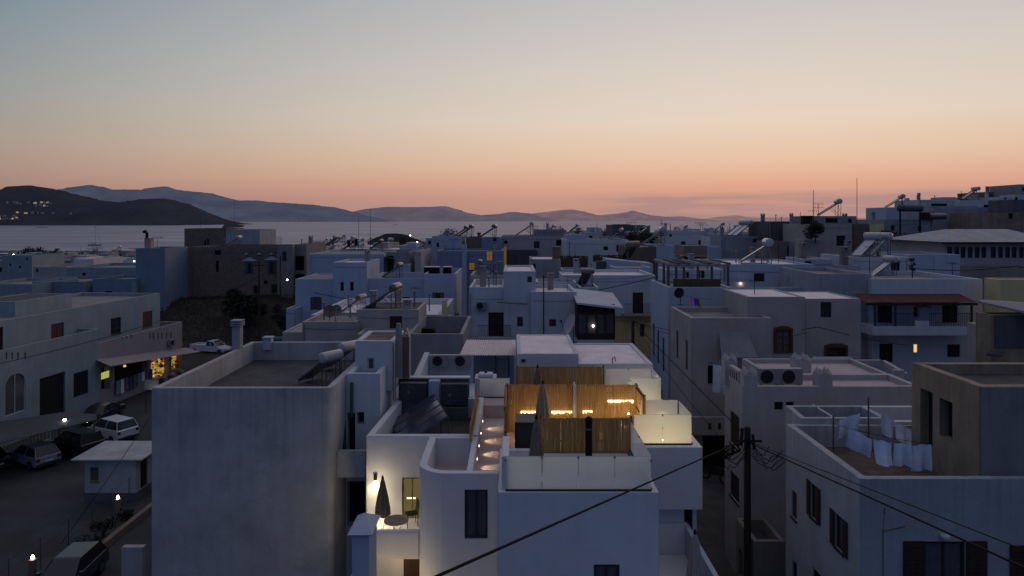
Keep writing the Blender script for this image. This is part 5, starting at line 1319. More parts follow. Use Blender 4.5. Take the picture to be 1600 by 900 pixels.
# centre: white house with a balcony door
c13 = house('stepped white house with a brown balcony door in the middle of the town', 733, 788, 58, 449, 8, white_b, {0: [(763, 791, 488, 528, 'browndoor'), (746, 747, 420, 421, 'none')]}, z0=-1, par=.5, roof=roof_w)
blk(c13, 787, 837, 57.6, 424, 8, white_b, {0: [(824, 831, 432, 441, 'char'), (808, 817, 495, 510, 'char')]}, par=.15, roof=roof_w)
blk(c13, 830, 901, 57, 456, 7, white_b, {0: [(858, 869, 499, 510, 'char')]}, par=.35, roof=roof_w)
blk(c13, 838, 901, 64.5, 441, 4, white_b, par=.2)
railing(c13, P(748, 527, 57.3), P(798, 527, 57.3), 1.0)
b = MB(); b.box(X(747, 57.3), X(799, 57.3), 57.2, 57.99, Z(529.5, 57.3), Z(527, 57.3)); b.build('balcony', white_b, c13)
b = MB(); p0_, p1_ = P(776, 472, 57), P(824, 475, 57); b.tube([p0_, p1_], .07, 6); b.build('gutter_pipe', fill_grey, c13)
ac('ac', 'air conditioner on the stepped white house left of the brown door', (X(752.5, 57.7), 57.75, Z(485, 57.7)), 0, 1.05)
b = MB(); b.cyl(P(849.5, 523, 56.7), P(849.5, 430, 56.7), .05, n=6); tag(b.build('mast_pole', iron), 'thin dark mast standing in front of the stepped white house', 'pole')
antenna('mast antenna behind the front parapet of the stepped white house', 859, 424, 455, 61); antenna('short mast on the stepped white house near the tank', 887, 428, 455, 61)
c12b = house('grey block house with a white roof edge behind the stepped white house', 829, 876, 72, 405, 6, grey_w, {0: [(833, 837, 412, 420, 'hole')]}, z0=0, par=.1, roof=roof_w)
chimney(c12b, 869, .8, 386, 405, 73, brown_w, 'plain')
g_ = house('low pinkish roof house between the deep blue house and the stepped white house', 735, 790, 70, 430, 6, white_p, z0=0, par=.4)
dup('worn_solar_water_heater', P(752, 430, 71.5), R(180), 'low solar heater lying on the pinkish roof', sc=.9)
# sunroom and yellow house
sr = thing('sunroom', 'dark wooden sunroom with a lamp glowing inside', 'sunroom', (X(932, 55), 57, 0))
x0, x1 = X(902, 55), X(961, 55); zb_, zt_ = Z(531, 55), Z(476, 55)
b = MB(); b.box(x0, x1, 55, 60, -1, zb_); b.build('base_wall', white_b, sr)
b = MB(); b.box(x0, x1, 55.0, 55.1, zb_, Z(521, 55)); b.box(x0, x1, 55, 55.1, Z(491, 55), zt_); 
for k in range(5):
    xx = x0 + (x1 - x0 - .12) * k / 4; b.box(xx, xx + .12, 54.97, 55.12, Z(521, 55), Z(491, 55))
b.box(x0, x0 + .1, 55.1, 60, zb_, zt_); b.box(x1 - .1, x1, 55.1, 60, zb_, zt_); b.build('frame', wood_d, sr)
for k in range(4):
    xa_, xb_ = x0 + (x1 - x0 - .12) * k / 4 + .12, x0 + (x1 - x0 - .12) * (k + 1) / 4
    b = MB(); b.poly([(xa_, 55.06, Z(521, 55)), (xb_, 55.06, Z(521, 55)), (xb_, 55.06, Z(491, 55)), (xa_, 55.06, Z(491, 55))]); b.build('glass_pane', glass_g, sr)
b = MB(); b.hexa([(x0 - .1, 54.4, zt_ + .1), (X(972, 55), 54.4, Z(484, 54.4)), (X(972, 55), 60, Z(484, 54.4) + .6), (x0 - .1, 60, zt_ + .7), (x0 - .1, 54.4, zt_ + .25), (X(972, 55), 54.4, Z(484, 54.4) + .15), (X(972, 55), 60, Z(484, 54.4) + .75), (x0 - .1, 60, zt_ + .85)]); b.build('roof', white_b, sr)
b = MB(); b.lathe([(.02, -.08), (.07, -.03), (.07, .04), (.02, .08)], P(927, 509.5, 54.9), 10); b.build('lamp_globe', e_cold, sr)
c15 = house('white house with a dark balcony door above a yellow lower storey', 878, 1024, 67, 430, 8, white_b, {0: [(948, 956, 460, 470, 'char'), (988.5, 1005, 457, 490, 'browndoor')]}, z0=Z(494, 67), par=.3, roof=roof_w)
blk(c15, 905, 936, 63, 449, 3.9, white_b, {0: [(901, 906, 457, 466, 'hole')]}, par=.2)
blk(c15, 940, 1026, 67.3, 494, 7.5, yellow_w, {0: [(1000, 1007, 506, 526, 'char')]}, par=0, roof=False)
railing(c15, P(976, 491, 66.2), P(1019, 491, 66.2), 1.0)
b = MB(); b.box(X(974, 66.2), X(1020, 66.2), 66.1, 66.99, Z(494, 66.2), Z(491, 66.2)); b.build('balcony', beige, c15)
blk(c15, 960, 1017, 75.2, 418, 6, blue_w, z0=0, par=.1); 
b = MB(); q_ = [P(948, 405, 80), P(1020, 412, 80)]; z0_ = Z(432, 80)
b.hexa([(q_[0].x, 80, z0_), (q_[1].x, 80, z0_), (q_[1].x, 84, z0_), (q_[0].x, 84, z0_), (q_[0].x, 80, q_[0].z), (q_[1].x, 80, q_[1].z), (q_[1].x, 84, q_[1].z), (q_[0].x, 84, q_[0].z)])
hb_ = thing('house', 'blue white house with a sloping roof edge behind the balcony door house', 'house', (X(985, 80), 82, 0)); b.build('wall', blue_w, hb_)
blk(hb_, 878, 948, 81, 421, 4, blue_w, z0=0, par=.3); blk(hb_, 932, 948.2, 80.5, 408, .45, grey_d, z0=10, par=0)
cane_fence('brownish reed screen on the roof behind the stepped white house', (X(876, 84), 85.2), (X(920, 84), 85.2), Z(420, 85), Z(400, 85), .05, bamboo_d, seed=21, jit=.3)
cane_fence('low brown reed screen behind the sloping blue roof edge', (X(928, 86), 86.5), (X(985, 86), 86.5), Z(409, 86), Z(399, 86), .05, bamboo_d, seed=22, jit=.3)
dup('worn_solar_water_heater', P(917, 449, 65), R(-80), 'solar heater with a round shining tank behind the sunroom', sc=1.0)
dup('worn_solar_water_heater', P(988, 407, 83), R(-80), 'solar heater with a round shining tank on the sloping blue roof', sc=1.3)
# corrugated roof hut with ladder
hut = thing('corrugated_lean_to', 'lean to with a pink lit corrugated metal roof', 'lean-to', (-1.2, 39, 0))
b = MB(); nn = 192; y0_, y1_ = 37.0, 41.2; z0_, z1_ = Z(555, 37), Z(531, 41.2); xl0, xr0, xl1, xr1 = X(718, 37), X(806, 37), X(729, 41.2), X(806, 41.2)
for r__ in range(2):
    for k in range(nn + 1):
        t = k / nn; x = (xl0 + (xr0 - xl0) * t) if r__ == 0 else (xl1 + (xr1 - xl1) * t)
        b.v.append(Vector((x, (y0_, y1_)[r__], (z0_, z1_)[r__] + .03 * math.sin(t * 24 * 2 * math.pi))))
for k in range(nn): b.f.append((k, k + 1, nn + 2 + k, nn + 1 + k)); b.m.append(0)
b.build('roof', corr, hut)
b = MB()
for xx in (774.5, 795): b.cyl((X(xx, 37.1), 37.15, 8.5), (X(xx, 37.1), 37.15, z0_ - .03), .035, n=6)
b.build('post', frame_k, hut)
b = MB(); b.box(X(734, 41), X(803, 41), 40.8, 41, -1, z1_ - .1); b.build('back_wall', blue_d, hut)
ld = thing('ladder', 'dark ladder under the corrugated roof', 'ladder', (X(785, 36.9), 36.9, 8.4)); b = MB()
for xx in (777, 793): b.cyl((X(xx, 36.9), 36.9, 8.4), (X(xx, 36.9), 37.3, 9.5), .025, n=6)
b.build('rail', steel, ld); b = MB()
for k in range(5): t = (k + .5) / 5; b.cyl((X(777, 36.9), 36.9 + .4 * t, 8.4 + 1.1 * t), (X(793, 36.9), 36.9 + .4 * t, 8.4 + 1.1 * t), .02, n=6)
b.build('rung', steel, ld)
bt = thing('house', 'small white walled roof yard with two round vents behind the heat pumps', 'house', (X(705, 35), 35, 0))
x0, x1 = X(668, 35.5), X(738, 35.5)
b = MB(); b.box(x0, x1, 36.2, 36.45, -1, Z(555, 36.2)); b.build('wall', blue_w, bt)
b = MB(); b.box(x0, x1 + 1.8, 33.4, 36.2, -1, 8.35); b.build('roof', white_b, bt)
b = MB(); b.hexa([(x0 - .28, 32.9, 7), (x0 - .02, 32.9, 7), (x0 - .02, 36.45, 7), (x0 - .28, 36.45, 7), (X(640, 32.9) - .1, 32.9, 8.9), (X(640, 32.9) + .28, 32.9, 8.9), (x0 - .02, 36.45, 9.95), (x0 - .28, 36.45, 9.95)]); b.build('wall', white, bt)
for k, px in enumerate((686, 721)): ac('ac', ('left', 'right')[k] + ' air conditioner on the wall of the small roof yard', (X(px + 2, 35.9), 35.95, Z(574, 36)), 0, 1.0)
dish('large satellite dish on the pink lit roof behind the bamboo terrace', (X(893, 36.5), 36.5, 10.43), R(-75), .62, white_d, 25)
bush('courtyard_tree', 'dark narrow tree between the blue white house and the stepped white house', 'tree', (X(724, 68), 68, 0), 1.2, 8.6, leaf_d, n=1100, stem=3.5, seed=31)
bush('courtyard_tree', 'dark bushy tree top behind the white house with the glowing wall lamp', 'tree', (X(1252, 54.2), 54.2, 11.38), 1.0, 1.15, leaf, n=900, stem=.2, seed=32)

for i_, h_ in enumerate((c1, c2, c3, c5, c6, c7, c8, c13, c15, l2, g_)):
    garnish(h_, 100 + i_, 0, 1 if i_ % 3 else 0, 2, 1 if h_ is not c15 else 0)
    if len(VOLS[h_.name]) > 2: garnish(h_, 200 + i_, 2, 1, 1, 0)
# ------------------------------------------------------------------ right of the alley
# sloping alley
b = MB(); al = [(6.3, 0, .012), (10.3, 0, .012), (10.3, 24, .012), (6.3, 24, .012)]
b.poly(al); b.poly([(6.3, 24, .012), (10.3, 24, .012), (15, 40, 2.2), (6.3, 40, 2.2)]); b.poly([(6.3, 40, 2.2), (15, 40, 2.2), (15, 70, 2.2), (6.3, 70, 2.2)])
struct('alley_ramp', b, paving)
r4 = thing('house', 'white house with washing drying on its brown roof at the lower right', 'house', (16, 23, 0))
vol(r4, [(10.2, 20), (27.5, 20), (27.5, 25.4), (10.2, 25.4)], -1, 9.42, white_r, {0: [(1444, 1508, 846, 960, 'brownshut_curtain'), (1602, 1650, 853, 960, 'brownshut')], 3: [(1267, 1277, 753, 806, 'brownshut_curtain'), (1305, 1318, 800, 853, 'brownshut_curtain'), (1237, 1245, 764, 806, 'redclosed'), (1238, 1245, 873, 920, 'char'), (1270, 1284, 885, 960, 'char')]}, par=.78, pt=.24, roof=soil_r, fine=True)
vol(r4, [(10.75, 25.404), (14.0, 25.404), (14.0, 27.2), (10.9, 27.2)], -1, 9.62, white_r, {}, par=.9, pt=.2, roof=dark)
b = MB(); b.box(12.05, 12.12, 25.6, 27.4, 9.55, 9.60); b.build('skylight_bar', frame_w, r4)
vol(r4, [(14.004, 25.404), (18.2, 25.404), (18.2, 27.6), (14.004, 27.6)], -1, 9.5, white_b, {}, par=.6, pt=.2, roof=roof_g)
b = MB(); pz = 7.6; b.tube([(10.9, 19.96, 8.6), (10.85, 19.96, 7.9), (11.5, 19.96, 8.05)], .012, 5); b.tube([(10.85, 19.96, 7.9), (10.85, 19.96, -.5)], .012, 5); b.build('wall_cable', frame_k, r4)
b = MB(); p_ = P(1477, 838, 19.9); b.lathe([(.02, -.08), (.13, -.04), (.13, .03), (.02, .06)], p_, 12); b.build('wall_light', frame_w, r4)
# washing
def towel(label, px0, px1, ya, yb, d, h, seed, group):
    o = MB(); rn = random.Random(seed); x0, x1 = X(px0, d), X(px1, d); za, zb = Z(ya, d), Z(yb, d); nu, nv = 10, 10
    ph = rn.uniform(0, 6)
    for j in range(nv + 1):
        for i in range(nu + 1):
            u, v = i / nu, j / nv
            top = za + (zb - za) * u
            x = x0 + (x1 - x0) * u + rn.uniform(-.004, .004) + .02 * v * math.sin(ph)
            y = d + .09 * v * math.sin(u * 9 + ph) + .16 * v * v * math.sin(ph * 2)
            z = top - h * v * (1 + .04 * math.sin(u * 6 + ph)) - .02 * math.sin(u * math.pi * 3) * (1 - v)
            o.v.append(Vector((x, y, z)))
    for j in range(nv):
        for i in range(nu): a_ = j * (nu + 1) + i; o.f.append((a_, a_ + 1, a_ + nu + 2, a_ + nu + 1)); o.m.append(0)
    return tag(o.build('towel', linen, None, smooth=True), label, 'towel', group)
gq = 'white towels drying on the roof lines'
towel('broad white towel at the left end of the near washing line', 1326, 1362, 668, 686, 22.0, .66, 1, gq)
towel('second white towel from the left on the near washing line', 1365, 1393, 686, 692, 22.0, .74, 2, gq)
towel('third white towel from the left on the near washing line', 1397, 1424, 692, 694, 22.0, .74, 3, gq)
towel('rightmost white towel on the near washing line', 1426, 1455, 696, 694, 22.0, .84, 4, gq)
towel('slanting white towel at the left end of the far washing line', 1312, 1344, 656, 645, 24.2, .72, 5, gq)
towel('middle white towel on the far washing line', 1376, 1397, 643, 657, 24.2, .70, 6, gq)
towel('right white towel on the far washing line beside the raw wall', 1399, 1424, 659, 671, 24.2, .60, 7, gq)
for k, (px, y0, y1, d) in enumerate(((1302, 648, 706, 23.6), (1357, 620, 700, 24.4))):
    b = MB(); b.cyl(P(px, y1, d), P(px, y0, d), .03, n=8); tag(b.build('line_post', steel), ('left', 'taller right')[k] + ' post holding the washing lines', 'post')
cable('near washing line over the brown roof', P(1302, 662, 22.1), P(1458, 694, 22.02), .008, .08)
cable('far washing line over the brown roof', P(1302, 655, 24.25), P(1440, 662, 24.25), .008, .1)
stucco_b = mat('grey_beige_stucco', (.285, .28, .265), streak=.12, var=.2, drip=(10, 12), crack=.12)
r5 = thing('roof_room', 'raw tan rooftop building with a doorway and a window hole at the right edge', 'house', (20, 22.5, 8.6))
vol(r5, [(14.05, 20.5), (27.3, 20.5), (27.3, 24.0), (14.05, 24.0)], 8.55, 12.0, tan, {3: [(1438, 1457, 606, 694, 'hole'), (1468, 1488, 621, 680, 'hole')]}, par=.35, pt=.3, roof=roof_d, rec=.3)
b = MB(); b.box(14.07, 27.4, 20.46, 20.497, 8.6, 11.99); b.build('front_render', stucco_b, r5)
# crenellated house
r3 = thing('house', 'greyish pink house with crenellated corner posts in the alley', 'house', (14, 32, 0))
zl = Z(604, 30)
vol(r3, [(10.13, 30), (18.0, 30), (18.0, 32.5), (10.13, 32.5)], -1, zl, white_p, {3: [(1141, 1155, 640, 690, 'brownclosed'), (1141, 1155, 733, 772, 'brownclosed'), ('w', .65, .72, zl - .55, zl - .15, 'slot')], 0: [(1210, 1224, 628, 641, 'hole'), (1228, 1241, 628, 636, 'hole')]}, par=.25, pt=.25, roof=tilef, fine=True)
vol(r3, [(12.2, 32.504), (18.0, 32.504), (18.0, 36.2), (12.2, 36.2)], -1, zl - .02, white_p, {}, par=.22, pt=.2, roof=tilef)
def crenel(px, ytop, d, w=.55, yb=610):
    x = X(px, d); z1 = Z(ytop, d) - .28; z0 = Z(yb, d); b = MB(); hw = w / 2
    b.box(x - hw, x + hw, d, d + w, z0, z1)
    for sx in (-1, 1):
        for sy in (0, 1):
            cx_ = x + sx * hw * .55; cy_ = d + w * (.225 + .55 * sy); k = hw * .42
            b.lathe([(k * 1.35, 0), (k * 1.3, .1), (k * .75, .2), (.005, .34)], (cx_, cy_, z1 - .001), 4)
    return b.build('crenellated_post', white_p, r3)
crenel(1142.5, 556, 32.0, .58, 600); crenel(1173, 577, 30.02, .6); crenel(1290, 578, 30.05, .62); crenel(1256, 556, 33.5, .75)
b = MB(); b.box(10.14, 10.36, 30.6, 32.0, zl, zl + .55); b.build('balustrade', white_p, r3)
b = MB(); 
for k in range(4): y_ = 30.75 + k * .3; b.box(10.125, 10.135, y_, y_ + .1, zl + .08, zl + .42)
b.build('balustrade_slot', dark, r3)
b = MB(); b.hexa([(13.4, 30.4, zl - .3), (13.65, 30.4, zl - .3), (17.2, 30.3, zl - .3), (16.9, 30.3, zl - .3), (13.4, 30.4, zl + .02), (13.65, 30.4, zl + .02), (15, 30.3, zl + .02), (14.7, 30.3, zl + .02)])
vol(r3, [(X(1178, 27.8), 27.8), (X(1227, 27.8) , 27.8), (X(1227, 27.8), 29.99), (X(1178, 27.8), 29.99)], -1, Z(846, 27.8), beige_d, {3: [('w', .3, .8, 1.6, 2.8, 'hole'), ('w', 1.2, 1.7, 1.6, 2.8, 'hole')]}, par=.5, pt=.18, roof=roof_d)
# terrace back walls
b = MB(); z0_ = zl - .3; b.box(X(1332, 36), X(1378, 36), 36.0, 36.2, z0_, Z(563, 36)); b.box(X(1270, 36.4), X(1332, 36.4), 36.3, 36.5, z0_, Z(558, 36.4))
b.hexa([(X(1378, 36), 36.0, z0_), (X(1378, 36) + .2, 36.0, z0_), (X(1412, 33) + .2, 33, z0_), (X(1412, 33), 33, z0_), (X(1378, 36), 36, Z(563, 36)), (X(1378, 36) + .2, 36, Z(563, 36)), (X(1412, 33) + .2, 33, Z(563, 36)), (X(1412, 33), 33, Z(563, 36))])
b.box(X(1412, 33), 18.4, 32.9, 33.1, z0_, Z(578, 33)); b.build('terrace_wall', white_p, r3)
for k, px in enumerate((1204, 1238)): ac('ac', ('left', 'right')[k] + ' air conditioner of a pair on the crenellated house terrace', (X(px, 31.0), 31.2, zl - .23), 0, 1.15, 'air conditioners on the crenellated house')
# beige house
r2 = house('beige house with red framed windows in the middle right', 1080, 1206, 40, 497, 5.2, beige, {0: [(1098, 1146, 681, 740, 'hole'), (1106, 1130, 571, 602, 'hole'), (1120, 1165, 521, 560, 'none')], 3: [('w', 1.6, 2.1, 8.2, 10.0, 'redclosed'), ('w', 3.9, 4.4, 8.0, 9.8, 'redclosed')]}, z0=-1, par=.3, pt=.25, roof=roof_g, rec=.5)
blk(r2, 1168, 1258, 41.2, 464, 5.0, beige, {0: [(1213, 1236, 516, 550, 'red_curtain'), ]}, z0=5, par=.04, roof=roof_w, fine=True)
blk(r2, 1258.3, 1345, 42.2, 467, 4.5, beige, {0: [(1282, 1299, 472, 496, 'char'), (1291, 1322, 543, 560, 'red'), (1343, 1344, 500, 501, 'none')]}, z0=-1, par=.04, roof=roof_w, fine=True)
blk(r2, 1206, 1362, 41.4, 520, .75, grey_w, {0: [(1291, 1320, 545, 560, 'red'), (1346, 1353, 528, 556, 'red')]}, z0=-1, par=0, fine=True) if False else None
for (px0, px1, py0, py1, e_) in ((1213, 1236, 516, 550, 3.2), (1292, 1322, 543, 560, 3.2)):
    b = MB(); dd = 41.12 if px0 < 1250 else 42.1; x0, x1, z0_, z1_ = X(px0, dd), X(px1, dd), Z(py1, dd), Z(py0, dd); t = .12
    b.box(x0 - t, x0, dd, dd + .07, z0_ - .05, z1_ + t); b.box(x1, x1 + t, dd, dd + .07, z0_ - .05, z1_ + t); b.box(x0, x1, dd, dd + .07, z1_, z1_ + t); b.hexa([(x0 - t, dd, z1_ + t), (x1 + t, dd, z1_ + t), (x1 + t, dd + .07, z1_ + t), (x0 - t, dd + .07, z1_ + t), (x0 + .25, dd, z1_ + t + .12), (x1 - .25, dd, z1_ + t + .12), (x1 - .25, dd + .07, z1_ + t + .12), (x0 + .25, dd + .07, z1_ + t + .12)]); b.build('window_surround', wood_r, r2)
b = MB(); zb_ = Z(652, 39.2); b.box(X(1083, 39.2), X(1150, 39.2), 39.2, 39.4, Z(680, 39.2), zb_); b.box(X(1083, 39.2), X(1150, 39.2), 39.4, 39.99, Z(682, 39.2), Z(679, 39.2)); b.build('balcony', beige, r2)
b = MB()
for px in (1107, 1122): b.box(X(px, 39.2), X(px + 4.5, 39.2), 39.19, 39.198, Z(671, 39.2), Z(661, 39.2))
b.build('balcony_slot', dark, r2)
b = MB(); b.hexa([(X(1122, 39.9), 39.2, Z(560, 39.2)), (X(1178, 39.9), 39.2, Z(560, 39.2)), (X(1168, 39.9), 39.99, Z(520, 40)), (X(1124, 39.9), 39.99, Z(520, 40)), (X(1122, 39.9), 39.16, Z(560, 39.2) + .05), (X(1178, 39.9), 39.16, Z(560, 39.2) + .05), (X(1168, 39.9), 39.99, Z(520, 40) + .06), (X(1124, 39.9), 39.99, Z(520, 40) + .06)]); b.build('awning', grey_w, r2)
b = MB(); b.box(X(1205, 39.4), X(1362, 39.4), 39.45, 41.15, -1, Z(575, 39.4)); b.build('lower_wall', white_p, r2)
towel('pale blue sheet hanging from the beige house over the alley', 1114, 1134, 569, 574, 37.4, 1.5, 14, 'sheet over the alley')
cable('line carrying the pale blue sheet over the alley', P(1106, 566, 37.42), P(1140, 575, 37.42), .01, 0)
for k, (px, y0, hh, w_, m_, lab) in enumerate(((1080, 464, .5, .28, pink, 'pink'), (1088, 466, .45, .16, bluec, 'navy'), (1095, 470, .75, .34, yell, 'yellow'))):
    o = towel('%s garment on the clothes line of the beige roof terrace' % lab, px - 4, px + 4, y0, y0 + 1, 45.2, hh, 40 + k, None); o.data.materials[0] = m_; o.name = 'garment'; o['category'] = 'garment'
cable('clothes line on the beige roof terrace', P(1062, 460, 45.2), P(1112, 468, 45.2), .01, .05)
antenna('tall tv antenna on the roof of the beige house', 1179, 436, 483, 43, 'tv', r=.03)
dish('small dark satellite dish on the beige roof parapet', (X(1062, 44.5), 44.5, Z(478, 44)), R(-40), .35, iron, 20)
chimney(r2, 1283, .0001, 440, 441, 45) if False else None
# blue house with pergola
r1 = thing('house', 'tall narrow blue house with a pergola on its roof', 'house', (13, 51, 0))
vol(r1, [(X(1044, 48), 48), (X(1144, 48), 48), (X(1144, 48), 54), (X(1044, 48), 54)], -1, Z(449, 48), blue_w, {3: [('w', .8, 1.4, 6.5, 9.0, 'char'), ('w', 2.4, 3.0, 6.2, 8.7, 'char'), ('w', 4.2, 4.8, 6.0, 8.5, 'char'), ('w', 1.4, 2.0, 2.5, 4.8, 'brownclosed'), ('w', 3.6, 4.2, 2.3, 4.6, 'brownclosed')]}, par=.25, pt=.25, roof=roof_g)
pg = thing('pergola', 'weathered wooden pergola on the blue house roof', 'pergola', (13, 51, 12))
zf_, zt_ = Z(449, 48) - .25, Z(417, 49)
for px in (1038, 1050, 1083, 1129):
    for dd in (49.2, 53.2):
        b = MB(); b.cyl((X(px, 50.5), dd, zf_), (X(px, 50.5), dd, zt_), .10, n=8); b.build('post', grey_d, pg)
for dd in (49.2, 53.2):
    b = MB(); b.box(X(1036, 50.5), X(1131, 50.5), dd - .08, dd + .08, zt_, zt_ + .18); b.build('beam', grey_w, pg)
for k in range(7):
    x = X(1036 + 15.2 * k, 50.5); b = MB(); b.box(x, x + .12, 48.7, 53.8, zt_ + .184, zt_ + .32); b.build('rafter', white_d if k in (0, 3, 5) else grey_d, pg)
b = MB(); b.box(X(1052, 49), X(1126, 49), 49.0, 49.06, zf_, zf_ + .75); tag(b.build('reed_panel', bamboo_d), 'dark low panel under the pergola', 'panel')
b_ = house('white arcade room with arched openings behind the pergola', 1040, 1130, 55, 421, 3, white_b, {0: [(1066, 1078, 424, 436, 'arch_void'), (1089, 1102, 422, 436, 'arch_void')]}, z0=0, par=.1)
rw = house('blue white house with a lamp glowing on its wall and a large solar heater', 1126, 1272, 57, 413, 8, blue_w, {0: [(1178, 1194.5, 427, 450, 'char')]}, z0=0, par=.15, roof=roof_w, fine=True)
blk(rw, 1130, 1290, 52, 449, 4.9, blue_w, z0=0, par=.5); blk(rw, 1256, 1300, 60, 405, 4, blue_w, {0: [(1257.5, 1268, 408, 431, 'char')]}, z0=0, par=.1)
p_ = P(1156, 447.5, 56.85); ul = thing('wall_lamp', 'warm uplight glowing at the foot of the blue white wall', 'lamp', p_)
b = MB(); b.lathe([(.04, -.2), (.12, -.05), (.12, 0)], (0, 0, 0), 10); b.build('housing', frame_k, ul, world=False); b = MB(); b.lathe([(.1, .002), (.08, .03)], (0, 0, 0), 10); b.build('lens', e_winb, ul, world=False)
lamp('POINT', (p_.x, 56.6, p_.z + .25), 3.2, (1, .72, .34), .08)
dup('pale_solar_water_heater', P(1196, 412, 59), R(-8), 'large solar water heater with a pink lit collector on the blue white house', sc=1.2)
antenna('thin mast on the blue white house roof', 1240, 385, 413, 60)
# balcony house with red tiles
r6 = house('white house with a red tiled balcony roof and one lit window', 1362, 1535, 48.5, 436, 8, white_b, {0: [(1371, 1394, 472, 510, 'char'), (1472, 1496, 472, 510, 'char'), (1427, 1436, 478, 496, 'win'), (1374, 1395, 537, 566, 'browndoor'), (1427, 1435, 537, 552, 'win_bright'), (1480, 1500, 538, 558, 'char')]}, z0=-1, par=.35, pt=.25, roof=roof_g, fine=True)
blk(r6, 1280, 1361.8, 49, 428, 7, white_d, z0=-1, par=.3)
b = MB(); dd = 46.6; x0, x1 = X(1354, dd), X(1528, dd); zA, zB = Z(460, 48.4), Z(473, dd); nn = 120
for r__ in range(2):
    for k in range(nn + 1):
        t = k / nn; b.v.append(Vector((x0 + (x1 - x0) * t, (dd, 48.49)[r__], (zB, zA)[r__] + .05 * abs(math.sin(t * 38 * math.pi)))))
for k in range(nn): b.f.append((k, k + 1, nn + 2 + k, nn + 1 + k)); b.m.append(0)
b.build('tiled_roof', terra, r6)
b = MB(); b.box(x0, x1, dd + .01, dd + .12, zB - .18, zB - .02); b.build('roof_beam', wood_d, r6)
for px in (1366, 1398, 1517):
    b = MB(); b.box(X(px, 46.8), X(px, 46.8) + .1, 46.75, 46.85, Z(511, 46.8), zB - .18); b.build('roof_post', frame_k, r6)
b = MB(); b.box(X(1363, 46.7), X(1524, 46.7), 46.7, 48.49, Z(524, 46.7), Z(510, 46.7)); b.build('balcony', white_b, r6)
railing(r6, P(1367, 510, 46.8), P(1428, 510, 46.8), .9); railing(r6, P(1453, 510, 46.8), P(1518, 510, 46.8), .9)
b = MB(); b.box(X(1430, 46.7), X(1452, 46.7), 46.7, 46.9, Z(510, 46.7), Z(502, 46.7)); b.build('balcony_pier', white_b, r6)
ac('ac', 'air conditioner under the red tiled balcony roof', (X(1446, 48.2), 48.25, Z(481, 48.2)), 0, .95)
# rooftop room with heaters behind
r7 = house('white rooftop room with a gate and solar heaters behind the red tiled house', 1332, 1421, 58, 402, 6, white_b, {0: [(1392, 1406, 407, 434, 'char')]}, z0=0, par=.1)
blk(r7, 1421.3, 1500, 61, 398, 6, blue_w, z0=0, par=.15, roof=roof_r); blk(r7, 1318, 1344, 56.5, 415, 2, white_d, z0=0, par=.05)
dup('pale_solar_water_heater', P(1362, 401, 59.5), R(28), 'left pale solar collector of the pair on the white rooftop room', 'pale solar heaters on the rooftop room', 1.15)
dup('pale_solar_water_heater', P(1378, 401, 59.5), R(28), 'right pale solar collector of the pair on the white rooftop room', 'pale solar heaters on the rooftop room', 1.15)
dup('pale_solar_water_heater', P(1389, 434, 56.2), R(10), 'low solar heater in front of the gate on the roof of the red tiled house', None, 1.0)
antenna('tv antenna on the right roof of the red tiled house', 1488, 410, 436, 53, 'tv', r=.03)
antenna('thin mast beside the gate of the rooftop room', 1459, 400, 430, 55)
bush('potted_cypress', 'slim dark potted plant on the roof of the red tiled house', 'plant', P(1425.5, 432, 52), .35, 1.6, leaf, n=350, stem=.1, seed=51)
cable('cable sagging along the roof of the red tiled house', P(1425, 419, 50), P(1590, 415, 52), .03, .25)
# long building with a row of windows
ops = [(a_, b2, 386, 403, 'char') for a_, b2 in ((1480, 1488), (1491, 1498.5), (1501, 1508.5), (1512, 1519.5), (1523, 1530.5), (1533.5, 1541), (1548, 1556), (1559.5, 1567), (1570.5, 1578), (1581, 1588.5), (1592, 1599.5), (1603, 1611))]
r8 = house('long low beige building with a row of windows under a white hipped roof', 1476, 1660, 70, 378, 10, beige, {0: ops}, z0=0, par=0, roof=False)
x0, x1 = X(1470, 69.5), X(1665, 69.5); z_ = Z(378, 70); b = MB()
e_ = [(x0, 69.3, z_ + .01), (x1, 69.3, z_ + .01), (x1, 80.7, z_ + .01), (x0, 80.7, z_ + .01)]; rr_ = [(x0 + 4, 75, z_ + 1.25), (x1 - 2, 75, z_ + 1.25)]
b.poly([e_[0], e_[1], rr_[1], rr_[0]]); b.poly([e_[1], e_[2], rr_[1]]); b.poly([e_[2], e_[3], rr_[0], rr_[1]]); b.poly([e_[3], e_[0], rr_[0]]); b.poly(e_[::-1]); b.build('hipped_roof', white_g, r8)
b = MB(); b.box(x0, x1, 69.25, 69.4, z_ - .2, z_ + .005); b.build('fascia', wood_d, r8)
blk(r8, 1500, 1640, 66, 420, 3.9, beige_d, z0=0, par=.4)
# right edge buildings
r10 = house('tan walled building with a dark sheet front at the right edge', 1548, 1660, 37, 492, 1.2, tan, z0=0, par=.05, roof=roof_d)
pbox('dark_sheet', r10, 1556, 1660, 494, 543, 36.9, .09, grey_d)
b = MB(); q_ = [P(1528, 470, 37.5), P(1660, 500, 35.5), P(1660, 476, 38.5), P(1535, 468, 38.5)]; b.hexa([*[v - Vector((0, 0, .12)) for v in q_], *q_]); b.build('overhang_roof', grey_w, r10)
house('small yellowish roof room at the right edge', 1562, 1650, 46, 437, 1.5, yellow_w, {0: [(1580, 1580.5, 445, 470, 'none')]}, z0=0, par=.05) 
blk(r10, 1526, 1600, 38.5, 507, .8, beige, z0=0, par=.3)
b = MB(); b.hexa([P(1541, 556, 36), P(1566, 558, 36), P(1566, 554, 36.8), P(1546, 552, 36.8), P(1541, 552, 36), P(1566, 555, 36), P(1568, 550, 36.8), P(1546, 548, 36.8)]); tag(b.build('roof_panel', steel), 'small white collector panel on the tan building at the right edge', 'panel')
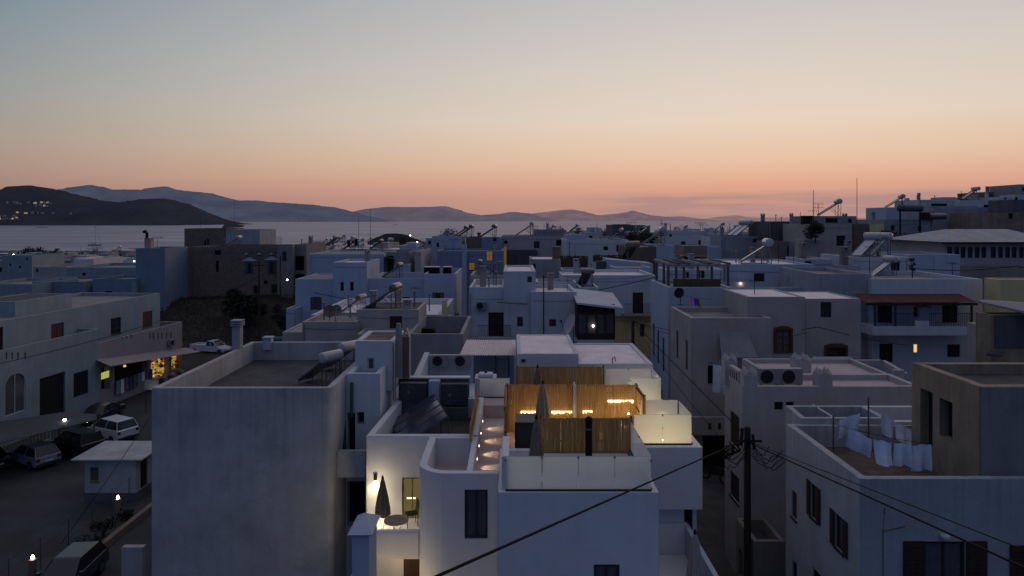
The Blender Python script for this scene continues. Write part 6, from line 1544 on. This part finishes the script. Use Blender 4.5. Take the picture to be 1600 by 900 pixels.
# hillside
hs = 'houses climbing the right hillside'
h1 = house('beige house with a pair of dark roof tanks on the right skyline', 1262, 1331, 98, 350, 9, beige, {0: [(1307, 1321, 368, 384, 'brown')]}, z0=5, par=.1)
blk(h1, 1268, 1338, 101, 337.5, 7, grey_w, {0: [(1290, 1309, 341, 348, 'hole'), (1325, 1331, 342, 348, 'hole')]}, z0=5, par=.1)
blk(h1, 1331.3, 1381, 99, 350, 8, brown_w, z0=5); blk(h1, 1360, 1381.5, 98.6, 350, .38, yellow_w, z0=5, par=0)
blk(h1, 1256, 1290, 94, 375, 3, beige, z0=4); chimney(h1, 1263, 1.2, 337, 350, 99, iron, 'plain')
dup('solar_water_heater', P(1307, 338, 103), R(-10), 'solar heater with a dark tank standing on the skyline beige house', None, 1.45)
antenna('tallest mast antenna left of the skyline solar heater', 1271, 297, 350, 100, r=.06)
antenna('double tv antenna beside the skyline solar heater', 1278.5, 318, 340, 102, 'double', r=.05)
antenna('leaning tall mast antenna right of the skyline solar heater', 1339, 278, 350, 97, r=.05)
antenna('short mast on the dark roofed house', 1250.5, 331, 346, 108, r=.05)
bush('hillside_shrub', 'dark conifer like shrub beside the beige skyline house', 'shrub', P(1274, 378, 93), 1.7, 3.4, leaf_d, n=2400, seed=61)
h2 = house('dark roofed brown house on the sea side of the skyline', 1200, 1262, 108, 346, 9, grey_d, z0=4, par=.1, roof=roof_d)
blk(h2, 1196, 1258, 104, 377, 3.9, beige_d, {0: [(1230, 1235, 384, 400, 'hole')]}, z0=4); blk(h2, 1245, 1285, 101, 377.5, 3, grey_w, {0: [(1259, 1262, 382, 393, 'hole')]}, z0=4)
h3 = house('large pale grey house with a water tank stand on the right hill', 1381, 1458, 104, 343, 9, white_d, {0: [(1392, 1398, 352, 360, 'char'), (1434, 1440, 353, 361, 'char')]}, z0=5, par=.2)
blk(h3, 1384, 1412, 107, 324, 6, blue_w, z0=0, par=.1)
blk(h3, 1458.3, 1528, 106, 322, 10, white_d, {0: [(1475, 1487, 367, 373, 'char'), (1501, 1509, 366, 371, 'char')]}, z0=5, par=.2)
blk(h3, 1528.3, 1552, 107, 324, 9, blue_d, z0=5, par=.2)
tkn = thing('water_tank', 'long round topped tank on thin legs on the right hill', 'water tank', P(1422, 342, 103)); b = MB()
b.lathe([(.2, -1.9), (.5, -1.75), (.5, 1.75), (.2, 1.9)], (0, 0, 0), 14); b.xf(Matrix.Translation((0, 0, 1.6)) @ Matrix.Rotation(R(90), 4, 'Y')); b.build('tank_body', grey_d, tkn, smooth=True, world=False)
for x in (-1.5, 1.5): b = MB(); b.cyl((x, 0, -2.5), (x, 0, 1.1), .12, n=6); b.build('leg', iron, tkn, world=False)
b = MB(); p_ = P(1465, 338, 103.5); b.lathe([(.3, -1.2), (.5, -1.1), (.5, 1.1), (.3, 1.2)], (0, 0, 0), 12); b.xf(Matrix.Translation(p_) @ Matrix.Rotation(R(90), 4, 'Y')); tag(b.build('water_tank', tankg, smooth=True), 'pinkish cylindrical tank on the grey hill house', 'water tank')
b = MB(); b.box(X(1440, 103.6), X(1460, 103.6), 103.6, 103.9, Z(343, 103.6), Z(332, 103.6)); b.build('dark_hut', wood_d, h3)
h4 = house('long white terrace of houses along the upper right skyline', 1435, 1500, 128, 312, 8, white_b, {0: [(1455, 1480, 318, 323, 'hole')]}, z0=0, par=.1, group=None)
blk(h4, 1500.3, 1560, 126, 313, 8, white, {0: [(1537, 1546, 320, 324, 'hole')]}, z0=0, par=.1); blk(h4, 1560.3, 1590, 124, 308, 8, white_b, {0: [(1569, 1573, 308.6, 312, 'hole'), (1554, 1566, 320, 328, 'hole')]}, z0=0, par=.1)
h5 = house('brown topped house on the right skyline', 1537, 1592, 135, 300, 8, brown_w, {0: [(1556, 1560, 306, 310, 'hole')]}, z0=0, par=.1)
h6 = house('tallest grey tower house at the upper right corner', 1593, 1640, 128, 288, 8, grey_w, {0: [(1597, 1603, 293, 299, 'hole')]}, z0=0, par=.1)
blk(h6, 1586, 1640, 124, 304, 3.9, white_b, z0=0)
h7 = house('tan house with one small window on the right hill', 1548, 1640, 96, 332, 9, tan, {0: [(1576, 1583, 333, 342, 'hole'), (1550, 1560, 362, 367, 'hole')]}, z0=5, par=.1)
blk(h7, 1582, 1640, 98, 312, 5, grey_d, z0=0, par=.05)
house('small pale block on the roofline right of the stone building', 411, 424, 128, 371, 6, white_b, z0=0, par=.05)
h8 = house('low white house with a dark gate frame below the grey hill houses', 1400, 1478, 88, 372, 8, white_d, {0: [(1421, 1454, 372.6, 393, 'none')]}, z0=3, par=.1)
b = MB(); b.box(X(1420, 87), X(1423, 87), 87, 87.2, Z(396, 87), Z(370, 87)); b.box(X(1453, 87), X(1456, 87), 87, 87.2, Z(396, 87), Z(370, 87)); b.box(X(1420, 87), X(1456, 87), 87, 87.2, Z(372, 87), Z(370, 87)); tag(b.build('gate_frame', iron), 'dark square frame standing on the roof below the grey hill houses', 'frame')
for k, (px, py, d_, s_, lab) in enumerate(((1407, 325, 109, 1.2, 'small solar heater at the left roof edge of the pale grey hill house'), (1523, 312, 129, 1.35, 'solar heater silhouetted beside the brown topped house'), (1430, 400, 80, 1.0, 'pair like solar tank near the dark gate frame'))):
    dup('solar_water_heater', P(px, py, d_), R(-10 + 12 * k), lab, None, s_)
antenna('thin mast on the long white skyline terrace', 1502, 298, 313, 128, r=.06); antenna('mast above the tank stand on the right hill', 1410, 303, 324, 108, r=.06)
bush('hillside_shrub', 'dark shrub mass below the pale grey hill house', 'shrub', P(1395, 392, 92), 2.2, 2.6, leaf_d, n=2400, seed=63)

# ------------------------------------------------------------------ centre right back rows
d10 = house('white house with small dark windows behind the brown fronted house', 1040, 1103, 128, 361, 10, white_b, {0: [(1064, 1071, 377, 386, 'char'), (1091, 1100, 375, 383, 'char'), (1046, 1050, 366, 370, 'hole')]}, z0=2, par=.2)
d11 = house('broad grey white house right of centre', 1127, 1216, 112, 369, 10, white_d, {0: [(1176, 1184, 373, 379, 'char'), (1124, 1128, 375, 386, 'hole')]}, z0=2, par=.2)
blk(d11, 1106, 1127, 108, 386, 6, blue_w, z0=2); blk(d11, 1110, 1127, 118, 370, 6, white, {0: [(1112, 1124, 375, 383, 'hole')]}, z0=2)
d12 = house('house with a terracotta awning over its terrace', 1068, 1105, 98, 384, 6, beige_d, {0: [(1070, 1103, 402, 412, 'hole')]}, z0=2, par=.1)
b = MB(); q_ = [P(1054, 399, 95), P(1104, 402, 95), P(1103, 396, 97.9), P(1068, 395, 97.9)]; b.hexa([*[v - Vector((0, 0, .1)) for v in q_], *q_]); b.build('awning', wood_r, d12)
blk(d12, 1053, 1068, 97, 400, 4, white, z0=2)
dup('double_solar_water_heater', P(1164, 369, 115), R(20), 'wide pale solar collectors on the broad grey white house', None, 1.5)
pine('tall norfolk pine on the centre skyline', 1034, 339, 378, 112, .26)
pine('smaller conifer on the right centre skyline', 1140, 345, 368, 118, .2)
bush('skyline_tree', 'dark round tree in front of the grey skyline buildings', 'tree', P(995, 384, 120), 3.0, 2.1, leaf_d, n=1200, seed=71)
bush('skyline_tree', 'dark tree clump left of the norfolk pine', 'tree', P(1010, 380, 135), 3.0, 2.0, leaf_d, n=900, seed=72)
g1 = house('grey stone fort like block on the centre skyline', 957, 990, 172, 351.5, 12, grey_d, z0=4, par=.1, roof=roof_d)
g2 = house('grey flat building beside the fort like block on the skyline', 985, 1016, 178, 352, 12, grey_w, {0: [(1000, 1004, 356, 360, 'hole')]}, z0=4, par=.2)
blk(g1, 962, 985, 176, 350.5, 6, grey_d, z0=8, par=.05)

for i_, h_ in enumerate((rw, r7, r8, h1, h2, h3, h4, h5, d10, d11, b_)):
    if h_ is r8: continue
    garnish(h_, 300 + i_, 0, 1, 2, 1 if h_ not in (r6, r2) else 0)
    if len(VOLS[h_.name]) > 2: garnish(h_, 400 + i_, 2, 1, 1, 0)
ra = random.Random(77)
for h_ in (c2, c3, c5, c6, c7, c8, c9, c13, c15, d10, d11, rw, r7, h1, h3, h4, l2, r6):
    pts_, z0_, z1_, par_ = VOLS[h_.name][0]; A_, B_, D_ = Vector(pts_[0]), Vector(pts_[1]), Vector(pts_[-1]); q_ = A_ + (B_ - A_) * ra.uniform(.15, .85) + (D_ - A_) * ra.uniform(.4, .9)
    dd_ = q_.y; zt_ = z1_ + ra.uniform(1.3, 2.8)
    antenna('thin tv antenna standing on one of the mid town roofs', 800 + q_.x * S / dd_, HY + (H - zt_) * S / dd_, HY + (H - z1_ + par_) * S / dd_, dd_, ra.choice(('tv', 'double', 'mast')), 'tv antennas on the mid town roofs', r=.03)
# ------------------------------------------------------------------ far rows: small houses one by one
rn = random.Random(42)
def far_house(px, d, w, h, dep, m, label, group, tz=None):
    x = X(px, d); gz = ground(x, d) if tz is None else tz - h
    o = thing('far_house', label, 'house', (x, d, gz), rn.uniform(-.15, .15), group)
    b = MB(); b.box(-w / 2, w / 2, 0, dep, -2.5, h, 0)
    if rn.random() < .6: q_ = rn.uniform(.25, .5); s_ = rn.choice((-1, 1)); b.box(s_ * w / 2 - (w * q_ if s_ > 0 else 0), s_ * w / 2 + (0 if s_ > 0 else w * q_), dep * .3, dep * .95, h + .001, h + rn.uniform(.5, 1.4), 0)
    b.build('wall', m, o, world=False)
    r_ = MB(); r_.box(-w / 2 + .2, w / 2 - .2, .2, dep - .2, h + .004, h + .05); r_.build('roof', rn.choice((roof_g, roof_w, roof_d, roof_g)), o, world=False)
    for k in range(rn.randint(1, 3)):
        wx = rn.uniform(-w * .4, w * .32); wz = rn.uniform(max(.5, h - 3.4), max(.6, h - 1.9)); b = MB(); b.box(wx, wx + rn.uniform(.7, 1.1), -.05, .03, wz, wz + rn.uniform(.8, 1.4)); b.build('window', dark, o, world=False)
    return o
mats_f = [white, white_b, white_d, blue_w, white_b, grey_w, white_p, white]
G1, G2, G3, G4 = 'small houses in the left harbour rows', 'small houses along the middle shoreline', 'small houses on the right centre skyline', 'small houses on the upper right hill'
mats_g = [white_t, white_d, blue_s, white_t, grey_w, white_d]
for k in range(46):
    px = rn.uniform(-10, 212); d = rn.uniform(160, 300); yt = rn.uniform(394, 404) + (300 - d) * .05
    far_house(px, d, rn.uniform(5, 10), 4.5, rn.uniform(5, 9), rn.choice(mats_g), 'tiny flat roofed house in the left harbour rows', G1, Z(yt, d))
for k in range(34):
    px = rn.uniform(470, 690); d = rn.uniform(130, 300); yt = rn.uniform(384, 392)
    if 660 < px: yt = rn.uniform(370, 380)
    far_house(px, d, rn.uniform(5, 10), 5, rn.uniform(5, 9), rn.choice(mats_f), 'tiny flat roofed house along the middle shoreline', G2, Z(yt, d))
for k in range(60):
    px = rn.uniform(860, 1240); d = rn.uniform(150, 300); yt = rn.uniform(361, 371)
    far_house(px, d, rn.uniform(5, 12), 6, rn.uniform(5, 9), rn.choice(mats_f), 'tiny flat roofed house on the right centre skyline', G3, Z(yt, d))
for k in range(26):
    px = rn.uniform(1400, 1600); d = rn.uniform(132, 190); base = 332 - (px - 1400) / 200 * 26; yt = base + rn.uniform(-3, 8)
    far_house(px, d, rn.uniform(5, 9), 6, rn.uniform(5, 8), rn.choice(mats_f), 'small flat roofed house on the upper right hill', G4, Z(yt, d))
# skyline clutter
for k in range(30):
    z_ = rn.random()
    if k < 9: px, d, py, gname = rn.uniform(15, 210), rn.uniform(165, 250), rn.uniform(396, 404), 'the left harbour rows'
    elif k < 18: px, d, py, gname = rn.uniform(480, 610), rn.uniform(125, 170), rn.uniform(383, 390), 'the middle shoreline rows'
    else: px, d, py, gname = rn.uniform(860, 1230), rn.uniform(150, 210), rn.uniform(362, 367), 'the right centre skyline'
    dup(rn.choice(('solar_water_heater', 'pale_solar_water_heater')), P(px, py, d), R(rn.uniform(-40, 40)), 'tiny solar heater on a roof in ' + gname, 'tiny solar heaters in ' + gname, rn.uniform(.9, 1.3))
for k in range(28):
    if k < 8: px, d, y1, gname = rn.uniform(10, 212), rn.uniform(150, 220), 400, 'the left harbour rows'
    elif k < 16: px, d, y1, gname = rn.uniform(478, 660), rn.uniform(120, 160), 388, 'the middle shoreline rows'
    else: px, d, y1, gname = rn.uniform(850, 1250), rn.uniform(130, 200), 362, 'the right centre skyline'
    antenna('tiny roof antenna in ' + gname, px, y1 - rn.uniform(7, 15), y1, d, 'tv' if k % 2 else 'mast', 'tiny antennas in ' + gname, r=.045)
for px, y0, y1, d, lab in ((560.5, 341, 390, 120, 'left of two tall thin masts before the bay'), (578.5, 325, 388, 120, 'right and taller of two tall thin masts before the bay')):
    antenna(lab, px, y0, y1, d, r=.05)
for px, y0, y1, lab in ((556.5, 373, 384, 'dark chimney pot on the middle shoreline roofs'), (748.5, 363, 372, 'brown chimney on the brown upper block'), (545, 375, 386, 'thin bent chimney on the middle shoreline roofs')):
    b = MB(); d_ = 118 if px < 700 else 114; p0_ = P(px, y1, d_); h_ = Z(y0, d_) - p0_.z; b.cyl((0, 0, 0), (0, 0, h_ * .8), .28, n=8); b.lathe([(.36, h_ * .8), (.4, h_ * .9), (.2, h_)], (0, 0, 0), 8); b.xf(Matrix.Translation(p0_)); tag(b.build('chimney_pot', iron if px < 700 else brown_w), lab, 'chimney')
for px, py, d_, s_, lab in ((727, 371, 115, 1.1, 'leftmost solar heater on the deep blue house upper block'), (735, 371, 114, 1.2, 'solar heater with a round tank on the brown upper block'), (771, 373, 115, 1.35, 'solar heater with a lone round tank right on the deep blue upper block'), (594, 390, 118, 1.0, 'dark solar heater at the right end of the middle shoreline roofs'), (552, 390, 122, 1.0, 'dark solar heater behind the long blue white house')):
    dup('worn_solar_water_heater', P(px, py, d_), R(-10), lab, None, s_)
bush('shore_trees', 'dark tree clump at the left end of the harbour rows', 'tree', P(50, 401, 230), 5, 1.6, leaf_d, n=900, seed=81)
for k, (px, py) in enumerate(((625, 376), (700, 366), (870, 362), (1065, 362), (1185, 362), (1215, 360), (180, 398), (120, 400), (905, 364), (945, 364))):
    bush('distant_tree', 'small dark tree among the far rooftops', 'tree', P(px, py + 4, 200), rn.uniform(2, 3.6), rn.uniform(1.4, 2.2), leaf_d, 'small dark trees among far rooftops', n=260, seed=90 + k)
# lights far away
for px, py, d_, s_, lab in ((21, 398, 180, .22, 'bright white lamp at the left harbour edge'), (209.5, 408, 150, .15, 'small white lamp beside the tall pale blue house'), (641, 368, 460, .4, 'white lamp at the end of the dark promontory'), (652, 378, 300, .25, 'white lamp near the middle shoreline')):
    stud(lab, P(px, py, d_), s_, e_cold, 'street_lamp')
rn2 = random.Random(5)
for k in range(46):
    if k < 14: px, py = rn2.uniform(10, 82), 316 + rn2.uniform(-1.2, 1.6)
    elif k < 20: px, py = rn2.uniform(52, 75), 319 + rn2.uniform(-2, 2.5)
    elif k < 36: px, py = rn2.uniform(-5, 26), 337 + rn2.uniform(-1, 5) - 0
    else: px, py = rn2.uniform(26, 112), 331 + rn2.uniform(-2, 2)
    far_house_o = thing('island_house', 'pale house on the dark headland across the bay', 'house', P(px, py, 2620), 0, 'pale houses on the dark headland')
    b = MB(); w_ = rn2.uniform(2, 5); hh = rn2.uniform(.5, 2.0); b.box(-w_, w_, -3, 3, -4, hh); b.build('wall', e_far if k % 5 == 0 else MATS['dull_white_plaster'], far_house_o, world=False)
# boats
def boat(label, px, py, L_, mast, name='sailing_boat', rz=0.1):
    d = (H + 3) * S / (py - HY); o = thing(name, label, 'boat', (X(px, d), d, -3), rz)
    b = MB(); n = 12; prof = []
    for k in range(n + 1):
        t = k / n * 2 - 1; wd = .16 * L_ * (1 - abs(t) ** 2.4) + .01; b.v += [Vector((t * L_ / 2, -wd, 1.0 + .25 * t * t)), Vector((t * L_ / 2 * .94, -wd * .6, -.2)), Vector((t * L_ / 2 * .94, wd * .6, -.2)), Vector((t * L_ / 2, wd, 1.0 + .25 * t * t))]
    for k in range(n):
        for j in range(4): a_ = k * 4 + j; c_ = k * 4 + (j + 1) % 4; b.f.append((a_, c_, c_ + 4, a_ + 4)); b.m.append(0)
    b.build('hull', white_d, o, smooth=False, world=False)
    b = MB(); b.box(-L_ * .18, L_ * .2, -L_ * .08, L_ * .08, 1.0, 1.7); b.build('cabin', white, o, world=False, bevel=.1)
    if mast:
        b = MB(); b.cyl((.05 * L_, 0, 1), (.05 * L_, 0, mast), .10, .06, 6); b.build('mast', iron, o, world=False)
        b = MB(); b.cyl((.05 * L_, 0, 2.4), (-.35 * L_, 0, 2.3), .14, n=6); b.build('boom', frame_k, o, world=False)
        b = MB(); b.tube([(.5 * L_, 0, 1.2), (.05 * L_, 0, mast)], .03, 4); b.tube([(-.5 * L_, 0, 1.2), (.05 * L_, 0, mast)], .03, 4); b.build('rigging', iron, o, world=False)
boat('sailing boat with a bare mast anchored in the left bay', 148, 384, 10, 16)
boat('small dark motor boat near the foot of the headland', 65, 355.5, 34, 0, 'motor_boat', .0)
boat('small sailing boat far out in the middle of the bay', 618, 351, 14, 32)
# utility pole, cables
up = pole('thick dark utility pole with tangled cables beside the alley', 1168, 667, 1000, 28, .165, False)
b = MB(); rq = random.Random(3)
hp = Z(667, 28) - Z(1000, 28)
for k in range(9):
    s_ = -1 if k % 2 else 1; pts_ = []; a_ = rq.uniform(.5, 1.4)
    for j in range(15):
        t = j / 14; pts_.append((s_ * (.1 + a_ * t), rq.uniform(-.05, .05) - .2, hp - .5 - .25 * k * .3 - .55 * math.sin(t * math.pi) * rq.uniform(.6, 1.0) - .25 * t))
    b.tube(pts_, .018, 5)
b.build('cable_tangle', black, up, world=False)
b = MB(); b.cyl((-.28, -.02, hp - .75), (-.22, -.02, hp - .05), .07, n=8); b.cyl((.26, -.05, hp - .9), (.2, -.05, hp - .3), .06, n=8); b.box(-.5, .5, -.26, -.2, hp - .55, hp - .47); b.build('pole_fitting', iron, up, world=False)
b = MB(); rq = random.Random(8)
for k in range(16):
    p_ = Vector((-.5 - rq.uniform(0, .55), rq.uniform(-.3, 0), hp - .75 - rq.uniform(0, .45))); b.tube([p_, p_ + Vector((rq.uniform(-.2, .2), 0, -.14)), p_ + Vector((rq.uniform(-.3, .3), 0, .05)), p_ + Vector((.15, .05, .1))], .022, 5)
b.build('connector_bundle', black, up, world=False)
PT = Vector((9.62, 27.9, Z(684, 28)))
cable('thick cable running from the tangled pole down to the lower left past the villa', PT, (-1.6, 8.0, Z(900, 10) + .72), .022, 0.0)
cable('lower of two cables running from the tangled pole to the lower right', (9.7, 27.8, Z(690, 28)), P(1640, 905, 11.4), .022, .0)
cable('upper of two cables running from the tangled pole to the right edge', (9.7, 27.8, Z(688, 28)), P(1640, 875, 11.2), .012, .0)
p2 = pole('thin brown utility pole in front of the yellow wall behind the white roof', 989, 500, 640, 50, .14, False)
Q2 = P(989, 503, 50)
cable('left cable strung between the two alley poles', Q2, (9.45, 28, Z(676, 28)), .022, .0); cable('right cable strung between the two alley poles', Q2, P(1130, 690, 31), .014, .3)
cable('cable crossing the beige house from the thin brown pole', Q2, P(1278, 511, 40.5), .02, .7); cable('second cable crossing the beige house below the first', Q2, P(1262, 520, 40.6), .014, .9)
cable('cable rising from the beige house towards the red tiled house', P(1278, 511, 40.5), P(1420, 540, 46), .02, .1)
cable('long cable across the white balcony door house', P(936, 453, 56), P(1120, 406, 60), .03, .15); cable('upper sagging cable across the white balcony door house', P(880, 431, 62), P(1040, 424, 64), .02, .5)
cable('cable sloping down to the stepped house from the stone building lamp', P(455, 447, 80), P(550, 468, 66), .03, .15)
cable('cable rising across the dark bank to the tall wooden pole', P(330, 466, 84), P(405, 432, 80), .025, .2)
cable('long cable crossing the front of the street building', P(0, 568, 47), P(266, 496, 66), .022, .2)
cable('cable from the kiosk roof sloping down over the lane', P(232, 655, 40), P(95, 850, 33), .015, .1)
mk = thing('motorbike', 'dark motorbike parked in the alley under the beige balcony', 'motorbike', (X(1117, 38.6), 38.6, 2.2), 2.3)
for x in (-.6, .6):
    b = MB(); pts_ = [(x + .27 * math.cos(t * math.pi / 8), 0, .32 + .27 * math.sin(t * math.pi / 8)) for t in range(17)]; b.tube(pts_, .05, 6); b.build('wheel', rubber, mk, world=False)
b = MB(); b.hexa([(-.7, -.12, .55), (.25, -.12, .4), (.25, .12, .4), (-.7, .12, .55), (-.75, -.1, .8), (.3, -.1, .78), (.3, .1, .78), (-.75, .1, .8)]); b.tube([(.6, 0, .32), (.42, 0, .95)], .04, 6); b.build('frame', carb, mk, world=False)
b = MB(); b.tube([(.4, -.32, 1.0), (.44, 0, .95), (.4, .32, 1.0)], .018, 6); b.build('handlebar', iron, mk, world=False)
b = MB(); b.box(-.72, .05, -.13, .13, .8, .88); b.build('saddle', rubber, mk, world=False, bevel=.02)
